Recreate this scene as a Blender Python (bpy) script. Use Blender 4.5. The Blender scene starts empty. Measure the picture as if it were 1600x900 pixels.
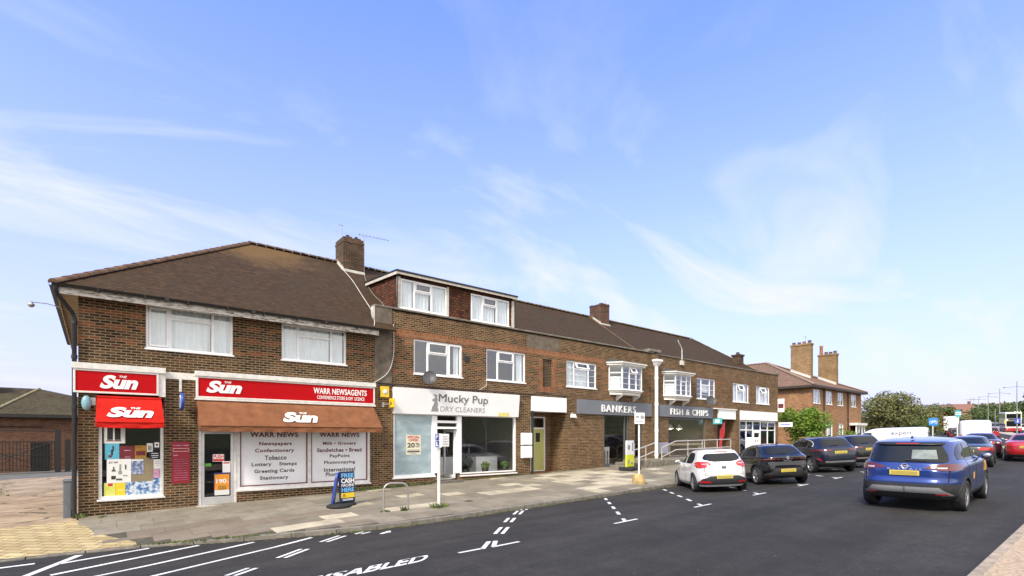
import bpy, bmesh, math, random
import numpy as np
from mathutils import Vector, Matrix
R = math.radians
random.seed(7)
SC = bpy.context.scene
COL = SC.collection

# ------------------------------------------------------------ camera, sky, sun, exposure
CAM = Vector((0.35, -17.64, 2.12)); YAW = R(-39.14)
cd = bpy.data.cameras.new('camera'); cam = bpy.data.objects.new('camera', cd); COL.objects.link(cam)
cam.location = CAM; cam.rotation_euler = (R(90), 0, YAW)
cd.sensor_width = 36; cd.lens = 18.0; cd.shift_y = 0.145; cd.clip_start = .05; cd.clip_end = 3000
SC.camera = cam
SUN_AZ = R(22)          # the sun stands to the left, in front of the parade's face
SUN_EL = R(43)
sun_dir = Vector((-math.cos(SUN_EL)*math.cos(SUN_AZ), -math.cos(SUN_EL)*math.sin(SUN_AZ), math.sin(SUN_EL)))
W = bpy.data.worlds.new('World'); SC.world = W; W.use_nodes = True
nt = W.node_tree; nt.nodes.clear()
def wn(t, **k):
    n = nt.nodes.new(t)
    for a, b in k.items(): setattr(n, a, b)
    return n
def wl(a, b): nt.links.new(a, b)
sky = wn('ShaderNodeTexSky', sky_type='NISHITA', sun_disc=False, sun_elevation=SUN_EL,
         sun_rotation=math.atan2(sun_dir.x, sun_dir.y), altitude=50, air_density=1.0, dust_density=1.2, ozone_density=2.0)
tc = wn('ShaderNodeTexCoord'); sep = wn('ShaderNodeSeparateXYZ'); wl(tc.outputs['Generated'], sep.inputs[0])
def wm(op, a, b=None, c=None):
    n = wn('ShaderNodeMath', operation=op)
    for i, v in enumerate((a, b, c)):
        if v is None: continue
        if isinstance(v, (int, float)): n.inputs[i].default_value = v
        else: wl(v, n.inputs[i])
    return n.outputs[0]
zc = wm('MAXIMUM', sep.outputs[2], 0.0)
den = wm('ADD', zc, 0.16)
cx = wm('DIVIDE', sep.outputs[0], den); cy = wm('DIVIDE', sep.outputs[1], den)
comb = wn('ShaderNodeCombineXYZ'); wl(cx, comb.inputs[0]); wl(cy, comb.inputs[1])
mp = wn('ShaderNodeMapping'); mp.inputs['Rotation'].default_value = (0, 0, R(32)); mp.inputs['Scale'].default_value = (.55, 1.25, 1); mp.inputs['Location'].default_value = (0.2, 6.1, 0)
wl(comb.outputs[0], mp.inputs[0])
n1 = wn('ShaderNodeTexNoise'); n1.inputs['Scale'].default_value = 1.5; n1.inputs['Detail'].default_value = 9; n1.inputs['Roughness'].default_value = .56; n1.inputs['Distortion'].default_value = .8
wl(mp.outputs[0], n1.inputs['Vector'])
cr = wn('ShaderNodeValToRGB'); cr.color_ramp.elements[0].position = .50; cr.color_ramp.elements[1].position = .70
wl(n1.outputs['Fac'], cr.inputs[0])
# thin high haze that whitens the sky towards the horizon, then wisps of cloud
hz = wm('POWER', wm('SUBTRACT', 1.0, zc), 2.0)
hz2 = wm('MULTIPLY', hz, .97)
tint = wn('ShaderNodeMix', data_type='RGBA', blend_type='MULTIPLY'); tint.inputs[0].default_value = 1
wl(sky.outputs[0], tint.inputs[6]); tint.inputs[7].default_value = (.92, 1.28, 2.1, 1)
mh = wn('ShaderNodeMix', data_type='RGBA'); wl(hz2, mh.inputs[0]); wl(tint.outputs[2], mh.inputs[6]); mh.inputs[7].default_value = (4.1, 3.78, 5.0, 1)
lo = wn('ShaderNodeMapRange'); wl(zc, lo.inputs[0]); lo.inputs[1].default_value = .62; lo.inputs[2].default_value = .30; lo.inputs[3].default_value = .22; lo.inputs[4].default_value = .95
cf = wm('MULTIPLY', cr.outputs[0], lo.outputs[0])
mc = wn('ShaderNodeMix', data_type='RGBA'); wl(cf, mc.inputs[0]); wl(mh.outputs[2], mc.inputs[6]); mc.inputs[7].default_value = (4.45, 4.6, 4.95, 1)
# warm fill light added to the unseen sky behind the camera, as bright cloud
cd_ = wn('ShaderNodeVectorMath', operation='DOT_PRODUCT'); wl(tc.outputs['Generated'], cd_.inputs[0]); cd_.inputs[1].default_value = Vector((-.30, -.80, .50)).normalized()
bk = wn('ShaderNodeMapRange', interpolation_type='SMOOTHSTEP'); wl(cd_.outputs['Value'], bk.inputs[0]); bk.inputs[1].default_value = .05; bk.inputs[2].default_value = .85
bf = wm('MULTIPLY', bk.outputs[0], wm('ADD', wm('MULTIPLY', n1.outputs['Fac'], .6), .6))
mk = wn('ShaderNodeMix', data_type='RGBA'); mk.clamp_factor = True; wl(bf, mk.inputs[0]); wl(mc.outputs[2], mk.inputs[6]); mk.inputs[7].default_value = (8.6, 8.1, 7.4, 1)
bg = wn('ShaderNodeBackground'); bg.inputs[1].default_value = 0.1
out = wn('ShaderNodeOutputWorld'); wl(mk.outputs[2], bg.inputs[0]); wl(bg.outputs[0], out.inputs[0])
sl = bpy.data.lights.new('sun', 'SUN'); sl.energy = 2.3; sl.angle = R(12); sl.color = (1, .93, .82)
so = bpy.data.objects.new('sun', sl); COL.objects.link(so); so.location = (-60, 10, 60)
so.rotation_euler = sun_dir.to_track_quat('Z', 'Y').to_euler()
SC.view_settings.view_transform = 'Standard'; SC.view_settings.look = 'None'
SC.view_settings.exposure = 1.08; SC.view_settings.gamma = 1; SC.view_settings.use_curve_mapping = False
SC.cycles.max_bounces = 6; SC.cycles.transparent_max_bounces = 12; SC.cycles.glossy_bounces = 3
SC.cycles.sample_clamp_indirect = 8

def at(px, depth, z=0.0):
    """point on the ray through column px (of 1600) at that distance along the view axis"""
    r = (px-800)/800*depth
    return (CAM.x + r*.7756 + depth*.6312, CAM.y - r*.6312 + depth*.7756)

# ------------------------------------------------------------ materials
MATS = {}
class NT:
    def __init__(s, name):
        s.m = bpy.data.materials.new(name); s.m.use_nodes = True; s.t = s.m.node_tree
        s.b = s.t.nodes['Principled BSDF']; s.o = s.t.nodes['Material Output']
    def n(s, t, **k):
        x = s.t.nodes.new(t)
        for a, b in k.items():
            if a in ('inp',):
                for i, v in b.items(): x.inputs[i].default_value = v
            else: setattr(x, a, b)
        return x
    def l(s, a, b): s.t.links.new(a, b)
    def math(s, op, a, b=None):
        x = s.t.nodes.new('ShaderNodeMath'); x.operation = op
        for i, v in enumerate((a, b)):
            if v is None: continue
            if isinstance(v, (int, float)): x.inputs[i].default_value = v
            else: s.l(v, x.inputs[i])
        return x.outputs[0]
    def ramp(s, f, stops, mode='LINEAR'):
        x = s.t.nodes.new('ShaderNodeValToRGB'); x.color_ramp.interpolation = mode
        e = x.color_ramp.elements
        while len(e) < len(stops): e.new(.5)
        for el, (p, c) in zip(e, stops): el.position = p; el.color = (*c, 1) if len(c) == 3 else c
        s.l(f, x.inputs[0]); return x.outputs[0]
    def mix(s, f, a, b, mode='MIX'):
        x = s.t.nodes.new('ShaderNodeMix'); x.data_type = 'RGBA'; x.blend_type = mode
        for i, v in ((0, f), (6, a), (7, b)):
            if isinstance(v, (int, float)): x.inputs[i].default_value = v
            elif isinstance(v, tuple): x.inputs[i].default_value = (*v, 1)
            else: s.l(v, x.inputs[i])
        return x.outputs[2]
    def noise(s, vec, scale, detail=4, rough=.55):
        x = s.t.nodes.new('ShaderNodeTexNoise'); x.inputs['Scale'].default_value = scale
        x.inputs['Detail'].default_value = detail; x.inputs['Roughness'].default_value = rough
        if vec is not None: s.l(vec, x.inputs['Vector'])
        return x.outputs['Fac']
    def obj(s):
        return s.t.nodes.new('ShaderNodeTexCoord').outputs['Object']
    def bump(s, h, strength=.3, dist=.01):
        x = s.t.nodes.new('ShaderNodeBump'); x.inputs['Strength'].default_value = strength; x.inputs['Distance'].default_value = dist
        s.l(h, x.inputs['Height']); s.l(x.outputs[0], s.b.inputs['Normal'])
    def set(s, **k):
        for a, v in k.items(): s.b.inputs[a.replace('_', ' ')].default_value = v

def plain(name, col, rough=.6, metal=0.0, var=.12, scale=6, coat=0.0, spec=.5, bump=0):
    if name in MATS: return MATS[name]
    N = NT(name); v = N.obj()
    if var:
        f = N.noise(v, scale, 6, .6)
        dark = tuple(c*(1-var*1.6) for c in col); lite = tuple(min(1, c*(1+var)) for c in col)
        N.l(N.ramp(f, [(.3, dark), (.7, lite)]), N.b.inputs['Base Color'])
        if bump: N.bump(f, bump, .01)
    else: N.b.inputs['Base Color'].default_value = (*col, 1)
    N.set(Roughness=rough, Metallic=metal); N.b.inputs['Specular IOR Level'].default_value = spec
    if coat: N.b.inputs['Coat Weight'].default_value = coat; N.b.inputs['Coat Roughness'].default_value = .03
    MATS[name] = N.m; return N.m

def brick(name, ramp, mortar, bands=(), bump=.35, dirt=.5, bw=.225, rh=.075, ms=.0115):
    N = NT(name); o = N.obj(); s = N.n('ShaderNodeSeparateXYZ'); N.l(o, s.inputs[0])
    c = N.n('ShaderNodeCombineXYZ'); N.l(N.math('ADD', s.outputs[0], s.outputs[1]), c.inputs[0]); N.l(s.outputs[2], c.inputs[1])
    b = N.n('ShaderNodeTexBrick', offset=.5, inp={'Color1': (0, 0, 0, 1), 'Color2': (1, 1, 1, 1), 'Mortar': (.5, .5, .5, 1), 'Scale': 1, 'Mortar Size': ms, 'Mortar Smooth': .2, 'Bias': 0, 'Brick Width': bw, 'Row Height': rh})
    N.l(c.outputs[0], b.inputs['Vector'])
    col = N.ramp(b.outputs['Color'], ramp)
    for (z0, z1, bc, per, duty) in bands:       # courses laid in another brick
        inr = N.math('MULTIPLY', N.math('GREATER_THAN', s.outputs[2], z0), N.math('LESS_THAN', s.outputs[2], z1))
        ph = N.math('FRACT', N.math('DIVIDE', N.math('SUBTRACT', s.outputs[2], z0), per))
        sel = N.math('MULTIPLY', inr, N.math('LESS_THAN', ph, duty))
        patch = N.ramp(b.outputs['Color'], [(.25, (0, 0, 0)), (.4, (1, 1, 1))], 'LINEAR')
        sel2 = N.math('MULTIPLY', sel, patch)
        bcol = N.mix(b.outputs['Color'], tuple(x*.6 for x in bc), tuple(min(1, x*1.3) for x in bc))
        col = N.mix(sel2, col, bcol)
    col = N.mix(N.noise(o, 9, 5, .7), N.mix(.5, col, (.02, .015, .01), 'MIX'), col)
    mort = N.mix(N.noise(o, 2.2, 4), tuple(x*.65 for x in mortar), mortar)
    full = N.mix(b.outputs['Fac'], col, mort)
    st = N.ramp(N.noise(o, .9, 6, .65), [(.38, (1-dirt*.55,)*3), (.62, (1, 1, 1))])
    full = N.mix(1.0, full, st, 'MULTIPLY')
    N.l(full, N.b.inputs['Base Color']); N.set(Roughness=.9); N.b.inputs['Specular IOR Level'].default_value = .2
    h = N.math('ADD', N.math('MULTIPLY', N.math('SUBTRACT', 1.0, b.outputs['Fac']), 1.0), N.math('MULTIPLY', N.noise(o, 60, 3), .35))
    N.bump(h, bump, .008)
    MATS[name] = N.m; return N.m

BR = brick('parade brick', [(0, (.032, .0175, .009)), (.3, (.068, .036, .0175)), (.55, (.110, .058, .027)), (.8, (.150, .084, .040)), (1, (.14, .05, .021))], (.34, .255, .155),
           bands=[(4.66, 5.98, (.27, .088, .036), .375, .41)])
BRB = brick('terrace brick', [(0, (.036, .019, .010)), (.3, (.092, .044, .022)), (.6, (.152, .078, .037)), (.85, (.215, .122, .060)), (1, (.17, .058, .026))], (.36, .265, .155),
            bands=[(4.5, 5.85, (.26, .092, .040), .375, .41)])
BRC = brick('chimney brick', [(0, (.05, .03, .02)), (.5, (.12, .068, .04)), (1, (.19, .10, .055))], (.22, .17, .12), dirt=.8)
BRF = brick('house brick', [(0, (.24, .085, .032)), (.5, (.42, .165, .058)), (1, (.50, .23, .09))], (.45, .34, .22), dirt=.3)
BRL = brick('garage brick', [(0, (.09, .035, .022)), (.5, (.16, .062, .036)), (1, (.21, .09, .05))], (.20, .14, .10), dirt=.4)
BRY = brick('stack brick', [(0, (.22, .12, .05)), (.5, (.36, .21, .085)), (1, (.42, .26, .12))], (.40, .30, .18), dirt=.5)
BRS = brick('soldier brick', [(0, (.22, .065, .025)), (.5, (.36, .115, .042)), (1, (.42, .15, .06))], (.34, .24, .15), bw=.075, rh=.30, dirt=.3)
BRT = brick('red tile hanging', [(0, (.075, .03, .018)), (.4, (.15, .058, .03)), (.8, (.24, .085, .04)), (1, (.10, .055, .034))], (.03, .018, .012), bw=.17, rh=.11, ms=.012, bump=.8, dirt=.5)

def tiles(name, axis, stops, moss, row=.105, moss_at=None):
    N = NT(name); o = N.obj(); s = N.n('ShaderNodeSeparateXYZ'); N.l(o, s.inputs[0])
    c = N.n('ShaderNodeCombineXYZ'); N.l(s.outputs[axis], c.inputs[0]); N.l(N.math('MULTIPLY', s.outputs[2], 1.72), c.inputs[1])
    b = N.n('ShaderNodeTexBrick', offset=.5, inp={'Color1': (0, 0, 0, 1), 'Color2': (1, 1, 1, 1), 'Mortar': (0, 0, 0, 1), 'Scale': 1, 'Mortar Size': .004, 'Mortar Smooth': .1, 'Bias': 0, 'Brick Width': .17, 'Row Height': row})
    N.l(c.outputs[0], b.inputs['Vector'])
    col = N.ramp(b.outputs['Color'], stops)
    big = N.noise(o, .55, 7, .68)
    col = N.mix(N.ramp(big, [(.42, (0, 0, 0)), (.68, (1, 1, 1))]), col, moss)
    col = N.mix(N.ramp(N.noise(o, 5, 6, .7), [(.35, (0, 0, 0)), (.75, (.55, .55, .55))]), col, tuple(x*.35 for x in stops[0][1]))
    if moss_at:
        d = N.n('ShaderNodeVectorMath', operation='DISTANCE'); N.l(o, d.inputs[0]); d.inputs[1].default_value = moss_at[0]
        dd = N.math('ADD', N.math('DIVIDE', d.outputs['Value'], moss_at[1]), N.math('MULTIPLY', N.math('SUBTRACT', N.noise(o, 1.6, 6, .7), .5), 1.5))
        col = N.mix(N.ramp(dd, [(.35, (.8, .8, .8)), (1, (0, 0, 0))]), col, moss_at[2])
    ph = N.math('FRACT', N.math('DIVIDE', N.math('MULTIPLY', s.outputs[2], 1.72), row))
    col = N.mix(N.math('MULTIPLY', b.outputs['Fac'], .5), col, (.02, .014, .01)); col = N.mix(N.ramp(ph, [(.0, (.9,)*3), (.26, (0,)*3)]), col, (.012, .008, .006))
    N.l(col, N.b.inputs['Base Color']); N.set(Roughness=.92); N.b.inputs['Specular IOR Level'].default_value = .2
    h = N.math('ADD', N.math('MULTIPLY', N.math('SUBTRACT', 1.0, ph), .8), N.math('MULTIPLY', b.outputs['Color'], .4))
    N.bump(h, .9, .02)
    MATS[name] = N.m; return N.m
brown = [(0, (.048, .028, .0135)), (.5, (.066, .038, .018)), (1, (.088, .050, .024))]
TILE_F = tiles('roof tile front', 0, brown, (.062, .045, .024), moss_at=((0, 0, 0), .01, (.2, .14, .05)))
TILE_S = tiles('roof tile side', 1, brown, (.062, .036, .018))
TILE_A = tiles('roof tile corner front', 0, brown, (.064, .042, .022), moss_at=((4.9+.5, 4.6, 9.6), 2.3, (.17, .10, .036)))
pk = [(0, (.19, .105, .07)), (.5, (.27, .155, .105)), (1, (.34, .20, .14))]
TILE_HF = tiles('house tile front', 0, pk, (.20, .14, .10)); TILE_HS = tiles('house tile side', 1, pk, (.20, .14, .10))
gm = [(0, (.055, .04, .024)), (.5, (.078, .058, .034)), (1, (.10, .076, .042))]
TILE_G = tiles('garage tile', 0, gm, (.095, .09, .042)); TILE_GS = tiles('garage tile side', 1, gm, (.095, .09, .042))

UPVC = plain('white window plastic', (.86, .86, .86), .35, var=.03)
WPAINT = plain('white weathered paint', (.72, .70, .65), .6, var=.1, scale=9)
def flaking():
    N = NT('flaking white paint'); o = N.obj()
    m = N.n('ShaderNodeMapping'); m.inputs['Scale'].default_value = (2, 9, 9); N.l(o, m.inputs[0])
    f = N.noise(m.outputs[0], 2.2, 9, .72)
    N.l(N.ramp(f, [(.40, (.14, .11, .085)), (.47, (.42, .38, .32)), (.53, (.66, .63, .57))]), N.b.inputs['Base Color']); N.set(Roughness=.75); N.bump(f, .4, .01); return N.m
FLAKE = flaking()
WHITE = plain('white sign panel', (.87, .87, .87), .4, var=.025, scale=2)
CURT = plain('net curtain', (.86, .88, .91), .9, var=.05, scale=3)
BLACK = plain('black plastic', (.015, .015, .016), .45, var=.1)
LEADG = plain('roof felt', (.06, .062, .065), .7, var=.2)
GREYR = plain('grey cement render', (.15, .122, .092), .95, var=.3, scale=3, bump=.3)
CONC = plain('concrete coping', (.21, .19, .155), .9, var=.3, scale=4, bump=.3)
MORT = plain('white flaunching', (.62, .60, .55), .9, var=.15, scale=8)
RED = plain('red sign panel', (.46, .003, .007), .55, var=.04, scale=1, spec=.12)
REDF = plain('red awning fabric', (.50, .018, .012), .85, var=.12, scale=5, spec=.1)
ORNG = plain('terracotta awning fabric', (.215, .092, .046), .9, var=.16, scale=4, spec=.1)
GREYS = plain('grey blue sign panel', (.155, .168, .195), .6, var=.05, scale=2)
GREYD = plain('dark grey frame', (.09, .095, .10), .45, var=.1)
ALU = plain('brushed aluminium', (.62, .62, .62), .35, metal=.6, var=.06)
GALV = plain('galvanised steel', (.42, .41, .40), .42, metal=.75, var=.15, scale=20)
LIME = plain('lime green door paint', (.50, .51, .19), .4, var=.05, scale=3)
STEPR = plain('red painted step', (.20, .05, .024), .6, var=.25)
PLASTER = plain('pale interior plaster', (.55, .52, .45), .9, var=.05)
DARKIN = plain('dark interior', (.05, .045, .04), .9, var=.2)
RUBBER = plain('tyre rubber', (.018, .018, .019), .8, var=.2, scale=12)
ALLOY = plain('alloy wheel', (.30, .30, .31), .35, metal=.6, var=.05)
def road_paint():
    N = NT('white road paint'); o = N.obj()
    c = N.ramp(N.noise(o, 2.2, 5), [(.3, (.52, .51, .49)), (.6, (.72, .72, .70))])
    N.l(N.mix(N.ramp(N.noise(o, 38, 5, .75), [(.56, (0,)*3), (.66, (.9,)*3)]), c, (.06, .058, .055)), N.b.inputs['Base Color']); N.set(Roughness=.75); return N.m
WROAD = road_paint()
INKB = plain('black ink', (.02, .02, .022), .6, var=0)
INKD = plain('dark grey ink', (.085, .08, .075), .6, var=0)
INKM = plain('maroon ink', (.13, .022, .028), .6, var=0)
INKR = plain('red ink', (.52, .02, .02), .6, var=0)
INKG = plain('mid grey ink', (.28, .28, .275), .6, var=0)
LETW = plain('white lettering', (.86, .86, .85), .45, var=0)
YEL = plain('yellow plastic', (.78, .52, .02), .45, var=.05)
NAVYB = plain('navy plastic', (.015, .025, .16), .4, var=.1)
GRASS = plain('weed green', (.10, .13, .035), .9, var=.35, scale=3)
IRON = plain('black painted iron', (.014, .013, .013), .5, var=.2)

def glass(name, tint=(.93, .95, .95), refl=.09, rough=.0):
    N = NT(name); N.t.nodes.remove(N.b)
    tr = N.n('ShaderNodeBsdfTransparent'); tr.inputs[0].default_value = (*tint, 1)
    gl = N.n('ShaderNodeBsdfGlossy'); gl.inputs['Roughness'].default_value = rough; gl.inputs[0].default_value = (.95, .97, 1, 1)
    ge = N.n('ShaderNodeNewGeometry'); dt = N.n('ShaderNodeVectorMath', operation='DOT_PRODUCT'); N.l(ge.outputs['Incoming'], dt.inputs[0]); N.l(ge.outputs['Normal'], dt.inputs[1])
    f = N.math('ADD', N.math('MULTIPLY', N.math('POWER', N.math('SUBTRACT', 1.0, N.math('ABSOLUTE', dt.outputs['Value'])), 4.0), .75), refl)
    mx = N.n('ShaderNodeMixShader'); N.l(f, mx.inputs[0]); N.l(tr.outputs[0], mx.inputs[1]); N.l(gl.outputs[0], mx.inputs[2])
    N.l(mx.outputs[0], N.o.inputs[0]); MATS[name] = N.m; return N.m
GLASS = glass('window glass'); SHOPG = glass('shop glass', (.95, .96, .96), .035)
def frosted():
    N = NT('frosted blue glass'); o = N.obj(); m = N.n('ShaderNodeMapping'); m.inputs['Scale'].default_value = (1.1, 1, 2.6); N.l(o, m.inputs[0])
    N.l(N.ramp(N.noise(m.outputs[0], 1.6, 4, .6), [(.3, (.27, .36, .40)), (.55, (.36, .45, .48)), (.75, (.50, .57, .58))]), N.b.inputs['Base Color']); N.set(Roughness=.12); return N.m
FROST = frosted()

# ------------------------------------------------------------ mesh builder
ORG = {}
class MB:
    def __init__(s): s.v = []; s.f = []; s.mi = []; s.m = 0; s.sm = []
    def face(s, pts, smooth=False):
        b = len(s.v); s.v += [tuple(p) for p in pts]; s.f.append(tuple(range(b, b+len(pts)))); s.mi.append(s.m); s.sm.append(smooth)
    def add(s, vs, fs, smooth=False):
        b = len(s.v); s.v += [tuple(p) for p in vs]
        for f in fs: s.f.append(tuple(i+b for i in f)); s.mi.append(s.m); s.sm.append(smooth)
    def box(s, x0, x1, y0, y1, z0, z1):
        x0, x1 = min(x0, x1), max(x0, x1); y0, y1 = min(y0, y1), max(y0, y1); z0, z1 = min(z0, z1), max(z0, z1)
        v = [(x, y, z) for z in (z0, z1) for y in (y0, y1) for x in (x0, x1)]
        s.add(v, [(0, 2, 3, 1), (4, 5, 7, 6), (0, 1, 5, 4), (2, 6, 7, 3), (0, 4, 6, 2), (1, 3, 7, 5)])
    def hexa(s, lo, hi):       # two quads with matching corners
        n = len(lo); s.add(list(lo)+list(hi), [tuple(range(n-1, -1, -1)), tuple(range(n, 2*n))]+[(i, (i+1) % n, n+(i+1) % n, n+i) for i in range(n)])
    def slab(s, poly, z0, z1): s.hexa([(x, y, z0) for x, y in poly], [(x, y, z1) for x, y in poly])
    def prism(s, poly, p0, p1):   # poly in a plane given by function values p0->p1 offset vectors
        s.hexa([tuple(Vector(p)+Vector(p0)) for p in poly], [tuple(Vector(p)+Vector(p1)) for p in poly])
    def tube(s, pts, r, n=8, caps=True):
        pts = [Vector(p) for p in pts]; rs = r if isinstance(r, (list, tuple)) else [r]*len(pts); rings = []
        up = Vector((0, 0, 1)); prev = None
        for i, p in enumerate(pts):
            d = (pts[min(i+1, len(pts)-1)]-pts[max(i-1, 0)]).normalized()
            a = d.cross(up if abs(d.z) < .95 else Vector((1, 0, 0))).normalized() if prev is None else (prev-d*prev.dot(d)).normalized()
            prev = a; b = d.cross(a)
            rings.append([p+(a*math.cos(t)+b*math.sin(t))*rs[i] for t in [2*math.pi*k/n for k in range(n)]])
        vs = [tuple(q) for g in rings for q in g]; fs = []
        for i in range(len(pts)-1):
            for k in range(n): fs.append((i*n+k, i*n+(k+1) % n, (i+1)*n+(k+1) % n, (i+1)*n+k))
        s.add(vs, fs, True)
        if caps: s.add([tuple(q) for q in rings[0]], [tuple(range(n-1, -1, -1))]); s.add([tuple(q) for q in rings[-1]], [tuple(range(n))])
    def lathe(s, prof, c, axis='z', n=24, a0=0, a1=2*math.pi):
        full = abs(a1-a0-2*math.pi) < 1e-6; m = n if full else n+1; vs = []
        for (r, h) in prof:
            for k in range(m):
                t = a0+(a1-a0)*k/n; u, w = r*math.cos(t), r*math.sin(t)
                vs.append((c[0]+u, c[1]+w, c[2]+h) if axis == 'z' else (c[0]+u, c[1]+h, c[2]+w) if axis == 'y' else (c[0]+h, c[1]+u, c[2]+w))
        fs = [(i*m+k, i*m+(k+1) % m, (i+1)*m+(k+1) % m, (i+1)*m+k) for i in range(len(prof)-1) for k in range(n)]
        s.add(vs, fs, True)
    def ball(s, c, rx, ry=None, rz=None, n=12, m=8):
        ry = ry or rx; rz = rz or rx; vs = []; fs = []
        for i in range(m+1):
            ph = math.pi*i/m
            for k in range(n):
                t = 2*math.pi*k/n; vs.append((c[0]+rx*math.sin(ph)*math.cos(t), c[1]+ry*math.sin(ph)*math.sin(t), c[2]-rz*math.cos(ph)))
        for i in range(m):
            for k in range(n): fs.append((i*n+k, i*n+(k+1) % n, (i+1)*n+(k+1) % n, (i+1)*n+k))
        s.add(vs, fs, True)
    def grid(s, P, smooth=True):
        nr, nc = len(P), len(P[0]); s.add([p for r in P for p in r], [(i*nc+j, i*nc+j+1, (i+1)*nc+j+1, (i+1)*nc+j) for i in range(nr-1) for j in range(nc-1)], smooth)
    def build(s, name, mats, parent=None, bevel=0, kind=None, merge=False, sharp=None, local=False):
        me = bpy.data.meshes.new(name)
        if parent is None and not local:
            a = np.array(s.v); off = Vector(((a[:, 0].min()+a[:, 0].max())/2, (a[:, 1].min()+a[:, 1].max())/2, a[:, 2].min()))
        elif parent is not None: off = ORG.get(parent.name, Vector((0, 0, 0)))
        else: off = Vector((0, 0, 0))
        me.from_pydata([(p[0]-off[0], p[1]-off[1], p[2]-off[2]) for p in s.v], [], s.f)
        for m in (mats if isinstance(mats, (list, tuple)) else [mats]): me.materials.append(m)
        me.polygons.foreach_set('material_index', s.mi); me.polygons.foreach_set('use_smooth', s.sm)
        if merge:
            b = bmesh.new(); b.from_mesh(me); bmesh.ops.remove_doubles(b, verts=b.verts, dist=1e-4); bmesh.ops.recalc_face_normals(b, faces=b.faces); b.to_mesh(me); b.free()
        me.update()
        if sharp: me.set_sharp_from_angle(angle=R(sharp))
        o = bpy.data.objects.new(name, me); COL.objects.link(o)
        if parent is not None: o.parent = parent; ORG[o.name] = off
        else: o.location = off; ORG[o.name] = off
        if bevel:
            md = o.modifiers.new('bevel', 'BEVEL'); md.width = bevel; md.segments = 2; md.limit_method = 'ANGLE'; md.angle_limit = R(40)
        if kind: o['kind'] = kind
        return o
def tag(o, label, cat, group=None):
    o['label'] = label; o['category'] = cat
    if group: o['group'] = group
    return o
def thing(name, label, cat, loc=(0, 0, 0), rotz=0, group=None, local=False):
    o = bpy.data.objects.new(name, None); COL.objects.link(o); o.location = loc; o.rotation_euler = (0, 0, rotz); o.empty_display_size = .3
    ORG[o.name] = Vector((0, 0, 0)) if local else Vector(loc)
    return tag(o, label, cat, group)
def copy_tree(o, parent=None):
    c = o.copy(); COL.objects.link(c); c.parent = parent
    for ch in list(o.children): copy_tree(ch, c)
    return c
def onebox(name, mat, parent, *b, bevel=0):
    m = MB(); m.box(*b); return m.build(name, mat, parent, bevel=bevel)

FCUR = {}
def lettering(body, shear=0, bold=0, sp=1.0):
    """flat letter outlines as vertices and faces (in the unit box of the text)"""
    cu = bpy.data.curves.new('letters', 'FONT'); cu.body = body; cu.shear = shear; cu.offset = bold; cu.space_character = sp
    cu.resolution_u = 4; cu.fill_mode = 'FRONT'; cu.align_x = 'CENTER'
    ob = bpy.data.objects.new('letters', cu); COL.objects.link(ob)
    dg = bpy.context.evaluated_depsgraph_get(); dg.update()
    me = bpy.data.meshes.new_from_object(ob.evaluated_get(dg))
    v = np.array([tuple(x.co) for x in me.vertices]); f = [tuple(p.vertices) for p in me.polygons]
    COL.objects.unlink(ob); bpy.data.objects.remove(ob); bpy.data.meshes.remove(me); bpy.data.curves.remove(cu)
    mn, mx_ = v.min(0), v.max(0); v = (v-mn)/np.maximum(mx_-mn, 1e-6)
    return v, f
def write(mb, body, u0, u1, v0, v1, O, U=(1, 0, 0), V=(0, 0, 1), depth=.012, shear=0, bold=.012, sp=1.0):
    """letters fitted to the rectangle u0..u1 x v0..v1 in the plane O + u*U + v*V, with a real thickness towards the viewer"""
    v, f = lettering(body, shear, bold, sp); O, U, V = Vector(O), Vector(U), Vector(V); Nn = U.cross(V).normalized()
    pts = [O+U*(u0+(u1-u0)*a)+V*(v0+(v1-v0)*b) for a, b, _ in v]
    front = [p+Nn*depth for p in pts]; n = len(pts)
    mb.add([tuple(p) for p in front], f)
    if depth > .004:
        ec = {}
        for q in f:
            for i in range(len(q)): a, b = q[i], q[(i+1) % len(q)]; ec.setdefault((min(a, b), max(a, b)), []).append((a, b))
        mb.add([tuple(p) for p in pts]+[tuple(p) for p in front], [(a, b, n+b, n+a) for e in ec.values() if len(e) == 1 for a, b in e])
# ------------------------------------------------------------ terrain: the street climbs to the right, bends left, a hill lies beyond
ALF = R(10.5); CA, SA = math.cos(ALF), math.sin(ALF)
def itp(x, xs, ys): return float(np.interp(x, xs, ys))
def climb(s): return .025*s if s < 40 else itp(s, [40, 140, 240, 400, 900], [1.0, 2.7, 6.2, 15, 30])
def to_sn(x, y):
    if x > 45:
        s = 45+(x-45)*CA+y*SA
        if s > 45: return s, -(x-45)*SA+y*CA
    return x, y
def to_xy(s, n): return (s, n) if s <= 45 else (45+(s-45)*CA-n*SA, (s-45)*SA+n*CA)
def kerb_n(s): return itp(s, [-40, -9, -1.1, -.06, 1.23, 2.14, 3.2, 4.4, 5.5, 7, 8], [-3.3, -3.3, -3.59, -3.75, -4.06, -4.54, -5.0, -5.47, -5.8, -5.97, -6.0])
def road_c(n): return itp(n, [-40, -15, -10.2, -6], [-.10, -.10, -.10, -.31])
def kerb_up(s): return itp(s, [0, 1.5, 4], [.025, .04, .11])
def Hroad(x, y): s, n = to_sn(x, y); return climb(s)+road_c(n)
def Hpave(x, y):
    s, n = to_sn(x, y); k = kerb_n(s); return climb(s)+(0 if n > 0 else (-.31+kerb_up(s))*n/k)
def H(x, y):
    s, n = to_sn(x, y); return Hroad(x, y) if n <= kerb_n(s) else Hpave(x, y)

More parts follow.
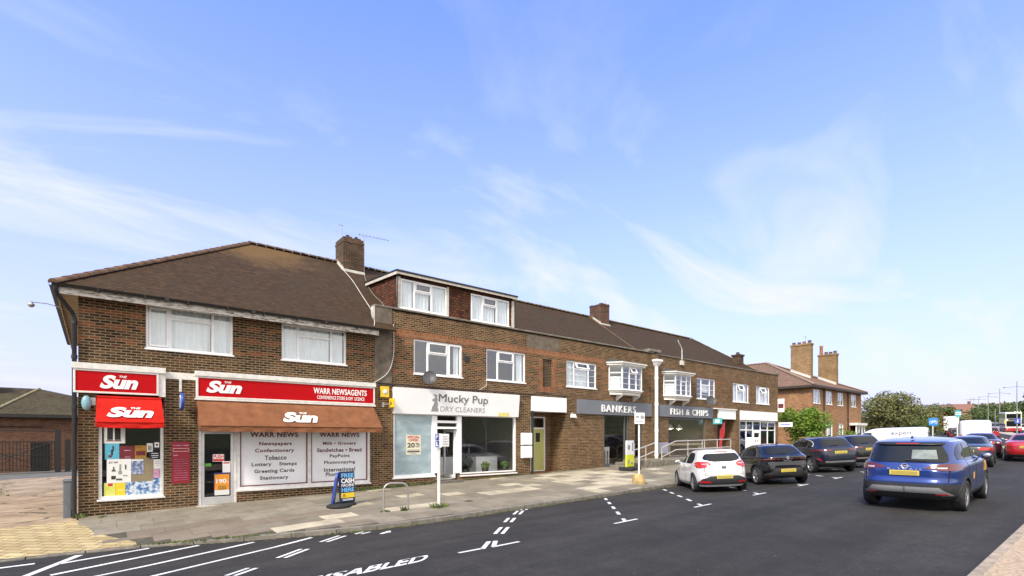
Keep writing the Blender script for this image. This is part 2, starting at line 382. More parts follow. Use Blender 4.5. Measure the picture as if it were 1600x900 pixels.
def ground_material():
    N = NT('rough grass ground'); o = N.obj()
    c = N.ramp(N.noise(o, .25, 8, .7), [(.3, (.055, .075, .022)), (.55, (.10, .115, .04)), (.75, (.16, .15, .07))])
    N.l(c, N.b.inputs['Base Color']); N.set(Roughness=1); N.bump(N.noise(o, 8, 5), .6, .1); return N.m
m = MB(); xs = list(np.arange(-120, 40, 10.))+list(np.arange(40, 260, 12.))+list(np.arange(260, 1300, 40.)); ys = list(np.arange(-700, -60, 40.))+list(np.arange(-60, 60, 6.))+list(np.arange(60, 900, 40.))
def zg(x, y):
    d = math.hypot(x, y); h = climb(max(-20, to_sn(x, y)[0] if y < 40 else min(x, 300)))
    return h-.45-(.0 if d > 150 else .05)+max(0, d-330)**1.0*.047*min(1, max(0, (d-330)/150))
m.grid([[(x, y, zg(x, y)) for x in xs] for y in ys]); m.build('ground', ground_material(), kind='structure', local=True)

def asphalt_material():
    N = NT('asphalt'); o = N.obj()
    a = N.ramp(N.noise(o, 90, 3, .7), [(.25, (.0165, .0152, .0138)), (.5, (.029, .027, .0245)), (.72, (.048, .045, .040)), (.8, (.088, .082, .072))])
    big = N.ramp(N.noise(o, .35, 5, .6), [(.3, (.74,)*3), (.7, (1.28,)*3)])
    c = N.mix(1.0, a, big, 'MULTIPLY')
    c = N.mix(1.0, c, N.ramp(N.noise(o, 17, 7, .75), [(.32, (.72,)*3), (.5, (1,)*3), (.68, (1.38,)*3)]), 'MULTIPLY')
    c = N.mix(1.0, c, N.ramp(N.noise(o, 2.4, 6, .7), [(.36, (.84,)*3), (.64, (1.14,)*3)]), 'MULTIPLY')
    m2 = N.n('ShaderNodeMapping'); m2.inputs['Scale'].default_value = (.12, 1.4, 1); N.l(o, m2.inputs[0])
    c = N.mix(1.0, c, N.ramp(N.noise(m2.outputs[0], 1.2, 4), [(.35, (.82,)*3), (.65, (1.16,)*3)]), 'MULTIPLY')
    v = N.n('ShaderNodeTexVoronoi', feature='F1', inp={'Scale': 3.2}); N.l(o, v.inputs['Vector'])
    sp = N.math('LESS_THAN', v.outputs['Distance'], N.math('MULTIPLY', N.math('GREATER_THAN', N.noise(o, 1.1, 2), .53), .034))
    c = N.mix(N.math('MULTIPLY', sp, .5), c, (.42, .40, .37))
    N.l(c, N.b.inputs['Base Color']); N.set(Roughness=.88); N.b.inputs['Specular IOR Level'].default_value = .3
    N.bump(N.noise(o, 140, 3, .7), .5, .006); return N.m
m = MB(); ss = list(np.arange(-60, 12, .75))+list(np.arange(12, 45, 3.))+[45.001]+list(np.arange(50, 330, 7.))
def row(s): k = kerb_n(s); return [k, -6.001]+[-6.6, -7.5, -8.4, -9.3, -10.2, -11.4, -12.6, -13.8, -15, -16.2]+[-20, -24, -30, -45, -70]
m.grid([[(*to_xy(s, n), climb(s)+road_c(n)) for n in row(s)] for s in ss]); m.build('road', asphalt_material(), kind='structure', local=True)

# kerb stones
m = MB(); KS = list(np.arange(-9, 45, .92))
KERB = plain('kerb stone', (.19, .172, .142), .9, var=.3, scale=5, bump=.3)
for a in KS:
    b = a+.905; ka, kb = kerb_n(a), kerb_n(b)
    za, zb = climb(a)-.31+kerb_up(a)+.006, climb(b)-.31+kerb_up(b)+.006
    m.hexa([(a, ka, za-.3), (b, kb, zb-.3), (b, kb+.14, zb-.3), (a, ka+.14, za-.3)], [(a, ka, za), (b, kb, zb), (b, kb+.14, zb), (a, ka+.14, za)])
for s in np.arange(45.1, 130, 3.0):
    P = [to_xy(s, -6), to_xy(s+2.98, -6), to_xy(s+2.98, -5.86), to_xy(s, -5.86)]; z0, z1 = climb(s)-.2, climb(s+2.98)-.2
    zz = (z0, z1, z1, z0); m.hexa([(p[0], p[1], z-.3) for p, z in zip(P, zz)], [(p[0], p[1], z) for p, z in zip(P, zz)])
m.build('kerb', KERB, kind='structure', bevel=.012, local=True)

# pavement: slabs laid one by one over a bed, some of them newer and cream
def paving_material(name, c0, c1):
    N = NT(name); o = N.obj(); g = N.n('ShaderNodeNewGeometry')
    a = N.mix(g.outputs['Random Per Island'], c0, c1)
    a = N.mix(N.ramp(N.noise(o, 1.3, 7, .7), [(.4, (.0,)*3), (.75, (.7,)*3)]), a, (.10, .085, .062))
    a = N.mix(N.ramp(N.noise(o, 70, 2), [(.45, (0,)*3), (.75, (.5,)*3)]), a, tuple(x*.55 for x in c0))
    N.l(a, N.b.inputs['Base Color']); N.set(Roughness=.93); N.b.inputs['Specular IOR Level'].default_value = .2
    N.bump(N.noise(o, 45, 4, .7), .35, .006); return N.m
PGREY = paving_material('grey paving', (.205, .180, .137), (.295, .262, .203)); PCREAM = paving_material('cream paving', (.43, .375, .275), (.54, .48, .36))
PBED = plain('joint grit', (.075, .065, .048), 1, var=.3, scale=12)
PBEIGE = paving_material('pinkish asphalt footway', (.20, .165, .125), (.235, .195, .15))
m = MB(); m.mi = []
bed = MB(); bx = [.0]+list(np.arange(.4, 45, .8))
bed.grid([[(x, y0*(kerb_n(x)+.13), Hpave(x, y0*(kerb_n(x)+.13))-.012) for y0 in (0.0001-.0, .25, .5, .75, 1)] for x in bx]); 
bed.grid([[(x, y, climb(x)-.013) for y in (0.0, .16)] for x in bx])
bed.build('pavement_bed', PBED, kind='structure', local=True)
rng = random.Random(5)
cream = [(5.0, -4.5, 8.2, -4.02), (6.4, -3.0, 7.1, -2.5), (8.0, -2.6, 8.9, -2.0), (10.6, -4.2, 12.3, -3.1), (12.2, -3.6, 15.2, -2.1), (14.4, -5.3, 18.2, -4.0), (13.0, -2.2, 20.5, -1.0), (17.3, -3.8, 21.2, -2.2), (4.0, -4.75, 5.0, -4.3), (2.6, -2.1, 3.6, -1.6), (3.5, -1.75, 4.3, -1.2), (16.0, -1.7, 19.5, -.7), (22, -4.3, 24, -3.4), (26, -3, 29, -1.5)]
yb = [0.12]; 
while yb[-1] > -5.9: yb.append(yb[-1]-(.60 if len(yb) % 3 else .75))
for r_ in range(len(yb)-1):
    x = .02+(.45 if r_ % 2 else 0)-.9
    while x < 44.5:
        w = rng.choice((.9, .9, .75)); xa, xb = max(x, .02), x+w-.008; ya, ybt = yb[r_], yb[r_+1]+.008
        x += w
        if xb < .05: continue
        xm, ym = (xa+xb)/2, (ya+ybt)/2
        lim = kerb_n(xa)+.145
        if xm < 1.5:                                   # rounded corner by the drive
            e = itp(xm, [0, .36, 1.24, 1.6], [-.9, -2.19, -3.94, -4.1]); lim = max(lim, e)
        ybt = max(ybt, lim)
        if ya-ybt < .12: continue
        cr_ = any(a < xm < c and b < ym < d for a, b, c, d in cream) and rng.random() < .7 or (rng.random() < .05 and xm > 8)
        near = 3.2 < xm < 5.6 and ym < -3.3 or (xm < 4 and ym < -2.6)
        m.m = 1 if cr_ else (2 if near and rng.random() < .8 else 0)
        dz = rng.uniform(-.004, .004)
        q = [(xa, ya), (xa, ybt), (xb, ybt), (xb, ya)]
        m.hexa([(a, b, Hpave(a, b)-.05) for a, b in q], [(a, b, Hpave(a, min(b, 0))+dz) for a, b in q])
m.build('pavement', [PGREY, PCREAM, PBEIGE], kind='structure', local=True)

# yellow block crossover and the concrete drive behind it
def block_material():
    N = NT('yellow block paving'); o = N.obj(); mp_ = N.n('ShaderNodeMapping'); mp_.inputs['Rotation'].default_value = (0, 0, R(38)); N.l(o, mp_.inputs[0])
    b = N.n('ShaderNodeTexBrick', offset=.5, inp={'Color1': (.36, .27, .125, 1), 'Color2': (.52, .415, .215, 1), 'Mortar': (.11, .085, .04, 1), 'Scale': 1, 'Mortar Size': .012, 'Mortar Smooth': .2, 'Brick Width': .42, 'Row Height': .2})
    N.l(mp_.outputs[0], b.inputs['Vector'])
    c = N.mix(N.ramp(N.noise(o, 1.4, 6, .7), [(.42, (0,)*3), (.8, (.8,)*3)]), b.outputs['Color'], (.20, .15, .075))
    N.l(c, N.b.inputs['Base Color']); N.set(Roughness=.92); N.bump(N.math('SUBTRACT', 1, b.outputs['Fac']), .7, .015); return N.m
m = MB(); xs = list(np.arange(-14, 1.3, .35))
def edge_top(x): return itp(x, [-14, -1.4, 0.0, .02, .36, 1.24], [-.3, -.5, -.4, -1.17, -2.19, -3.94])
m.grid([[(x, e+(kerb_n(x)+.13-e)*t, Hpave(x, e+(kerb_n(x)+.13-e)*t)+.001) for t in (0, .25, .5, .75, 1)] for x in xs for e in [edge_top(x)]])
m.build('crossover_paving', block_material(), kind='structure', local=True)
def drive_material():
    N = NT('worn concrete drive'); o = N.obj()
    c = N.ramp(N.noise(o, .8, 8, .72), [(.3, (.13, .09, .055)), (.45, (.27, .195, .12)), (.6, (.38, .285, .18)), (.8, (.20, .165, .12))])
    v = N.n('ShaderNodeTexVoronoi', feature='DISTANCE_TO_EDGE', inp={'Scale': .42}); ws = N.n('ShaderNodeVectorMath', operation='ADD')
    nz = N.n('ShaderNodeTexNoise', inp={'Scale': 1.5, 'Detail': 5}); N.l(o, nz.inputs['Vector']); N.l(o, ws.inputs[0]); N.l(nz.outputs['Color'], ws.inputs[1]); N.l(ws.outputs[0], v.inputs['Vector'])
    c = N.mix(N.ramp(v.outputs['Distance'], [(.0, (1,)*3), (.03, (0,)*3)]), c, (.05, .045, .025))
    N.l(c, N.b.inputs['Base Color']); N.set(Roughness=.95); N.bump(N.noise(o, 30, 6, .7), .6, .015); return N.m
m = MB(); m.grid([[(x, y, climb(x)+(-.004 if y > -.3 else Hpave(x, y)-climb(x)-.004)) for y in (-.55, 0, 4, 9, 14, 19)] for x in (-14, -8, -4, -2, -1, -.02)]); m.build('drive', drive_material(), kind='structure', local=True)
m = MB(); m.grid([[(x, y, climb(x)-.003) for y in (19, 22, 26)] for x in (-20, -8, -2, 3)]); m.build('yard', plain('grey yard asphalt', (.13, .125, .115), .95, var=.2, scale=2), kind='structure', local=True)

# camera-side footway with its kerb
m = MB(); m.m = 0
for s in np.arange(-8, 16, .915):
    z0, z1 = climb(s)-.1+.12, climb(s+.9)-.1+.12
    m.hexa([(s, -16.3, z0-.3), (s, -16.16, z0-.3), (s+.9, -16.16, z1-.3), (s+.9, -16.3, z1-.3)][::-1], [(s, -16.3, z0), (s, -16.16, z0), (s+.9, -16.16, z1), (s+.9, -16.3, z1)][::-1])
m.build('far_kerb', plain('kerb concrete', (.33, .27, .20), .9, var=.25, scale=6, bump=.3), kind='structure', bevel=.015, local=True)
m = MB(); m.grid([[(s, n, climb(s)+.02) for n in (-16.3, -19, -23)] for s in np.arange(-8, 16.2, 2)]); m.build('footway', plain('gritty footway', (.42, .32, .215), .95, var=.3, scale=22, bump=.4), kind='structure', local=True)
# central strip further up the road, footpath on the left
m = MB()
for s in np.arange(104, 260, 4): 
    P = [to_xy(a, n) for a, n in ((s, -19.6), (s, -17.4), (s+4, -17.4), (s+4, -19.6))]; zz = [climb(s), climb(s), climb(s+4), climb(s+4)]
    m.hexa([(p[0], p[1], z-.4) for p, z in zip(P, zz)][::-1], [(p[0], p[1], z+.04) for p, z in zip(P, zz)][::-1])
m.build('central_strip', plain('pale concrete strip', (.42, .37, .29), .9, var=.15), kind='structure', local=True)
m = MB(); m.grid([[(*to_xy(s, n), climb(s)-.19+.03*(n+5.86)) for n in (-5.86, -4, -2.2)] for s in [45.1]+list(np.arange(50, 330, 8))]); m.build('footpath', plain('grey footpath', (.22, .20, .175), .95, var=.15, scale=1.5), kind='structure', local=True)
m = MB(); m.grid([[(*to_xy(s, n), climb(s)-.1+.0*n) for n in (-2.2, 3, 9)] for s in [44.6]+list(np.arange(50, 330, 8))]); m.build('verge', ground_material(), kind='structure', local=True)
m = MB()
P = [(57.6, -9.4), (57.9, -11.2), (59.3, -11.2), (59.0, -9.4)]
m.hexa([(*p, Hroad(*p)-.1) for p in P], [(*p, Hroad(*p)+.14) for p in P]); m.build('traffic_island', PCREAM, kind='structure', bevel=.03, local=True)

# painted markings: strips a few millimetres over the asphalt
m = MB()
def strip(a, b, w, skew=None):
    a, b = Vector(a), Vector(b); d = (b-a).normalized(); nrm = Vector((-d.y, d.x))*w/2
    if skew: nrm = Vector(skew).normalized()*w/2
    n = max(1, int((b-a).length/.5))
    for i in range(n):
        p, q = a+(b-a)*i/n, a+(b-a)*(i+1)/n
        m.face([(c.x, c.y, Hroad(c.x, c.y)+.007) for c in (p-nrm, q-nrm, q+nrm, p+nrm)])
for a, b in [((-9, -3.92), (-.55, -4.25)), ((-.2, -4.62), (1.24, -4.24)), ((-.26, -5.58), (2.1, -4.68)), ((.1, -6.42), (3.08, -5.2)), ((.6, -7.45), (4.2, -5.62)), ((-1.4, -6.95), (.1, -3.96))]: strip(a, b, .11 if a[0] != -1.4 else .14)
for a, b in [((3.0, -7.4), (3.6, -6.84)), ((2.0, -8.25), (2.4, -7.92)), ((4.16, -6.32), (4.75, -5.87)), ((5.1, -5.95), (5.36, -5.84)), ((.9, -9.2), (1.4, -8.75)),
             ((7.06, -8.81), (7.71, -8.20)), ((8.26, -7.63), (8.80, -7.12)), ((9.33, -6.68), (9.9, -6.17))]:
    o = Vector((.10, -.13)); strip(a, b, .085); strip(Vector(a)+o, Vector(b)+o, .085)
strip((10.05, -6.12), (10.16, -6.03), .085); strip((10.2, -6.2), (10.3, -6.1), .085)
for a, b in [((5.42, -9.89), (5.96, -9.91)), ((5.9, -9.96), (6.43, -9.44)), ((6.12, -9.95), (6.78, -9.96)), ((6.16, -9.95), (6.55, -9.5))]: strip(a, b, .095)
def bay(x0, tee=True, first=0):
    for k in range(first, 5):
        t0 = .0+k*1.17; a = Vector((x0, -10.05))+Vector((.70, .715))*t0
        if a.y > -6.3: break
        b = a+Vector((.70, .715))*(.55 if k else .42); b.y = min(b.y, -6.05); strip(a, b, .09)
    strip((x0-.42, -10.07), (x0+.42, -10.07), .09)
for k in range(9): bay(9.93+k*3.31)
v, f = lettering('DISABLED', 0, .03)
m.add([(2.5+2.2*a+.38*b, -9.98+.52*b, Hroad(2.5+2.2*a, -9.98+.52*b)+.008) for a, b, _ in v], f)
m.build('road_marking', WROAD, kind='structure', local=True)

# ------------------------------------------------------------ building helpers
def wall_cells(mb, a0, a1, z0, z1, y0, y1, holes, axis='x', off=0.0):
    """a slab of wall with real openings; axis x: along x, thickness in y; axis y: along y, thickness in x"""
    A_ = sorted({a0, a1, *[v for h in holes for v in h[:2] if a0 < v < a1]}); Z_ = sorted({z0, z1, *[v for h in holes for v in h[2:] if z0 < v < z1]})
    def full(i, j):
        if not (0 <= i < len(A_)-1 and 0 <= j < len(Z_)-1): return False
        a, z = (A_[i]+A_[i+1])/2, (Z_[j]+Z_[j+1])/2
        return not any(h[0] < a < h[1] and h[2] < z < h[3] for h in holes)
    P = (lambda a, y, z: (a, y, z)) if axis == 'x' else (lambda a, y, z: (y, a, z))
    for i in range(len(A_)-1):
        for j in range(len(Z_)-1):
            if not full(i, j): continue
            p, q, r, t = A_[i], A_[i+1], Z_[j], Z_[j+1]
            mb.face([P(p, y0, r), P(q, y0, r), P(q, y0, t), P(p, y0, t)]); mb.face([P(p, y1, r), P(p, y1, t), P(q, y1, t), P(q, y1, r)])
            if not full(i-1, j): mb.face([P(p, y0, r), P(p, y0, t), P(p, y1, t), P(p, y1, r)])
            if not full(i+1, j): mb.face([P(q, y0, r), P(q, y1, r), P(q, y1, t), P(q, y0, t)])
            if not full(i, j-1): mb.face([P(p, y0, r), P(p, y1, r), P(q, y1, r), P(q, y0, r)])
            if not full(i, j+1): mb.face([P(p, y0, t), P(q, y0, t), P(q, y1, t), P(p, y1, t)])

class Plane:
    """a vertical plane: u along it, d inwards, z up"""
    def __init__(s, x, y, ang=0): s.o = Vector((x, y)); s.u = Vector((math.cos(ang), math.sin(ang))); s.n = Vector((-s.u.y, s.u.x))
    def p(s, u, d, z): q = s.o+s.u*u+s.n*d; return (q.x, q.y, z)
    def box(s, mb, u0, u1, d0, d1, z0, z1):
        lo = [s.p(u0, d0, z0), s.p(u1, d0, z0), s.p(u1, d1, z0), s.p(u0, d1, z0)]; mb.hexa(lo, [(a, b, z1) for a, b, _ in lo])
FRONT = Plane(0, 0, 0)
def window(root, u0, u1, z0, z1, mull=(), trans=(), pl=FRONT, d=.04, fr=.065, curtains=(), sash=(), pane_mat=None, frame_mat=None, label=None, bars=(), name='window', part_bars_w=.018, topvent=()):
    """frame with mullions at u, transoms (u0,u1,z), raised sashes, one pane, curtains of (u0,u1,z0,z1)"""
    m = MB(); B = lambda a, b, c, e, f_, g: pl.box(m, a, b, c, e, f_, g)
    B(u0, u1, d, d+.07, z0, z0+fr); B(u0, u1, d, d+.07, z1-fr, z1); B(u0, u0+fr, d, d+.07, z0+fr, z1-fr); B(u1-fr, u1, d, d+.07, z0+fr, z1-fr)
    B(u0-.03, u1+.03, d-.075, d-.002, z0-.035, z0+.012)
    for c in mull: B(c-.035, c+.035, d+.003, d+.066, z0+fr, z1-fr)
    for a, b, z in trans: B(a, b, d+.005, d+.062, z-.03, z+.03)
    for a, b, c, e in sash:
        w = .045
        B(a, b, d-.018, d+.04, c, c+w); B(a, b, d-.018, d+.04, e-w, e); B(a, a+w, d-.018, d+.04, c+w, e-w); B(b-w, b, d-.018, d+.04, c+w, e-w)
    for a, b, c, e in bars: B(a, b, d+.012, d+.05, c, e)
    for a, b, c, e in topvent:        # a small light tilted open at its foot
        lo = [pl.p(a, d, e), pl.p(b, d, e), pl.p(b, d-.16, c), pl.p(a, d-.16, c)]; lo2 = [pl.p(a, d+.03, e), pl.p(b, d+.03, e), pl.p(b, d-.13, c-.01), pl.p(a, d-.13, c-.01)]
        for i, j, t in ((0, 1, .14), (3, 2, .14)):
            pass
        w = .05; L = [Vector(q) for q in lo]; K = [Vector(q) for q in lo2]
        for (s0, s1, t0, t1) in ((0, 1, 0, .18), (0, 1, .82, 1), (0, .12, .18, .82), (.88, 1, .18, .82)):
            q = lambda Q, s_, t_: Q[0]*(1-s_)*(1-t_)+Q[1]*s_*(1-t_)+Q[2]*s_*t_+Q[3]*(1-s_)*t_
            m.hexa([q(L, s0, t0), q(L, s1, t0), q(L, s1, t1), q(L, s0, t1)], [q(K, s0, t0), q(K, s1, t0), q(K, s1, t1), q(K, s0, t1)])
    f = m.build(name, frame_mat or UPVC, root, bevel=.006)
    if label: f['label'] = label
    g = MB(); pl.box(g, u0+fr*.6, u1-fr*.6, d+.03, d+.038, z0+fr*.6, z1-fr*.6); g.build('pane', pane_mat or GLASS, f)
    if curtains:
        c = MB()
        for (a, b, zz0, zz1) in curtains:
            n = max(10, int((b-a)/.028)); P = []
            ph = random.uniform(0, 6)
            for zz in np.linspace(zz1, zz0, 5):
                P.append([pl.p(a+(b-a)*i/n, d+.11+.028*math.sin(i*1.15+ph)+.014*math.sin(i*.47+zz*1.2), zz) for i in range(n+1)])
            c.grid(P)
        c.build('curtain', CURT, f)
    return f
def door(root, u0, u1, z0, z1, mat, pl=FRONT, d=0.0, fanlight=None, glazed=None, panels=0, frame_mat=None, handle=None, label=None):
    m = MB(); fr = .07; zt = fanlight or z1
    pl.box(m, u0, u0+fr, d, d+.09, z0, z1); pl.box(m, u1-fr, u1, d, d+.09, z0, z1); pl.box(m, u0+fr, u1-fr, d, d+.09, z1-fr, z1)
    if fanlight: pl.box(m, u0+fr, u1-fr, d+.002, d+.088, fanlight-.04, fanlight+.04)
    pl.box(m, u0+fr, u1-fr, d-.01, d+.09, z0-.03, z0+.02)
    f = m.build('door_frame', frame_mat or UPVC, root, bevel=.006)
    m = MB(); a, b, c, e = u0+fr+.004, u1-fr-.004, z0+.024, (fanlight-.043 if fanlight else z1-fr-.004)
    holes = [glazed] if glazed else []
    if holes:
        g = glazed
        for q in ((a, g[0], c, e), (g[1], b, c, e), (g[0], g[1], c, g[2]), (g[0], g[1], g[3], e)): pl.box(m, q[0], q[1], d+.02, d+.065, q[2], q[3])
    else: pl.box(m, a, b, d+.02, d+.065, c, e)
    for k in range(panels):
        w = (b-a)/panels; pl.box(m, a+w*k+.012, a+w*(k+1)-.012, d+.014, d+.0195, c+.05, e-.05)
    o = m.build('door', mat, root, bevel=.005)
    if label: o['label'] = label
    if glazed: g = MB(); pl.box(g, glazed[0]-.01, glazed[1]+.01, d+.035, d+.045, glazed[2]-.01, glazed[3]+.01); g.build('door_glass', SHOPG, o)
    if fanlight: g = MB(); pl.box(g, u0+fr-.01, u1-fr+.01, d+.035, d+.043, fanlight+.03, z1-fr+.01); g.build('fanlight', GLASS, f)
    if handle:
        h = MB(); hu, hz_ = handle; h.tube([pl.p(hu, d-.03, hz_-.09), pl.p(hu, d-.03, hz_+.09)], .012, 8); h.tube([pl.p(hu, d-.03, hz_), pl.p(hu, d+.03, hz_)], .008, 6)
        h.build('handle', ALU, o)
    return o
def slope(mb, pts, th=.06):
    """a roof plane with thickness"""
    n = (Vector(pts[1])-Vector(pts[0])).cross(Vector(pts[2])-Vector(pts[0])).normalized()
    if n.z < 0: n = -n
    mb.hexa([tuple(Vector(p)-n*th) for p in pts], pts)
def wiggle(pts, r, mat, name, parent, n=6):
    m = MB(); P = [Vector(p) for p in pts]; Q = []
    for i in range(len(P)-1):
        a = P[max(i-1, 0)]; b = P[i]; c = P[i+1]; e = P[min(i+2, len(P)-1)]
        for t in np.linspace(0, 1, 6, endpoint=False):
            Q.append(.5*((2*b)+(c-a)*t+(2*a-5*b+4*c-e)*t*t+(3*b-a-3*c+e)*t**3))
    Q.append(P[-1]); m.tube(Q, r, n); return m.build(name, mat, parent)
# ------------------------------------------------------------ corner newsagent's building
A_ = thing('corner_building', 'dark brick corner building with hipped brown tiled roof above the newsagent', 'building', (0, 0, 0))
m = MB()
wall_cells(m, 0, 8.24, -.4, 6.0, 0, .3, [(1.45, 3.64, 4.60, 5.86), (5.05, 7.2, 4.62, 5.82), (.41, 1.87, .40, 3.3), (2.72, 3.74, .02, 3.3), (3.74, 8.09, .44, 3.3)])
wall_cells(m, .3, 10, -.4, 6.0, 0, .3, [], 'y'); wall_cells(m, .3, 10, -.4, 6.3, 8.0, 8.24, [], 'y'); wall_cells(m, .3, 8.0, -.4, 6.0, 9.7, 10, [])
m.build('wall', BR, A_)
m = MB(); m.box(.3, 8, .3, 9.7, 3.55, 3.8); m.box(.3, 8, .3, 9.7, 5.98, 6.05); m.box(.3, 8, .3, 9.7, -.5, .03); m.build('floor', PLASTER, A_)
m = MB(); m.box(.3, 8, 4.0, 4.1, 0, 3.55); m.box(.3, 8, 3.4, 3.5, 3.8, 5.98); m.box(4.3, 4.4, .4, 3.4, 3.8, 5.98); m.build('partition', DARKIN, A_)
E0, EY, SL = 6.0, -.45, .712
m = MB(); XA, ZA, YR = 5.12, 9.88, 5.0
m.m = 0; slope(m, [(-.45, EY, E0), (8.9, EY, E0), (8.9, YR, ZA), (XA, YR, ZA)])
slope(m, [(8.9, 10.45, E0), (-.45, 10.45, E0), (XA, YR, ZA), (8.9, YR, ZA)])
m.m = 1; slope(m, [(-.45, 10.45, E0), (-.45, EY, E0), (XA, YR, ZA)])
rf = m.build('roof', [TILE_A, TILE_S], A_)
def ridge_tiles(name, p, q, r, mat, parent, L=.33, org=None):
    m = MB(); p, q = Vector(p), Vector(q); d = (q-p); n = max(1, int(d.length/L)); d = d/n
    up = Vector((0, 0, 1)); s_ = d.normalized().cross(up).normalized(); u_ = s_.cross(d.normalized())
    for i in range(n):
        a, b = p+d*i, p+d*(i+.96); ra, rb = r*1.1, r*.93
        rows = [[c+s_*rr*math.cos(t)+u_*rr*.75*math.sin(t) for t in np.linspace(0, math.pi, 7)] for c, rr in ((a, ra), (b, rb))]
        m.grid(rows, True); m.face(rows[0])
    return m.build(name, mat, parent)
HIPT = plain('hip tile', (.135, .075, .042), .9, var=.35, scale=4)
RIDT = plain('ridge tile', (.115, .075, .045), .9, var=.35, scale=4)
ridge_tiles('hip_tile', (-.47, -.47, 5.97), (XA, YR, ZA-.02), .13, HIPT, rf)
ridge_tiles('ridge_tile', (XA, YR, ZA+.01), (8.9, YR, ZA+.01), .12, RIDT, rf)
m = MB(); m.box(-.42, 8.24, -.40, -.37, 5.74, 5.93); m.box(-.42, -.39, -.37, 10.4, 5.74, 5.93); m.build('fascia_board', FLAKE, A_)
m = MB(); m.box(-.39, 8.24, -.37, 0, 5.90, 5.92); m.box(-.39, 0, 0, 10.4, 5.90, 5.92); m.build('soffit', plain('cream soffit', (.50, .42, .30), .8, var=.15), A_)
m = MB()
for a, b in (((-.5, -.47), (8.3, -.47)), ((-.5, 10.4), (-.5, -.47))):
    a, b = Vector((*a, 5.97)), Vector((*b, 5.97)); d = (b-a).normalized(); n_ = Vector((-d.y, d.x, 0))
    rows = [[c+n_*.065*math.cos(t)+Vector((0, 0, -.065*math.sin(t))) for t in np.linspace(0, math.pi, 8)] for c in (a, b)]; m.grid(rows)
for x in np.arange(.4, 8.2, 1.0): m.box(x-.012, x+.012, -.54, -.40, 5.87, 5.98)
for x in (1.9, 4.1, 6.3): m.box(x-.05, x+.05, -.545, -.40, 5.885, 5.985)
m.build('gutter', BLACK, A_)
m = MB(); m.tube([(-.42, -.44, 5.95), (-.42, -.44, 5.82), (-.40, -.38, 5.72), (-.12, -.12, 5.35), (-.075, -.075, 5.2), (-.075, -.075, .2), (-.075, -.075, -.1)], .052, 10)
for z in (5.1, 4.2, 2.9, 1.3): m.tube([(-.075, -.075, z-.05), (-.075, -.075, z+.05)], .068, 10)
m.build('downpipe', BLACK, A_)
cut = lambda a, b, c, e: [(a, b, c, e)]
window(A_, 1.45, 3.64, 4.60, 5.86, mull=(2.02, 3.10), trans=[(2.02, 3.10, 5.52)], sash=[(1.53, 1.985, 4.68, 5.78)], curtains=[(1.53, 2.1, 4.65, 5.8), (2.08, 3.05, 4.65, 5.8), (3.12, 3.58, 4.65, 5.8)], label='white three light window with full net curtains')
window(A_, 5.05, 7.20, 4.62, 5.82, mull=(5.58, 6.68), trans=[(5.58, 6.68, 5.47)], curtains=[(5.12, 5.56, 4.65, 5.8), (5.62, 6.62, 4.65, 5.8), (6.7, 7.1, 4.65, 5.8)])
# shop front of the newsagent
FRD = plain('shopfront grey white paint', (.70, .69, .67), .5, var=.12)
m = MB()
for q in ((.41, 1.87, .40, .50), (.41, .49, .50, 3.2), (1.79, 1.87, .50, 3.2), (.41, 1.87, 2.9, 3.2)): m.box(q[0], q[1], .03, .12, q[2], q[3])
m.box(.38, 1.90, -.05, .029, .37, .42); f = m.build('shop_window', FRD, A_, bevel=.006); onebox('pane', SHOPG, f, .47, 1.81, .07, .08, .48, 2.92)
m = MB()
for q in ((3.74, 8.09, .44, .55), (3.74, 3.84, .55, 3.2), (7.99, 8.09, .55, 3.2), (5.88, 6.0, .55, 3.2), (3.74, 8.09, 2.8, 3.2)): m.box(q[0], q[1], .03, .12, q[2], q[3])
m.box(3.72, 8.1, -.05, .029, .41, .46); f = m.build('shop_window', FRD, A_, bevel=.006)
m = MB()
for a, b in ((3.84, 5.88), (6.0, 7.99)):
    for q in ((a, b, .552, .585), (a, a+.03, .585, 2.78), (b-.03, b, .585, 2.78), (a, b, 2.42, 2.45)): m.box(q[0], q[1], .045, .075, q[2], q[3])
m.build('glazing_bead', INKM, f)
pw = MB(); [pw.box(a, b, .08, .09, .56, 2.79) for a, b in ((3.85, 5.87), (6.01, 7.98))]
PANELW = plain('white window vinyl', (.78, .79, .82), .35, var=.05, scale=1.2); pv = pw.build('vinyl_panel', PANELW, f)
door(A_, 2.72, 3.74, .0, 2.35, ALU, d=.02, fanlight=None, glazed=(2.88, 3.58, .30, 2.2), frame_mat=FRD, handle=(2.86, 1.35))
m = MB(); m.box(2.72, 3.74, .02, .12, 2.352, 3.3); m.build('door_head', FRD, A_)
m = MB(); m.box(2.66, 3.78, -.25, .3, -.3, .065); m.build('door_step', plain('pale step', (.45, .43, .38), .8), A_, bevel=.01)
m = MB(); m.box(1.90, 2.66, -.025, -.002, 3.78, 3.97); m.box(2.235, 2.30, -.03, -.002, 3.42, 3.779); m.build('lintel_board', WPAINT, A_)
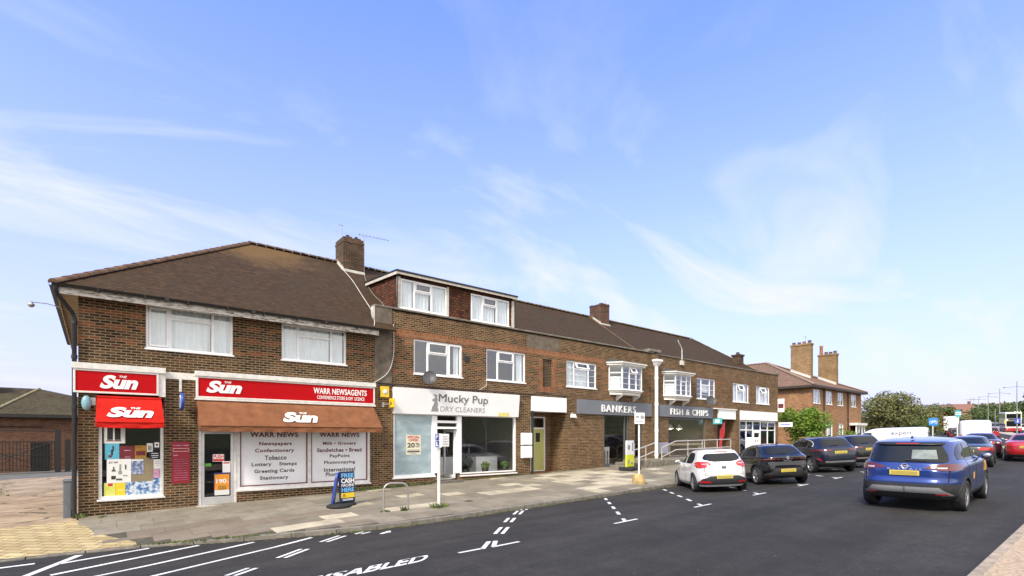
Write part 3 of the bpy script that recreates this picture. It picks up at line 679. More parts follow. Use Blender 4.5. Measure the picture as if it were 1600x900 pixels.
# the tall stack on the ridge with its flashing
m = MB(); m.box(8.72, 9.64, 4.25, 5.2, 9.0, 10.62); m.box(8.70, 9.66, 4.23, 5.22, 10.62, 10.70); m.box(8.72, 9.64, 4.25, 5.2, 10.70, 10.84)
ch = m.build('chimney', BRC, rf)
m = MB()
for i in range(7): x = 8.74+.13*i; m.box(x, x+.115, 4.26, 4.40, 10.841, 10.841+.05*((i*5) % 3))
m.build('broken_brick_course', BRC, ch)
m = MB(); m.hexa([(8.70, 4.20, 9.27), (9.67, 4.20, 9.27), (9.67, 4.2499, 9.27), (8.70, 4.2499, 9.27)], [(8.70, 4.20, 9.42), (9.67, 4.20, 9.42), (9.67, 4.2499, 9.42), (8.70, 4.2499, 9.42)])
n_ = 6
for i in range(n_):
    y0 = 4.25+.8*i/n_; z0 = E0+SL*(y0+.45); m.box(8.675, 8.7199, y0, y0+.8/n_, z0-.05, z0+.17)
m.build('flashing', MORT, ch)
wiggle([(8.70, 4.18, 9.32), (8.72, 3.3, 8.70), (8.6, 2.0, 7.77), (8.45, .6, 6.77), (8.2, -.1, 6.27), (8.05, -.4, 6.06)], .013, MORT, 'aerial_cable', A_)
wiggle([(9.66, 4.2, 9.33), (9.45, 3.6, 8.92), (9.2, 2.4, 8.06), (9.25, 1.4, 7.35), (8.8, .4, 6.66)], .012, plain('grey cable', (.25, .24, .22), .7, var=0), 'aerial_cable', A_)

def aerial(name, label, x, y, z, h, boom, lean=0, yaw=0):
    t = thing(name, label, 'aerial', (x, y, z)); m = MB(); top = (x+lean, y, z+h); m.tube([(x, y, z), top], .022, 8); m.build('mast', GALV, t)
    if boom:
        m = MB(); d = Vector((math.cos(yaw), math.sin(yaw), -.12)).normalized(); s_ = Vector((-d.y, d.x, 0)).normalized(); o = Vector(top)-Vector((0, 0, .06))
        m.tube([o-d*.25, o+d*boom], .012, 6)
        for k in range(9): c = o-d*.2+d*(boom+.15)*k/8; w = .2-.012*k; m.tube([c-s_*w, c+s_*w], .006, 5)
        m.build('antenna', GALV, t)
    else:
        m = MB(); m.tube([Vector(top)-Vector((.1, 0, .02)), Vector(top)+Vector((.1, 0, -.02))], .014, 6); m.build('antenna', GALV, t)
    return t
aerial('television_aerial', 'thin bare aerial mast on the left of the tall chimney', 8.85, 4.9, 10.82, .75, 0)
aerial('television_aerial', 'short aerial mast just right of the tall chimney', 9.62, 5.6, 9.3, 2.05, 0)
aerial('television_aerial', 'tall aerial mast with long boom beside the tall chimney', 9.80, 4.6, 9.45, 1.85, 1.1, yaw=R(-25))

# ------------------------------------------------------------ terrace of three shops with the dormer
B_ = thing('terrace_building', 'long brick shop terrace with parapet and tile hung dormer, left of the white downpipe', 'building', (8.24, 0, 0))
m = MB()
BH = [(9.84, 12.08, 4.53, 5.88), (13.3, 15.5, 4.53, 5.88), (18.12, 20.3, 4.55, 5.83), (21.35, 23.8, 4.55, 5.9), (8.99, 14.95, .57, 3.3), (10.78, 11.93, .36, 3.3), (15.8, 18.05, .12, 3.6), (20.87, 22.9, .5, 3.6), (23.45, 24.2, .6, 3.6), (16.55, 17.15, 4.45, 5.75)]
wall_cells(m, 8.92, 25.2, -.3, 6.82, 0, .3, BH); wall_cells(m, .3, 10, -.3, 6.8, 24.95, 25.2, [], 'y'); wall_cells(m, 8.5, 24.95, -.3, 6.0, 9.7, 10, [])
wall_cells(m, .3, 1.05, .0, 3.3, 15.55, 15.8, [], 'y'); wall_cells(m, .3, 1.05, .0, 3.3, 18.05, 18.3, [], 'y'); wall_cells(m, 15.55, 18.3, .0, 3.3, 1.05, 1.25, [(16.7, 17.75, .42, 3.12)])
m.box(8.24, 8.92, -.0, .3, -.3, 4.0); m.box(24.84, 25.2, -.06, -.003, .2, 6.82)
m.build('wall', BRB, B_)
m = MB(); m.box(16.55, 17.15, .075, .29, 4.45, 5.75); m.build('blind_panel', brick('panel brick', [(0, (.05, .03, .02)), (1, (.13, .075, .045))], (.26, .20, .14)), B_)
m = MB()
for q in ((16.31, 16.549, 4.45, 5.75), (17.151, 17.39, 4.45, 5.75), (16.31, 17.39, 4.19, 4.449)): m.box(q[0], q[1], -.012, -.001, q[2], q[3])
m.build('brick_border', BRS, B_)
m = MB(); m.box(8.24, 8.92, -.03, .298, 4.0, 6.88)
m.build('rendered_pier', GREYR, B_)
m = MB()
ed = [(8.239, 6.90), (8.17, 6.86), (8.13, 6.76), (8.14, 6.6), (8.18, 6.46), (8.239, 6.36)]
m.hexa([(x, -.035, z) for x, z in ed], [(x, .06, z) for x, z in ed]); m.build('mortar_shoulder', MORT, B_)
m = MB(); m.box(8.24, 25.2, -.05, .34, 6.882, 6.95); m.build('coping', CONC, B_, bevel=.012)
m = MB(); m.box(8.925, 16.28, -.006, -.001, 5.89, 6.15); m.box(17.42, 20.9, -.006, -.001, 5.89, 6.15); m.box(16.28, 17.42, -.006, -.001, 5.90, 6.15); m.build('soldier_course', BRS, B_)
m = MB(); m.box(15.6, 17.6, -.006, -.002, 6.17, 6.78); m.build('cement_patch', GREYR, B_)
m = MB(); m.box(8.5, 24.95, .3, 9.7, 3.62, 3.85); m.box(8.5, 24.95, .3, 9.7, 6.2, 6.25); m.box(8.5, 24.95, .3, 9.7, -.4, .4); m.build('floor', PLASTER, B_)
m = MB(); m.box(8.5, 24.95, 3.3, 3.4, 3.85, 6.2); m.box(15.3, 15.4, .3, 5, .4, 3.62); m.box(18.4, 18.5, .3, 6, .4, 3.62)
for x in (12.7, 16.0, 21): m.box(x, x+.1, .4, 3.3, 3.85, 6.2)
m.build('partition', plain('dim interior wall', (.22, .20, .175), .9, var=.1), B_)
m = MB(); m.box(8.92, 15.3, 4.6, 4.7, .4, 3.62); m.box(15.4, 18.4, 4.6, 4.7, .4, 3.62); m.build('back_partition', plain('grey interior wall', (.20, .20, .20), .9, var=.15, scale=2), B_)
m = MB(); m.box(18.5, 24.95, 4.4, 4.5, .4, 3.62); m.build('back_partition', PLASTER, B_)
zf = lambda y: E0+SL*(y+.45)
m = MB(); slope(m, [(8.9, .29, zf(.29)), (25.2, .29, zf(.29)), (25.2, YR, ZA), (8.9, YR, ZA)]); slope(m, [(25.2, 10.45, E0), (8.9, 10.45, E0), (8.9, YR, ZA), (25.2, YR, ZA)])
rfB = m.build('roof', TILE_F, B_)
ridge_tiles('ridge_tile', (8.9, YR, ZA+.01), (25.2, YR, ZA+.01), .12, plain('mossy ridge tile', (.17, .13, .065), .95, var=.5, scale=2.2), rfB)
m = MB(); m.box(25.5, 26.35, 4.25, 5.2, 9.0, 10.56); m.box(25.48, 26.37, 4.23, 5.22, 10.56, 10.64); 
for i in range(6): x = 25.5+.145*i; m.box(x, x+.13, 4.26, 4.4, 10.641, 10.69+.04*((i*3) % 2)); m.box(x, x+.13, 5.05, 5.19, 10.641, 10.69+.03*((i*7) % 3))
ch2 = m.build('chimney', brick('red chimney brick', [(0, (.06, .032, .022)), (.5, (.14, .06, .038)), (1, (.22, .09, .05))], (.20, .15, .11), dirt=.7), rfB)
m = MB(); m.box(25.46, 26.4, 4.20, 4.2499, 9.26, 9.40)
for i in range(6): y0 = 4.25+.8*i/6; m.box(25.445, 25.499, y0, y0+.8/6, zf(y0)-.05, zf(y0)+.15)
m.build('flashing', MORT, ch2)
m = MB(); m.tube([(26.2, 4.7, 10.6), (26.5, 4.7, 11.15)], .03, 8); m.build('flue', GALV, ch2)
# dormer
dz0, dz1, dy = 6.78, 8.40, .36
m = MB(); wall_cells(m, 9.33, 15.05, dz0, dz1-.02, dy, dy+.12, [(9.45, 11.53, 7.06, 8.21), (12.74, 14.81, 7.06, 8.21)])
dm = m.build('dormer', BRT, B_)
for x0, x1 in ((9.33, 9.43), (14.95, 15.05)):
    m = MB()
    ys = [dy+.121, 1.2, 2.1, 2.95]; m.add([(x, y, z) for x in (x0, x1) for y in ys for z in (zf(y)-.1, 8.40+.06*(y-dy))], [])
    b = len(m.v)-16; q = lambda i, j, k: b+i*8+j*2+k
    for j in range(3):
        m.f += [(q(0, j, 0), q(0, j, 1), q(0, j+1, 1), q(0, j+1, 0)), (q(1, j, 0), q(1, j+1, 0), q(1, j+1, 1), q(1, j, 1))]; m.mi += [0, 0]; m.sm += [False, False]
    m.build('cheek', BRT, dm)
m = MB(); m.hexa([(9.20, .14, 8.40), (15.18, .14, 8.40), (15.18, 3.2, 8.60), (9.20, 3.2, 8.60)], [(9.20, .14, 8.47), (15.18, .14, 8.47), (15.18, 3.2, 8.67), (9.20, 3.2, 8.67)]); m.build('dormer_roof', BLACK, dm)
m = MB(); m.box(9.22, 15.16, .16, .19, 8.31, 8.398)
m.hexa([(9.205, .2, 8.29), (9.235, .2, 8.29), (9.235, 3.1, 8.49), (9.205, 3.1, 8.49)], [(9.205, .2, 8.397), (9.235, .2, 8.397), (9.235, 3.1, 8.59), (9.205, 3.1, 8.59)])
m.box(9.30, 9.44, .30, .355, 6.96, 8.25); m.box(14.96, 15.09, .30, .355, 6.96, 8.25); m.box(11.54, 11.62, .31, .355, 6.96, 8.25)
m.build('trim_board', plain('cream trim paint', (.56, .51, .43), .6, var=.15), dm)
m = MB(); m.tube([(15.12, .30, 8.3), (15.12, .30, 6.97)], .035, 8); m.tube([(9.28, .22, 8.3), (9.28, .24, 7.9), (9.28, .28, 6.97)], .022, 6); m.build('downpipe', BLACK, dm)
pd = Plane(0, dy, 0)
for a, b, lab in ((9.45, 11.53, None), (12.74, 14.81, None)):
    w = b-a
    window(dm, a, b, 7.06, 8.21, mull=(a+.60, a+1.38), trans=[(a+.6, a+1.38, 7.80)], pl=pd, d=-.02, sash=[(a+.64, a+1.34, 7.83, 8.14)], curtains=[(a+.06, a+.57, 7.1, 8.18), (a+.60, a+1.30, 7.1, 7.8), (a+1.42, b-.06, 7.1, 8.18)])
# first floor windows
window(B_, 9.84, 12.08, 4.53, 5.88, mull=(10.47, 11.40), trans=[(10.47, 11.4, 5.38)], sash=[(10.51, 11.36, 5.41, 5.81), (11.44, 12.02, 4.59, 5.82)], curtains=[(11.72, 12.0, 4.6, 5.8)])
window(B_, 13.3, 15.5, 4.53, 5.88, mull=(13.93, 14.84), trans=[(13.93, 14.84, 5.38)], sash=[(13.97, 14.8, 5.41, 5.81)], curtains=[(15.02, 15.44, 4.6, 5.8)])
br = lambda a, b, z: (a, b, z-.01, z+.01)
window(B_, 18.12, 20.3, 4.55, 5.83, mull=(18.68, 19.74), trans=[(18.68, 19.74, 5.47)], curtains=[(18.7, 19.7, 4.6, 5.45), (18.2, 18.64, 4.6, 5.75)], bars=[br(18.18, 18.65, z) for z in (4.87, 5.18, 5.49)]+[br(19.78, 20.24, z) for z in (4.87, 5.18, 5.49)]+[br(18.7, 19.7, z) for z in (4.86, 5.16)], topvent=[(18.74, 19.68, 5.5, 5.78)])
def oriel(root, a0, a1, b0, b1, dep, z0, z1, vent):
    """a shallow bay: cheeks from the wall (a0, a1) to the front light (b0, b1)"""
    m = MB(); pl_ = [(a0, -.002), (b0, -dep), (b1, -dep), (a1, -.002)]; e = .16
    m.slab(pl_, z0-.02, z0+.10); m.slab([(a0+.05, -.002), (b0+.05, -dep+.07), (b1-.05, -dep+.07), (a1-.05, -.002)], z0-.16, z0-.022)
    m.slab([(a0-e, -.002), (b0-e, -dep-.12), (b1+e, -dep-.12), (a1+e, -.002)], z1, z1+.10)
    m.slab([(a0-e-.06, -.002), (b0-e-.06, -dep-.19), (b1+e+.06, -dep-.19), (a1+e+.06, -.002)], z1+.102, z1+.17)
    o = m.build('bay_window', WPAINT, root, bevel=.008)
    m = MB(); m.hexa([(a0-e-.06, -.002, z1+.172), (b0-e-.06, -dep-.19, z1+.172), (b1+e+.06, -dep-.19, z1+.172), (a1+e+.06, -.002, z1+.172)], [(a0+.05, -.002, z1+.36), (b0-.02, -.2, z1+.30), (b1+.02, -.2, z1+.30), (a1-.05, -.002, z1+.36)]); m.build('bay_roof', LEADG, o)
    for c in (b0+.12, b1-.12):
        m = MB(); q = [(c-.05, -.003, z0-.165), (c-.05, -dep+.1, z0-.165), (c-.05, -dep+.1, z0-.22), (c-.05, -.08, z0-.42), (c-.05, -.003, z0-.48)]
        m.hexa(q, [(x+.1, y, z) for x, y, z in q]); m.build('bracket', WPAINT, o)
    def light(p, q, mulls, trs, bars_, vents=(), cur=()):
        P_, Q_ = Vector(p), Vector(q); an = math.atan2(*(Q_-P_).yx); L = (Q_-P_).length
        w = window(root, 0.0, L, z0+.10, z1, mull=[L*t for t in mulls], trans=[(L*a, L*b, z) for a, b, z in trs], pl=Plane(*P_, an), d=.0, fr=.055, bars=[(L*a, L*b, z-.01, z+.01) for a, b, z in bars_], topvent=[(L*a, L*b, z, zz) for a, b, z, zz in vents], name='bay_light', curtains=[(L*a, L*b, c, d) for a, b, c, d in cur])
    zt = z1-.38
    light((a0, 0), (b0, -dep), (), [(0, 1, zt)], [(.08, .92, z0+.45), (.08, .92, z0+.75)], cur=[(.1, .9, z0+.15, z0+.8)])
    light((b0, -dep), (b1, -dep), (.36, .70), [(.36, .7, zt)], [(.04, .34, z) for z in (z0+.42, z0+.72, z0+1.02)]+[(.73, .96, z) for z in (z0+.42, z0+.72, z0+1.02)]+[(.38, .68, z) for z in (z0+.42, z0+.72)], [(.38, .68, zt+.03, z1-.06)] if vent else ())
    light((b1, -dep), (a1, 0), (), [(0, 1, zt)], [(.08, .92, z0+.45)])
    m = MB(); m.slab([(a0+.06, .3), (b0+.06, -dep+.12), (b1-.06, -dep+.12), (a1-.06, .3)], z1-.02, z1-.001); m.build('bay_ceiling', PLASTER, o)
oriel(B_, 21.25, 23.92, 21.75, 23.42, .5, 4.48, 5.85, True)
m = MB(); m.box(12.18, 12.40, -.03, .0, 5.22, 5.46); m.build('vent', BLACK, B_)
# cleaners' shop front
m = MB()
for q in ((8.97, 10.78, .55, .66), (8.97, 9.06, .66, 3.2), (10.66, 10.90, .66, 3.2), (11.98, 14.95, .50, .62), (11.84, 12.06, .62, 3.2), (14.85, 14.95, .62, 3.2), (10.9, 11.84, 2.66, 2.76), (10.9, 11.84, 2.42, 2.51), (8.97, 14.95, 2.95, 3.2)): m.box(q[0], q[1], .03, .15, q[2], q[3])
m.box(8.94, 10.8, -.05, .029, .52, .575); m.box(11.95, 14.98, -.05, .029, .47, .52)
f = m.build('shop_window', UPVC, B_, bevel=.008); fp = MB(); fp.box(9.05, 10.67, .07, .08, .65, 2.96); fp.build('frosted_pane', FROST, f)
g = MB(); g.box(12.05, 14.86, .07, .08, .61, 2.96); g.box(10.89, 11.85, .07, .08, 2.5, 2.67); g.build('pane', SHOPG, f)
m = MB()      # the open door leaf swings inwards
for q in ((0, .10), (.78, .88)): m.box(11.79, 11.84, .16+q[0], .16+q[1], .42, 2.40)
m.box(11.79, 11.84, .26, .94, .42, .55); m.box(11.79, 11.84, .26, .94, 2.3, 2.40); o = m.build('door', UPVC, B_); onebox('door_glass', SHOPG, o, 11.81, 11.82, .25, .95, .54, 2.31)
m = MB(); m.box(10.8, 11.95, -.32, .35, .0, .36); m.build('door_step', plain('dark step', (.14, .125, .10), .9, var=.25), B_, bevel=.01)
# house door in the recess
door(B_, 16.72, 17.73, .44, 3.1, LIME, pl=Plane(0, 1.09, 0), d=0, fanlight=2.52, panels=5, handle=(16.86, 1.45), label='lime green boarded front door with small dark light')
onebox('door_light', BLACK, B_, 17.1, 17.38, 1.098, 1.112, 1.85, 2.3)
m = MB(); m.box(15.82, 18.03, -.08, 1.05, .1, .42); m.build('doorstep', STEPR, B_, bevel=.01)
onebox('porch_ceiling', WPAINT, B_, 15.8, 18.05, .3, 1.05, 3.3, 3.35)
m = MB(); m.tube([(15.86, -.06, .35), (15.86, -.06, 3.3)], .055, 8); m.build('downpipe', BLACK, B_)
# chip shop left half
m = MB()
for q in ((20.87, 22.9, .5, .68), (20.87, 20.95, .68, 3.3), (22.82, 22.9, .68, 3.3), (20.95, 22.82, 3.2, 3.3), (22.58, 22.64, .68, 3.2)): m.box(q[0], q[1], .03, .12, q[2], q[3])
f = m.build('shop_window', GREYD, B_, bevel=.005); onebox('pane', SHOPG, f, 20.94, 22.83, .07, .08, .67, 3.21)
door(B_, 23.45, 24.2, .62, 3.3, GREYD, d=.1, glazed=(23.6, 24.05, 1.0, 2.9), frame_mat=GREYD)
onebox('lower_panel', plain('lilac grey panel', (.30, .30, .37), .5, var=.05), B_, 22.92, 23.43, -.02, -.004, 1.05, 1.75)
wiggle([(8.96, -.06, 6.3), (8.97, -.06, 5.2), (8.75, -.06, 4.5), (8.2, -.06, 4.07)], .014, MORT, 'cable', B_)
wiggle([(8.24, -.05, 4.08), (10, -.07, 4.05), (11.5, -.07, 4.03), (13.5, -.06, 4.06), (15.5, -.06, 4.03), (16.6, -.06, 4.1), (18, -.06, 4.05)], .025, BLACK, 'cable', B_)
wiggle([(13.25, -.03, 4.5), (13.25, -.05, 4.3), (12.9, -.05, 4.08)], .012, MORT, 'cable', B_)

# ------------------------------------------------------------ terrace right of the downpipe
C_ = thing('terrace_building', 'brick shop terrace with hipped roof end, right of the tall white downpipe', 'building', (25.2, 0, 0))
m = MB()
wall_cells(m, 25.2, 41.1, -.2, 6.82, 0, .3, [(26.25, 28.6, 4.5, 5.85), (29.68, 31.9, 4.5, 5.83), (34.2, 36.46, 4.5, 5.8), (37.55, 39.68, 4.5, 5.78), (26.63, 30.69, .85, 3.25), (32.18, 34.4, .5, 3.3), (35.15, 40.7, .9, 3.25)])
wall_cells(m, .3, 10, -.2, 6.82, 40.8, 41.1, [], 'y'); wall_cells(m, 25.2, 40.8, -.2, 6.0, 9.7, 10, [])
wall_cells(m, .3, 1.5, .3, 3.3, 31.95, 32.18, [], 'y'); wall_cells(m, .3, 1.5, .3, 3.3, 34.4, 34.65, [], 'y'); wall_cells(m, 31.95, 34.65, .3, 3.3, 1.5, 1.7, [(32.25, 33.2, .82, 3.1)])
m.box(25.2, 25.56, -.06, -.003, .2, 6.82)
m.build('wall', BRB, C_)
m = MB(); m.box(25.3, 41.14, -.05, .34, 6.822, 6.89); m.build('coping', CONC, C_, bevel=.012)
m = MB(); m.box(24.62, 25.75, -.12, .36, 6.955, 7.10); m.box(40.55, 41.15, -.08, .36, 6.892, 7.0); m.build('pier_cap', CONC, C_, bevel=.015)
m = MB(); m.box(29.3, 40.9, -.006, -.001, 5.87, 6.13); m.build('soldier_course', brick('dull soldier brick', [(0, (.12, .055, .03)), (.6, (.19, .085, .045)), (1, (.25, .12, .06))], (.26, .2, .13), bw=.075, rh=.30), C_)
m = MB(); m.box(25.2, 40.8, .3, 9.7, 3.6, 3.85); m.box(25.2, 40.8, .3, 9.7, 6.2, 6.25); m.box(25.2, 40.8, .3, 9.7, -.1, .84); m.build('floor', PLASTER, C_)
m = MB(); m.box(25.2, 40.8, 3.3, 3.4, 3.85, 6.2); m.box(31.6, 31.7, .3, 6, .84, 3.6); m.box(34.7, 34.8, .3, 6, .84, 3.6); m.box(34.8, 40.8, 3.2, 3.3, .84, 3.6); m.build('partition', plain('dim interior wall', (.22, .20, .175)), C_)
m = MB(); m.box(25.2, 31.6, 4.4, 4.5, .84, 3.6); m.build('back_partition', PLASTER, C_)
m = MB(); xh = 37.2; m.m = 0
slope(m, [(25.2, .29, zf(.29)), (41.3, .29, zf(.29)), (xh+.6, YR-.4, ZA-.28), (xh, YR, ZA), (25.2, YR, ZA)]); slope(m, [(41.3, 10.45, E0), (25.2, 10.45, E0), (25.2, YR, ZA), (xh, YR, ZA)])
m.m = 1; slope(m, [(41.3, .29, zf(.29)), (41.3, 10.45, E0), (xh, YR, ZA)])
rfC = m.build('roof', [TILE_F, TILE_S], C_)
ridge_tiles('ridge_tile', (25.2, YR, ZA+.01), (xh, YR, ZA+.01), .12, MATS['mossy ridge tile'], rfC)
ridge_tiles('ridge_tile', (xh, YR, ZA), (41.3, .4, zf(.29)+.05), .12, MATS['mossy ridge tile'], rfC)
m = MB(); m.tube([(25.2, .32, zf(.32)+.03), (25.2, YR, ZA+.03)], .05, 6); m.build('verge_line', RIDT, rfC)
m = MB(); m.box(38.3, 38.9, 1.6, 2.2, 6.9, 8.25); m.box(38.24, 38.96, 1.54, 2.26, 8.25, 8.38); m.lathe([(.13, 0), (.12, .2), (.0, .2)], (38.6, 1.9, 8.38), n=12); m.build('chimney', BRC, rfC)
window(C_, 29.68, 31.9, 4.5, 5.83, mull=(30.28, 31.28), trans=[(30.28, 31.28, 5.42)], bars=[br(29.74, 30.24, z) for z in (4.82, 5.13, 5.44)]+[br(31.32, 31.84, z) for z in (4.82, 5.13, 5.44)]+[br(30.3, 31.25, z) for z in (4.8, 5.1)], curtains=[(30.3, 31.2, 4.95, 5.4)])
window(C_, 34.2, 36.46, 4.5, 5.8, mull=(34.85, 35.8), trans=[(34.85, 35.8, 5.3)], curtains=[(34.3, 34.8, 4.55, 5.7), (34.9, 35.75, 4.55, 5.3), (35.9, 36.3, 4.55, 5.7)], topvent=[(34.92, 35.74, 5.33, 5.73)])
window(C_, 37.55, 39.68, 4.5, 5.78, mull=(38.15, 39.1), trans=[(38.15, 39.1, 5.3)], curtains=[(37.65, 38.1, 4.55, 5.7), (38.2, 39.0, 4.55, 5.3), (39.15, 39.6, 4.55, 5.7)], topvent=[(38.22, 39.04, 5.33, 5.72)])
oriel(C_, 26.12, 28.72, 26.62, 28.22, .5, 4.42, 5.75, False)
m = MB()
for q in ((26.63, 30.69, .85, .95), (26.63, 26.71, .95, 3.25), (30.61, 30.69, .95, 3.25), (26.71, 30.61, 3.15, 3.25)): m.box(q[0], q[1], .03, .12, q[2], q[3])
f = m.build('shop_window', GREYD, C_, bevel=.005); onebox('pane', SHOPG, f, 26.7, 30.62, .07, .08, .94, 3.16)
TIMB = plain('limed timber', (.42, .36, .23), .7, var=.15, scale=8)
m = MB(); m.box(26.72, 30.6, .10, .26, 1.58, 1.70); m.box(26.85, 27.0, .12, .24, .96, 1.578); m.box(30.2, 30.35, .12, .24, .96, 1.578); m.build('timber_rail', TIMB, f)
onebox('lower_panel', MATS['lilac grey panel'], C_, 25.62, 26.6, -.02, -.004, 1.12, 1.78)
door(C_, 32.25, 33.2, .84, 3.08, WHITE, pl=Plane(0, 1.54, 0), d=0, handle=(33.05, 1.8), panels=1)
m = MB(); m.box(32.2, 34.38, -.05, 1.5, .4, .82); m.build('doorstep', plain('grey doorstep', (.2, .18, .15), .9), C_)
onebox('porch_ceiling', WPAINT, C_, 32.18, 34.4, .3, 1.5, 3.3, 3.35)
m = MB()
for q in ((35.15, 40.7, .9, .98), (35.15, 40.7, 3.17, 3.25), (35.15, 37.1, 2.55, 2.62), (38.35, 40.7, 2.55, 2.62)): m.box(q[0], q[1], .03, .12, q[2], q[3])
for x in (35.15, 36.1, 37.08, 38.25, 39.4, 40.62): m.box(x, x+.09, .028, .125, .98, 3.17)
m.box(37.17, 38.25, .03, .12, 2.5, 2.6)
f = m.build('shop_window', UPVC, C_, bevel=.005); onebox('pane', glass('blue shop glass', (.22, .33, .55), .05), f, 35.2, 40.66, .07, .08, .95, 3.2)
m = MB(); m.box(37.18, 37.3, .02, .07, .98, 2.5); m.box(38.12, 38.24, .02, .07, .98, 2.5); m.box(37.3, 38.12, .02, .07, .98, 1.12); m.box(37.3, 38.12, .02, .07, 2.38, 2.5); m.build('door', UPVC, C_)
wiggle([(27.55, -.06, 7.92), (27.6, -.06, 7.8), (27.92, -.06, 7.45), (27.95, -.06, 7.2), (27.95, -.06, 6.7)], .03, MORT, 'overflow_pipe', C_)
onebox('junction_box', MORT, C_, 27.8, 28.1, -.12, -.002, 6.45, 6.72)
# the tall white downpipe and hopper between the terraces
t = thing('downpipe', 'tall white rainwater downpipe with hopper head between the two terraces', 'drainpipe', (25.2, -.15, .4))
m = MB(); m.tube([(25.2, -.17, .55), (25.2, -.17, 6.2)], .10, 14)
for z in (1.0, 2.4, 3.9, 5.4): m.tube([(25.2, -.17, z), (25.2, -.17, z+.12)], .122, 14)
m.build('pipe', UPVC, t); m = MB()
m.hexa([(25.08, -.28, 6.15), (25.32, -.28, 6.15), (25.32, -.065, 6.15), (25.08, -.065, 6.15)], [(24.96, -.40, 6.38), (25.44, -.40, 6.38), (25.44, -.065, 6.38), (24.96, -.065, 6.38)])
m.box(24.93, 25.47, -.43, -.065, 6.381, 6.50); m.build('hopper', UPVC, t, bevel=.01)

# ------------------------------------------------------------ shop signs
def sign(label, x0, x1, z0, z1, mat, dep=.12, y=0, frame=None, tilt=0, cat='shop sign', name='shop_sign', fr=.05):
    t = thing(name, label, cat, ((x0+x1)/2, y, z0)); m = MB()
    m.hexa([(x0, y-dep, z0), (x1, y-dep, z0), (x1, y-.003, z0), (x0, y-.003, z0)], [(x0, y-dep-tilt, z1), (x1, y-dep-tilt, z1), (x1, y-.003, z1), (x0, y-.003, z1)]); m.build('sign_board', mat, t, bevel=.004)
    if frame:
        m = MB(); yy = y-dep-.02
        for q in ((x0-fr, x1+fr, z1+.001, z1+fr), (x0-fr, x1+fr, z0-fr, z0-.001), (x0-fr, x0-.001, z0, z1), (x1+.001, x1+fr, z0, z1)): m.box(q[0], q[1], yy-tilt/2, y-.003, q[2], q[3])
        m.build('sign_frame', frame, t, bevel=.006)
    return t
def sun_logo(t, x0, x1, z0, z1, y, parent=None, V=(0, 0, 1), name='lettering'):
    m = MB(); h = z1-z0
    write(m, 'Sun', x0, x1, 0, h, (0, y, z0), V=V, shear=.28, bold=.05, depth=.012)
    xm = x0+(x1-x0)*.50; write(m, 'THE', xm, xm+(x1-x0)*.20, h*.84, h*1.0, (0, y, z0), V=V, shear=.25, bold=.02, depth=.010)
    return m.build(name, LETW, t)
t = sign('red newspaper fascia sign at the building corner, above the small red awning', -.05, 1.69, 3.32, 3.85, RED, .14, frame=WPAINT); sun_logo(t, .44, 1.27, 3.40, 3.77, -.141)
m = MB(); m.box(-.13, 1.90, -.18, -.004, 3.905, 4.06); m.box(1.745, 1.90, -.12, -.004, 3.24, 3.904); m.build('cornice', WPAINT, t)
t = sign('long red newsagent fascia sign with white lettering above the terracotta awning', 2.70, 8.14, 3.31, 3.85, RED, .14, frame=WPAINT); sun_logo(t, 2.90, 3.86, 3.42, 3.79, -.141)
m = MB(); write(m, 'WARR NEWSAGENTS', 6.02, 7.88, 3.56, 3.76, (0, -.141, 0), bold=.018, sp=1.06); m.build('lettering', LETW, t); m = MB(); write(m, 'CONVENIENCE STORE & OFF  LICENCE', 6.14, 7.80, 3.385, 3.505, (0, -.141, 0), bold=.004, sp=1.06); m.build('lettering', LETW, t)
m = MB(); m.box(2.62, 8.22, -.19, -.004, 3.905, 4.05); m.box(2.62, 8.22, -.17, -.004, 3.2, 3.255); m.build('cornice', WPAINT, t)
t = sign('white dry cleaners fascia with dog emblem and grey lettering', 8.95, 15.0, 2.98, 3.96, WHITE, .10, frame=None, tilt=.10)
m = MB(); k = .1; V = Vector((0, -.1, .98)).normalized()
write(m, 'Mucky Pup', 10.85, 13.25, .42, .83, (0, -.102, 2.98), V=V, bold=0); m.build('lettering', plain('grey ink', (.13, .13, .13), .6, var=0), t); m = MB(); write(m, 'The', 10.6, 10.78, .72, .80, (0, -.102, 2.98), V=V, bold=0); m.build('lettering', INKG, t)
m = MB(); write(m, 'DRY CLEANERS', 10.95, 13.12, .14, .34, (0, -.102, 2.98), V=V, bold=-.012, depth=.008); m.build('lettering', INKG, t)
m = MB()      # a small seated dog seen in outline
dog = [(10.52, .13), (10.84, .13), (10.86, .20), (10.80, .30), (10.83, .42), (10.78, .52), (10.80, .60), (10.74, .70), (10.68, .71), (10.66, .64), (10.56, .60), (10.56, .54), (10.66, .52), (10.64, .42), (10.57, .30), (10.55, .20)]
q = [(x, -.102-.1*z/.98-.0, 2.98+z) for x, z in dog]; m.hexa([(x, y-.008, z) for x, y, z in q], q); m.build('dog_emblem', INKG, t)
m = MB(); m.box(13.85, 14.45, -.118, -.106, 2.985, 3.17); m.build('yellow_sticker', plain('pale yellow label', (.72, .62, .22), .6), t)
t = sign('small blank white sign board over the recessed lime green door', 15.82, 18.04, 3.28, 3.97, WHITE, .10)
t = sign('grey blue sign board with raised letters reading BANKERS', 18.83, 24.82, 3.25, 3.97, GREYS, .12)
m = MB(); write(m, 'BANKERS', 20.55, 23.32, 3.40, 3.76, (0, -.121, 0), bold=-.004, depth=.05, sp=1.25); m.build('lettering', LETW, t)
t = sign('grey blue sign board with raised letters reading FISH & CHIPS', 25.58, 31.44, 3.28, 3.97, GREYS, .12)
m = MB(); write(m, 'FISH & CHIPS', 26.65, 30.75, 3.42, 3.78, (0, -.121, 0), bold=-.004, depth=.05, sp=1.2); m.build('lettering', LETW, t)
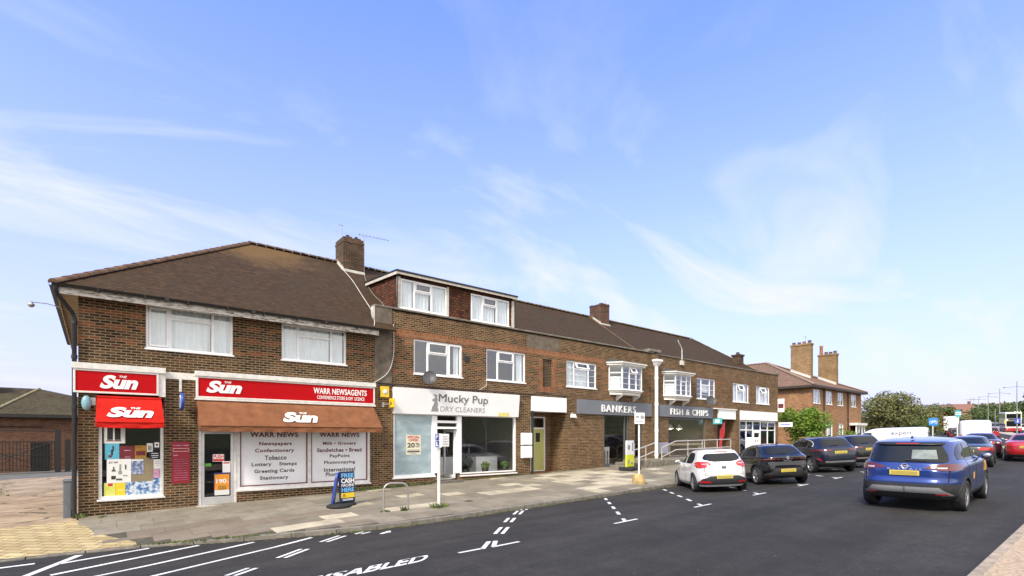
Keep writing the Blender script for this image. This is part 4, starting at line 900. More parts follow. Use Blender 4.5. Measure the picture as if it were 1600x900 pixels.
sign('small blank white sign board over the narrow white door at the right', 32.18, 34.42, 3.28, 3.90, WHITE, .10)
m = MB(); m.box(31.5, 34.5, -.16, -.002, 3.905, 3.98); tag(m.build('shelf_ledge', WPAINT), 'thin white ledge above the small blank sign at the right', 'ledge')
sign('wide blank white sign board over the white framed end shop', 35.15, 40.71, 3.28, 3.92, WHITE, .14)
t = thing('projecting_sign', 'white projecting sign with purple lettering at the far end of the parade', 'sign', (41.1, -.1, 2.85)); m = MB(); m.box(41.08, 41.14, -1.05, -.05, 2.85, 3.2); m.build('sign_board', WHITE, t)
m = MB(); m.box(41.074, 41.079, -.9, -.2, 2.97, 3.09); m.build('purple_strip', plain('lilac ink', (.33, .30, .68), .5, var=.2, scale=9), t)
m = MB(); m.tube([(41.05, -.1, 3.25), (41.05, -1.0, 3.25)], .02, 6); m.build('bracket', IRON, t)
t = thing('projecting_sign', 'white upright board with dark panel on the last brick corner', 'sign', (41.0, -.1, 3.9)); m = MB(); m.box(40.98, 41.04, -.5, -.03, 4.0, 5.0); m.build('sign_board', WHITE, t); m = MB(); m.box(40.974, 40.979, -.46, -.07, 4.28, 4.62); m.build('dark_panel', INKM, t)
t = thing('hanging_sign', 'small turquoise hanging sign beside the red feather flag', 'sign', (31.5, -.1, 2.9)); m = MB(); m.box(31.35, 31.40, -.75, -.15, 2.92, 3.28); m.build('sign_board', plain('turquoise panel', (.10, .50, .52), .5), t); m = MB(); m.tube([(31.375, -.003, 3.3), (31.375, -.75, 3.3)], .015, 6); m.build('bracket', IRON, t); m = MB(); m.box(31.343, 31.349, -.6, -.3, 3.0, 3.2); m.build('white_mark', LETW, t)
# ------------------------------------------------------------ awnings
def awning(label, x0, x1, zt, zb, out_, val, mat, logo, sag=.02):
    t = thing('awning', label, 'awning', ((x0+x1)/2, 0, zb)); n = max(10, int((x1-x0)/.12)); m = MB(); P = []
    for i in range(9):
        f = i/8; y = -.13-(out_-.13)*f**.85; z = zt-(zt-zb-val)*(f**1.15)
        P.append([(x0+(x1-x0)*(j/n)+.03*f*(1 if j > n/2 else -1), y, z-sag*math.sin(math.pi*f)*(.6+.9*math.sin(j*.9)*math.sin(j*.37+1))-.02*f*math.sin(math.pi*j/n)) for j in range(n+1)])
    m.grid(P); e = P[-1]
    m.build('canopy', mat, t, merge=True)
    m = MB(); rows = [e]+[[(x, y-.012*math.sin(j*1.3+k)-.004*k, z-val*k/3) for j, (x, y, z) in enumerate(e)] for k in (1, 2, 3)]; m.grid(rows); m.build('valance', mat, t)
    for s, col in ((0, 0), (1, -1)):
        m = MB(); side = [r[col] for r in P]; m.face([(side[0][0], -.01, side[0][2])]+side+[(side[-1][0], side[-1][1]+.02, zb+.02), (side[0][0], -.01, zb+.45*(zt-zb))]); m.build('side_cheek', mat, t)
    m = MB(); m.tube([(x0, e[0][1], e[0][2]), (x1, e[0][1], e[0][2])], .022, 8); m.tube([(x0, -.1, zt+.02), (x1, -.1, zt+.02)], .05, 8); m.build('roller', mat, t)
    a, b = P[2][0], P[7][0]; V = Vector((0, a[1]-b[1], a[2]-b[2])); L = V.length; V.normalize(); c0, c1 = logo
    lg = MB(); O = (0, b[1]-.034, b[2]-.012)
    write(lg, 'Sun', c0, c1, .06, L*.78, O, V=V, shear=.28, bold=.05, depth=.006); xm = c0+(c1-c0)*.5; write(lg, 'THE', xm, xm+(c1-c0)*.22, L*.665, L*.79, O, V=V, shear=.25, bold=.02, depth=.006)
    lg.build('lettering', LETW, t); return t
awning('small red canvas awning with white newspaper logo over the poster window', .38, 1.80, 3.15, 2.36, .62, .14, REDF, (.58, 1.60))
awning('long faded terracotta awning with white logo across the newsagent window', 2.66, 8.12, 3.17, 2.27, .85, .16, ORNG, (4.9, 6.0))
# ------------------------------------------------------------ posters and stickers
def poster(label, x0, x1, z0, z1, mat, y=.066, marks=(), cat='poster', name='poster', grp=None):
    """marks: (u0,u1,v0,v1,material) as fractions, or text"""
    t = thing(name, label, cat, ((x0+x1)/2, y, z0), group=grp); onebox('sheet', mat, t, x0, x1, y-.003, y, z0, z1)
    w, h = x1-x0, z1-z0
    for k, mk in enumerate(marks):
        m = MB(); a, b, c, d = x0+w*mk[0], x0+w*mk[1], z0+h*mk[2], z0+h*mk[3]
        if len(mk) > 5: write(m, mk[5], a, b, c, d, (0, y-.0031, 0), depth=.002, bold=mk[6] if len(mk) > 6 else .02); m.build('lettering', mk[4], t)
        elif mk[4] is None: pass
        else: m.box(a, b, y-.0045-.0008*k, y-.0031, c, d); m.build('printed_panel', mk[4], t)
    return t
paper = plain('white paper', (.74, .74, .72), .6, var=.04, scale=9)
def blot(name, stops, scale=7):
    N = NT(name); o = N.n('ShaderNodeNewGeometry').outputs['Position']; N.l(N.ramp(N.noise(o, scale, 3, .6), stops, 'LINEAR'), N.b.inputs['Base Color']); N.set(Roughness=.5); MATS[name] = N.m; return N.m
LBL = blot('blue print', [(.3, (.03, .08, .24)), (.45, (.10, .22, .45)), (.55, (.55, .62, .70)), (.75, (.70, .73, .75))], 11)
CYAN = plain('cyan print', (.10, .42, .58), .5, var=.15); MAR = plain('maroon print', (.16, .012, .02), .5, var=.2); AMB = plain('amber print', (.42, .20, .02), .5, var=.3, scale=9); KHA = plain('brown card', (.26, .21, .125), .8, var=.08)
YLG = blot('lime yellow print', [(.3, (.45, .55, .06)), (.5, (.66, .66, .12)), (.7, (.55, .62, .28))], 6); YE2 = plain('yellow print', (.80, .58, .02), .5, var=.08); PNK = blot('pink print', [(.35, (.25, .10, .22)), (.6, (.60, .33, .48))], 10)
PHO = blot('photo print', [(.35, (.04, .06, .16)), (.5, (.20, .25, .40)), (.65, (.6, .6, .6))], 14)
grey_l = INKG; W_ = .47
poster('white double panelled notice frame high in the poster window under the red awning', .53, .99, 1.93, 2.42, paper, marks=[(.15, .42, .2, 1, INKB), (.5, .78, .2, 1, INKB), (.12, .45, .12, .18, INKM), (.48, .8, .12, .18, INKM)])
poster('bright blue poster with dark diving figure in the poster window', .55, .86, 1.50, 1.93, CYAN, marks=[(.42, .56, .25, .6, INKB), (.52, .62, .5, .85, INKB), (.25, .48, .12, .27, INKM)])
poster('dark maroon poster between the blue and amber ones', .87, 1.20, 1.50, 1.86, MAR, marks=[(.3, .75, .62, .68, PNK), (.35, .7, .12, .17, PNK)])
poster('amber and brown poster right of the maroon one', 1.205, 1.47, 1.52, 1.87, AMB, marks=[(.1, .9, .2, .55, MAR)])
poster('small white sheet with grey ring near the top of the poster window', 1.475, 1.615, 1.68, 1.93, paper, marks=[(.2, .8, .2, .7, INKG)])
poster('small black sheet with white round emblem at the top right of the poster window', 1.62, 1.80, 1.74, 2.02, INKB, marks=[(.2, .8, .25, .75, LETW), (.35, .65, .4, .6, INKB)])
poster('black notice with white border lines in the poster window', 1.53, 1.79, 1.49, 1.69, INKB, marks=[(.2, .8, .7, .78, LETW), (.2, .85, .4, .48, LETW), (.25, .75, .15, .22, LETW)])
t = poster('big white price sheet with small black product pictures in the poster window', .59, 1.12, .85, 1.50, paper, y=.060, marks=[(.08, .45, .82, .90, INKB, '£7.49'), (.2, .36, .48, .56, INKD), (.25, .31, .56, .68, INKD), (.47, .62, .36, .50, INKG), (.51, .58, .5, .78, INKG), (.74, .8, .56, .76, INKD), (.18, .36, .16, .30, INKB), (.38, .62, .11, .18, INKD), (.66, .84, .28, .32, INKG)])
poster('photo poster of people on a motorbike in the poster window', 1.125, 1.40, 1.07, 1.48, PHO, y=.061, marks=[(0, 1, .9, 1, paper)])
poster('plain brown card behind the posters in the poster window', 1.12, 1.64, .86, 1.52, KHA, y=.068)
poster('white notice with grey lines at the right edge of the poster window', 1.635, 1.80, 1.20, 1.47, paper, marks=[(.2, .8, .75, .79, INKG), (.15, .85, .55, .59, INKG), (.3, .7, .35, .38, INKG)])
poster('pink notice at the right edge of the poster window', 1.635, 1.80, .94, 1.19, PNK)
poster('lime and yellow poster at the bottom left of the poster window', .53, .78, .49, .86, YLG, y=.064, marks=[(.35, .75, .75, .95, INKR)])
poster('plain yellow poster at the bottom of the poster window', .785, .99, .49, .86, YE2, y=.064, marks=[(.25, .85, .35, .5, YLG)])
x = .995
grp = 'blue and white leaflets along the foot of the poster window'
for k, w in enumerate((.19, .22, .21, .18)):
    for z0, z1 in ((.49, .66), (.665, .86 if k < 3 else .93)): poster('blue and white printed leaflet in the bottom rows of the poster window', x, min(x+w-.004, 1.80), z0, z1, LBL, y=.064, cat='leaflet', name='leaflet', grp=grp)
    x += w
t = poster('tall crimson notice board screwed to the brick pier between window and door', 2.05, 2.51, .76, 1.97, plain('crimson board', (.28, .008, .022), .45, var=.05), y=-.022, cat='notice board', name='notice_board', marks=[(.08, .92, .90, .92, PNK), (.08, .92, .835, .842, LETW), (.08, .92, .765, .772, LETW), (.08, .09, .765, .842, LETW), (.91, .92, .765, .842, LETW), (.1, .35, .66, .685, PNK)]+[(.12, .88, z, z+.006, PNK) for z in np.arange(.08, .62, .055)])
poster('orange price poster on the lower glass of the newsagent door', 3.13, 3.56, .34, 1.02, plain('orange print', (.80, .30, .02), .5, var=.1), y=.050, marks=[(0, 1, .93, 1, NAVYB), (.0, .04, 0, .93, NAVYB), (.96, 1, 0, .93, NAVYB), (.04, .96, 0, .22, paper), (.14, .78, .52, .72, LETW, '190', .03), (.8, .92, .53, .60, LETW, 'ml', 0), (.25, .75, .24, .42, AMB)])
poster('red and white push sticker in the middle of the newsagent door', 3.10, 3.40, 1.36, 1.58, paper, y=.050, marks=[(.02, .98, .05, .36, INKR), (.05, .95, .42, .95, INKR, 'PUSH', .03)])
poster('small white sheet with red heading on the right of the newsagent door', 3.36, 3.57, 1.02, 1.36, paper, y=.0505, marks=[(.1, .9, .8, .92, INKR)])
poster('small green sticker on the left of the newsagent door', 2.90, 3.06, 1.22, 1.31, plain('green print', (.10, .42, .05), .5), y=.050, cat='sticker', name='sticker')
# lettering on the white window panels
def panel_text(root, x0, x1, lines):
    for body, u0, u1, z, h, mat in lines:
        m = MB(); write(m, body, x0+(x1-x0)*u0, x0+(x1-x0)*u1, z, z+h, (0, .0795, 0), depth=.003, bold=.036, sp=1.1); m.build('lettering', mat, pv)
ST = [1.80, 1.58, 1.36, 1.14, .92, .70]
for (b, u0, u1, mt), z in zip([('Newspapers', .27, .76, INKM), ('Confectionary', .21, .80, INKM), ('Tobacco', .35, .68, INKD), ('Lottery    Stamps', .16, .84, INKD), ('Greeting Cards', .20, .80, INKD), ('Stationary', .28, .71, INKD)], ST): panel_text(A_, 3.85, 5.87, [(b, u0, u1, z, .15, mt)])
for (b, u0, u1, mt), z in zip([('Milk • Grocery', .20, .80, INKM), ('Sandwiches • Bread', .10, .90, INKM), ('PayPoint', .32, .68, INKD), ('Photocopying', .22, .78, INKD), ('International', .22, .78, INKD), ('Phone Cards', .25, .75, INKD)], [1.80, 1.58, 1.36, 1.14, .90, .74]): panel_text(A_, 6.01, 7.98, [(b, u0, u1, z, .14, mt)])
panel_text(A_, 3.85, 5.87, [('WARR NEWS', .14, .86, 2.10, .16, INKM)]); panel_text(A_, 6.01, 7.98, [('WARR NEWS', .14, .86, 2.10, .16, INKM)])
poster('cream special offer poster on the frosted cleaners window', 9.55, 10.18, 1.42, 2.18, plain('cream paper', (.72, .68, .53), .6, var=.04), y=.066, marks=[(.08, .92, .82, .95, INKR, 'SPECIAL', .03), (.16, .84, .67, .79, INKR, 'OFFER', .03), (.08, .58, .36, .60, INKB, '20', .03), (.62, .92, .48, .60, INKB, '%', .02), (.62, .92, .37, .45, INKB, 'OFF', .02), (.1, .9, .22, .25, INKG), (.08, .92, .12, .19, INKD), (.3, .7, .05, .07, INKG)])
# ------------------------------------------------------------ wall fittings
t = thing('wall_light', 'pale blue bulkhead light on the left pier of the corner shop', 'wall light', (.20, -.15, 2.95)); m = MB(); m.ball((.17, -.16, 3.0), .11, .10, .2); m.build('lamp_body', plain('pale blue enamel', (.20, .38, .43), .4), t); m = MB(); m.box(.2, .36, -.12, -.003, 2.95, 3.15); m.build('bracket', GALV, t)
m = MB(); m.hexa([(.33, -.10, 2.82), (.45, -.14, 2.85), (.45, -.05, 2.85), (.33, -.003, 2.82)], [(.30, -.10, 3.0), (.43, -.14, 3.02), (.43, -.05, 3.02), (.30, -.003, 3.0)]); tag(m.build('floodlight', plain('rusty brown', (.19, .10, .05), .8)), 'small brown floodlight tucked beside the red awning', 'floodlight')
t = thing('projecting_sign', 'round blue and white projecting sign on the notice pier', 'sign', (2.28, -.1, 3.0)); m = MB(); m.lathe([(0, -.04), (.23, -.04), (.25, -.02), (.25, .02), (.23, .04), (0, .04)], (2.27, -.32, 3.12), axis='x', n=28); m.build('disc', plain('blue enamel', (.02, .07, .35), .35), t)
m = MB(); m.lathe([(.15, -.046), (.19, -.046), (.19, -.0405), (.15, -.0405), (.15, -.046)], (2.27, -.32, 3.12), axis='x', n=28); m.build('white_ring', LETW, t); m = MB(); m.tube([(2.27, -.003, 3.35), (2.27, -.32, 3.38)], .018, 6); m.build('bracket', IRON, t)
for k, (lab, x, z, y) in enumerate((('square yellow alarm box with round emblem on the rendered pier', 8.44, 3.56, -.10), ('yellow alarm box seen edge on above the cleaners window', 8.80, 3.18, -.34))):
    t = thing('alarm_box', lab, 'alarm box', (x, y, z)); m = MB(); 
    if k == 0: m.box(x, x+.34, -.10, -.033, z, z+.40)
    else: m.box(x-.02, x+.05, -.42, -.06, z, z+.34)
    m.build('cover', YEL, t, bevel=.02); m = MB()
    if k == 0: m.lathe([(0, -.012), (.09, -.012), (.09, 0), (0, 0)], (x+.17, -.10, z+.2), axis='y', n=20)
    else: m.lathe([(0, -.01), (.07, -.01), (.07, 0), (0, 0)], (x-.02, -.24, z+.18), axis='x', n=18)
    m.build('emblem', LETW if k == 0 else AMB, t)
    if k: m = MB(); m.box(x-.3, x-.22, -.10, -.031, z+.02, z+.2); m.tube([(x-.25, -.08, z+.12), (x, -.2, z+.14)], .018, 6); m.build('bracket', GALV, t)
def dish(label, x, y, z, r, az):
    t = thing('satellite_dish', label, 'satellite dish', (x, y, z)); rot = Matrix.Rotation(az, 3, 'Z') @ Matrix.Rotation(R(-18), 3, 'X'); m = MB(); P = []
    for i in range(7):
        q = r*i/6; P.append([Vector((x, y, z))+rot @ Vector((q*math.cos(a), -.02+.25*q*q/r*-1+.0, q*1.05*math.sin(a)))*1 for a in np.linspace(0, 2*math.pi, 25)])
    P = [[tuple(v) for v in row_] for row_ in P]; m.grid(P); m.build('reflector', plain('grey dish', (.05, .052, .056), .5), t)
    c = Vector((x, y, z)); m = MB(); m.tube([c+rot @ Vector((0, 0, -r)), c+rot @ Vector((0, -r*1.3, -r*.35))], .012, 6); m.tube([c+rot @ Vector((0, -r*1.3, -r*.35)), c+rot @ Vector((0, -r*1.1, -r*.25))], .03, 8); m.build('feed_arm', GREYD, t)
    m = MB(); m.tube([c+rot @ Vector((0, 0, 0)), (x, -.003, z-.1)], .02, 6); m.build('wall_mount', GREYD, t)
dish('grey satellite dish above the white dry cleaners sign', 10.36, -.32, 4.36, .27, R(-35)); dish('grey satellite dish above the end of the FISH & CHIPS sign', 30.6, -.4, 4.36, .30, R(-35))
for k, (z, lab) in enumerate(((1.74, 'upper of two white meter boxes beside the recessed door'), (1.15, 'lower of two white meter boxes beside the recessed door'))):
    t = thing('meter_box', lab, 'meter box', (15.5, -.1, z)); m = MB(); m.box(15.20, 15.77, -.16, -.002, z, z+.54); m.build('case', UPVC, t, bevel=.015); m = MB(); m.box(15.235, 15.735, -.168, -.161, z+.035, z+.505); m.build('cover', UPVC, t, bevel=.004)
t = thing('floodlight', 'white floodlight on the brick between the blank sign and BANKERS sign', 'floodlight', (18.45, -.1, 3.0)); m = MB(); m.hexa([(18.32, -.22, 3.04), (18.62, -.22, 3.04), (18.62, -.05, 3.04), (18.32, -.05, 3.04)], [(18.36, -.18, 3.22), (18.58, -.18, 3.22), (18.58, -.05, 3.22), (18.36, -.05, 3.22)]); m.build('lamp_body', WPAINT, t); m = MB(); m.box(18.4, 18.54, -.05, -.002, 3.1, 3.3); m.build('bracket', GALV, t)
t = thing('street_lamp', 'small lamp on a thin curved arm off the left corner of the building', 'street lamp', (-.0, 1.6, 5.6)); m = MB(); m.tube([(-.003, 1.8, 5.62), (-.35, 1.8, 5.78), (-.7, 1.8, 5.86), (-1.02, 1.8, 5.86)], .014, 8); m.build('arm', GALV, t); m = MB(); m.lathe([(.0, .06), (.03, .06), (.05, .02), (.085, -.02), (.05, -.08), (0, -.1)], (-1.03, 1.8, 5.80), n=14); m.build('lantern', GALV, t)
t = thing('cable_duct', 'dark grey metal duct box at the foot of the corner drainpipe', 'duct', (-.3, .3, 0)); m = MB(); m.box(-.30, -.14, .05, .35, -.1, .95); m.build('casing', plain('slate grey metal', (.13, .145, .165), .5, var=.15), t, bevel=.01); m = MB(); m.hexa([(-.32, .03, .951), (-.12, .03, .951), (-.12, .37, .951), (-.32, .37, .951)], [(-.30, .05, 1.0), (-.14, .05, 1.0), (-.14, .35, 1.0), (-.30, .35, 1.0)]); m.build('lid', MATS['slate grey metal'], t)

# ------------------------------------------------------------ on the pavement
def hp(x, y): return Hpave(x, y)
x, y = 6.0, -2.75; z = hp(x, y)
t = thing('pavement_sign', 'blue swing board sign on black rubber base reading FREE CASH MACHINE HERE', 'pavement sign', (x, y, z))
m = MB(); prof = [(0, 0), (.34, 0), (.34, .05), (.26, .09), (0, .09)]; b = len(m.v); m.lathe(prof, (x-.12, y-.05, z), n=24); m.lathe(prof, (x+.16, y+.22, z), n=24); m.build('base', RUBBER, t)
pa = Plane(x-.08, y-.02, R(12)); rows = []
m = MB(); lo = [pa.p(0, -.03, z+.10), pa.p(.52, -.03, z+.10), pa.p(.52, .03, z+.10), pa.p(0, .03, z+.10)]; hi = [pa.p(0.02, .05, z+1.02), pa.p(.54, .05, z+1.02), pa.p(.54, .11, z+1.02), pa.p(.02, .11, z+1.02)]
m.hexa(lo, hi); m.build('front_panel', plain('dark navy panel', (.008, .018, .055), .4), t, bevel=.02)
O = Vector(pa.p(0, -.0305, z+.10)); U = Vector((pa.u.x, pa.u.y, 0)); V = (Vector(pa.p(.02, .05, z+1.02))-Vector(pa.p(0, -.03, z+.10))).normalized()
cy = plain('light blue print', (.16, .46, .80), .5)
m = MB(); write(m, 'FREE', .06, .48, .74, .87, O, U, V, depth=.006, bold=.03); m.build('lettering', cy, t); m = MB(); write(m, 'HERE', .06, .48, .32, .44, O, U, V, depth=.006, bold=.03); m.build('lettering', cy, t)
m = MB(); write(m, 'CASH', .05, .49, .58, .72, O, U, V, depth=.006, bold=.03); write(m, 'MACHINE', .06, .48, .47, .56, O, U, V, depth=.006, bold=0)
for k in range(2): p = [O+U*a+V*b for a, b in ((.08, .10-.03*k), (.44, .10-.03*k), (.44, .115-.03*k), (.08, .115-.03*k))]; m.face([tuple(q-V.cross(U)*.004*0+U.cross(V)*.005) for q in p])
m.build('lettering', LETW, t)
m = MB(); p = [O+U*a+V*b+U.cross(V)*.004 for a, b in ((.035, .145), (.49, .145), (.49, .29), (.035, .29))]; m.face([tuple(q) for q in p]); m.build('yellow_band', YE2, t)
m = MB(); p = [O+U*a+V*b+U.cross(V)*.007 for a, b in ((.09, .17), (.18, .17), (.18, .26), (.09, .26))]; m.face([tuple(q) for q in p]); m.build('emblem', AMB, t)
pb = Plane(x-.30, y+.02, R(58)); m = MB(); pts = []
for k in range(13): a = math.pi*k/12; pts.append((.15-.15*math.cos(a), .80+.20*math.sin(a)))
out_l = [(0, .10)]+pts+[(.30, .10)]; m.hexa([pb.p(u, -.03-.16*(zz-.1), z+zz) for u, zz in out_l][::-1], [pb.p(u, .03-.16*(zz-.1), z+zz) for u, zz in out_l][::-1]); m.build('back_panel', plain('royal blue panel', (.02, .06, .32), .4, var=.1), t)
# cycle stand, posts
t = thing('bicycle_stand', 'bare steel hoop bicycle stand near the kerb', 'bicycle stand', (6.9, -4.42, hp(6.9, -4.42)))
a, b = Vector((6.57, -4.34, 0)), Vector((7.24, -4.50, 0)); a.z = hp(a.x, a.y); b.z = hp(b.x, b.y); d = (b-a).normalized(); zz = a.z+.79
pts = [a-Vector((0, 0, .05)), Vector((a.x, a.y, zz-.2))]
for k in range(1, 7): g = math.pi/2*k/6; pts.append(Vector((a.x, a.y, zz-.2))+d*.2*(1-math.cos(g))+Vector((0, 0, .2*math.sin(g))))
for k in range(0, 7): g = math.pi/2*k/6; pts.append(Vector((b.x, b.y, zz-.2))-d*.2*(1-math.sin(g))+Vector((0, 0, .2*math.cos(g))))
pts.append(b-Vector((0, 0, .05))); m = MB(); m.tube(pts, .026, 12); m.build('hoop', GALV, t)
m = MB(); [m.lathe([(.07, .0), (.07, .012), (.03, .012)], (p.x, p.y, p.z), n=16) for p in (a, b)]; m.build('foot_plate', GALV, t)
z = hp(8.13, -4.70); t = thing('sign_post', 'white post with blue parking plate and white notice near the bicycle stand', 'sign post', (8.13, -4.70, z))
m = MB(); m.tube([(8.13, -4.70, z-.1), (8.13, -4.70, z+2.15)], .045, 12); m.build('post', WPAINT, t)
psx = Plane(8.13, -4.70, R(0)); m = MB(); psx.box(m, -.17, .05, -.075, -.06, z+1.75, z+2.16); psx.box(m, .051, .30, -.0751, -.06, z+1.78, z+2.15); f = m.build('sign_plate', UPVC, t)
m = MB(); psx.box(m, -.165, -.045, -.081, -.0752, z+1.97, z+2.15); psx.box(m, -.165, -.045, -.081, -.0752, z+1.765, z+1.95); m.build('blue_panel', plain('sign blue', (.015, .06, .36), .4), f)
m = MB(); O = Vector(psx.p(0, -.082, 0)); U = Vector((psx.u.x, psx.u.y, 0)); write(m, 'P', -.14, -.075, z+1.995, z+2.13, O, U, depth=.002)
psx.box(m, -.145, -.10, -.083, -.0811, z+1.79, z+1.90); psx.box(m, -.10, -.065, -.083, -.0811, z+1.79, z+1.82); psx.box(m, -.14, -.115, -.083, -.0811, z+1.905, z+1.935); m.build('lettering', LETW, f)
m = MB()
for k in range(6): psx.box(m, .08, .27-.02*(k % 2), -.079, -.0752, z+1.83+.047*k, z+1.845+.047*k)
m.build('text_lines', INKG, f)
x, y = 17.1, -5.05; z = hp(x, y); t = thing('sign_post', 'white post with small square notice standing in a pale concrete lump', 'sign post', (x, y, z))
m = MB(); m.tube([(x, y, z), (x, y, z+2.45)], .036, 12); m.build('post', WPAINT, t); pq = Plane(x, y, R(-30)); m = MB(); pq.box(m, -.21, .21, -.065, -.05, z+2.36, z+2.80); f = m.build('sign_plate', UPVC, t, bevel=.006); m = MB()
pq.box(m, -.16, -.02, -.072, -.0655, z+2.60, z+2.68); pq.box(m, .03, .18, -.072, -.0655, z+2.56, z+2.70); pq.box(m, -.16, .16, -.072, -.0655, z+2.44, z+2.47); m.build('text_lines', INKG, f)
m = MB(); m.lathe([(.30, -.03), (.30, .08), (.26, .2), (.19, .31), (.10, .38), (.0, .40)], (x, y, z), n=9); 
m.v = [(a+.03*math.sin(7*c+3*a), b+.03*math.cos(9*a+5*c), c) for a, b, c in m.v]; m.build('concrete_base', plain('yellow stained concrete', (.46, .33, .14), .9, var=.3, scale=5), t)
x, y = 20.75, -1.75; z = .50; t = thing('pavement_sign', 'white and lime yellow board on a black base before the ramp', 'pavement sign', (x, y, z)); pq = Plane(x, y, R(14))
m = MB(); pq.box(m, -.52, .62, -.35, .35, z-.04, z+.12); m.build('base', RUBBER, t, bevel=.03); m = MB(); pq.box(m, -.42, .45, -.03, .03, z+.72, z+1.42); f = m.build('sign_board', UPVC, t, bevel=.01); m = MB(); pq.box(m, -.42, .45, -.031, .031, z+.14, z+.719); m.build('yellow_panel', plain('fluorescent yellow', (.70, .75, .02), .5), t)
m = MB(); pq.box(m, -.3, -.02, -.034, -.0315, z+.98, z+1.2); pq.box(m, .22, .36, -.034, -.0315, z+.9, z+1.32); pq.box(m, -.25, -.1, -.034, -.0315, z+.3, z+.5); pq.box(m, .1, .3, -.034, -.0315, z+.25, z+.35); m.build('faded_print', INKG, f)
# ramp, steps and rails of the chip shop
CR = plain('weathered concrete', (.20, .18, .14), .95, var=.35, scale=4, bump=.4)
t = thing('ramp', 'raised concrete ramp and steps with grey handrails before the chip shop', 'ramp', (26, -.8, .5))
m = MB(); m.box(22.4, 31.3, -1.55, -.003, .1, .88); m.build('platform', CR, t, bevel=.02); m = MB(); m.box(21.3, 22.398, -1.35, -.003, .1, .62); m.build('step', CR, t, bevel=.02); m = MB(); m.box(21.75, 22.397, -1.3, -.003, .621, .76); m.build('step', CR, t, bevel=.02)
RAILM = plain('grey painted handrail', (.42, .40, .39), .5, var=.1)
def rail(pts, name='handrail'): m = MB(); m.tube(pts, .03, 8); return m.build(name, RAILM, t)
yr = -1.42
rail([(21.9, yr, .62), (21.9, yr, 1.44)], 'rail_post'); rail([(22.5, yr, .7), (22.5, yr, 1.66)], 'rail_post')
rail([(23.25, yr, 1.78), (22.3, yr, 1.56), (21.65, yr, 1.45), (21.42, yr, 1.42), (21.34, yr, 1.3), (21.34, yr, 1.12), (21.42, yr, .99), (21.65, yr, .97), (22.3, yr, 1.1), (23.25, yr, 1.34)])
for zt, zb in ((1.86, 1.52),):
    rail([(23.9, yr, 1.52), (25.2, yr, 1.86), (28, yr, 1.90), (31.2, yr, 1.95)]); rail([(23.9, yr, 1.02), (25.2, yr, 1.38), (28, yr, 1.42), (31.2, yr, 1.47)])
for x in (23.9, 26.4, 27.9, 28.15, 29.6, 31.2): rail([(x, yr, .8), (x, yr, itp(x, [23.9, 25.2, 31.2], [1.52, 1.86, 1.95]))], 'rail_post')
# red feather flag and small white bin-like box
x, y = 31.35, -.55; z = .88; t = thing('feather_flag', 'curved red feather flag outside the chip shop', 'flag', (x, y, z)); m = MB(); cp = [(x-.05, y, z), (x+.0, y, z+.9), (x+.2, y, z+1.7), (x+.62, y, z+2.2), (x+.85, y, z+2.28)]; m.tube(cp, .014, 6); m.build('pole', BLACK, t)
m = MB(); zs = np.linspace(.15, 2.26, 16); P = []
for zz in zs:
    l = itp(zz, [.15, .9, 1.7, 2.2, 2.28], [-.03, .0, .2, .60, .82])+.0; w = itp(zz, [.15, .6, 1.7, 2.15, 2.26], [.34, .46, .56, .32, .06]); P.append([(x+l+w*k/5, y+.035*math.sin(zz*5+k*.8), z+zz) for k in range(6)])
m.grid(P); m.build('cloth', blot('red flag cloth', [(.36, (.50, .015, .015)), (.62, (.46, .02, .02)), (.70, (.62, .35, .32))], 5), t)
m = MB(); m.lathe([(0, 0), (.25, 0), (.25, .05), (0, .08)], (x-.05, y, z), n=16); m.build('base', BLACK, t)
x, y = 33.9, -1.1; z = hp(x, y); t = thing('cabinet', 'white utility cabinet in front of the blue glazed end shop', 'cabinet', (x+.6, y, z)); m = MB(); m.box(x+.3, x+1.1, y-.3, y+.2, z, z+1.25); m.build('case', UPVC, t, bevel=.02); m = MB(); m.box(x+.5, x+.62, y-.308, y-.301, z+.95, z+1.1); m.box(x+.8, x+.9, y-.308, y-.301, z+.95, z+1.1); m.build('vent', INKG, t)
# ------------------------------------------------------------ inside the shops
t = thing('shop_counter', 'white counter inside the cleaners shop window', 'counter', (13.2, 2, .4)); m = MB(); m.box(12.0, 13.0, 1.8, 2.4, .4, 1.22); m.box(13.6, 14.8, 1.2, 1.9, .4, 1.22); m.build('front_panel', WHITE, t); m = MB(); m.box(11.95, 13.05, 1.75, 2.45, 1.221, 1.26); m.box(13.55, 14.85, 1.15, 1.95, 1.221, 1.26); m.build('counter_top', GREYS, t)
t = thing('clothes_rail', 'rail of hung clothes seen through the open cleaners door', 'clothes rail', (11.6, 2.6, .4)); m = MB(); m.tube([(11.3, 2.9, 2.1), (13.5, 3.4, 2.1)], .02, 6); m.build('rail', GALV, t)
for k in range(14):
    m = MB(); x = 11.35+.15*k; y = 2.92+.034*k; m.hexa([(x-.03, y-.25, .95), (x+.03, y-.25, .95), (x+.03, y+.25, .95), (x-.03, y+.25, .95)], [(x-.02, y-.19, 2.0), (x+.02, y-.19, 2.0), (x+.02, y+.19, 2.0), (x-.02, y+.19, 2.0)]); g = (.05, .10, .2, .35, .5)[k % 5]; m.build('garment', plain('garment %d' % (k % 5), (g, g, g*.98), .9), t)
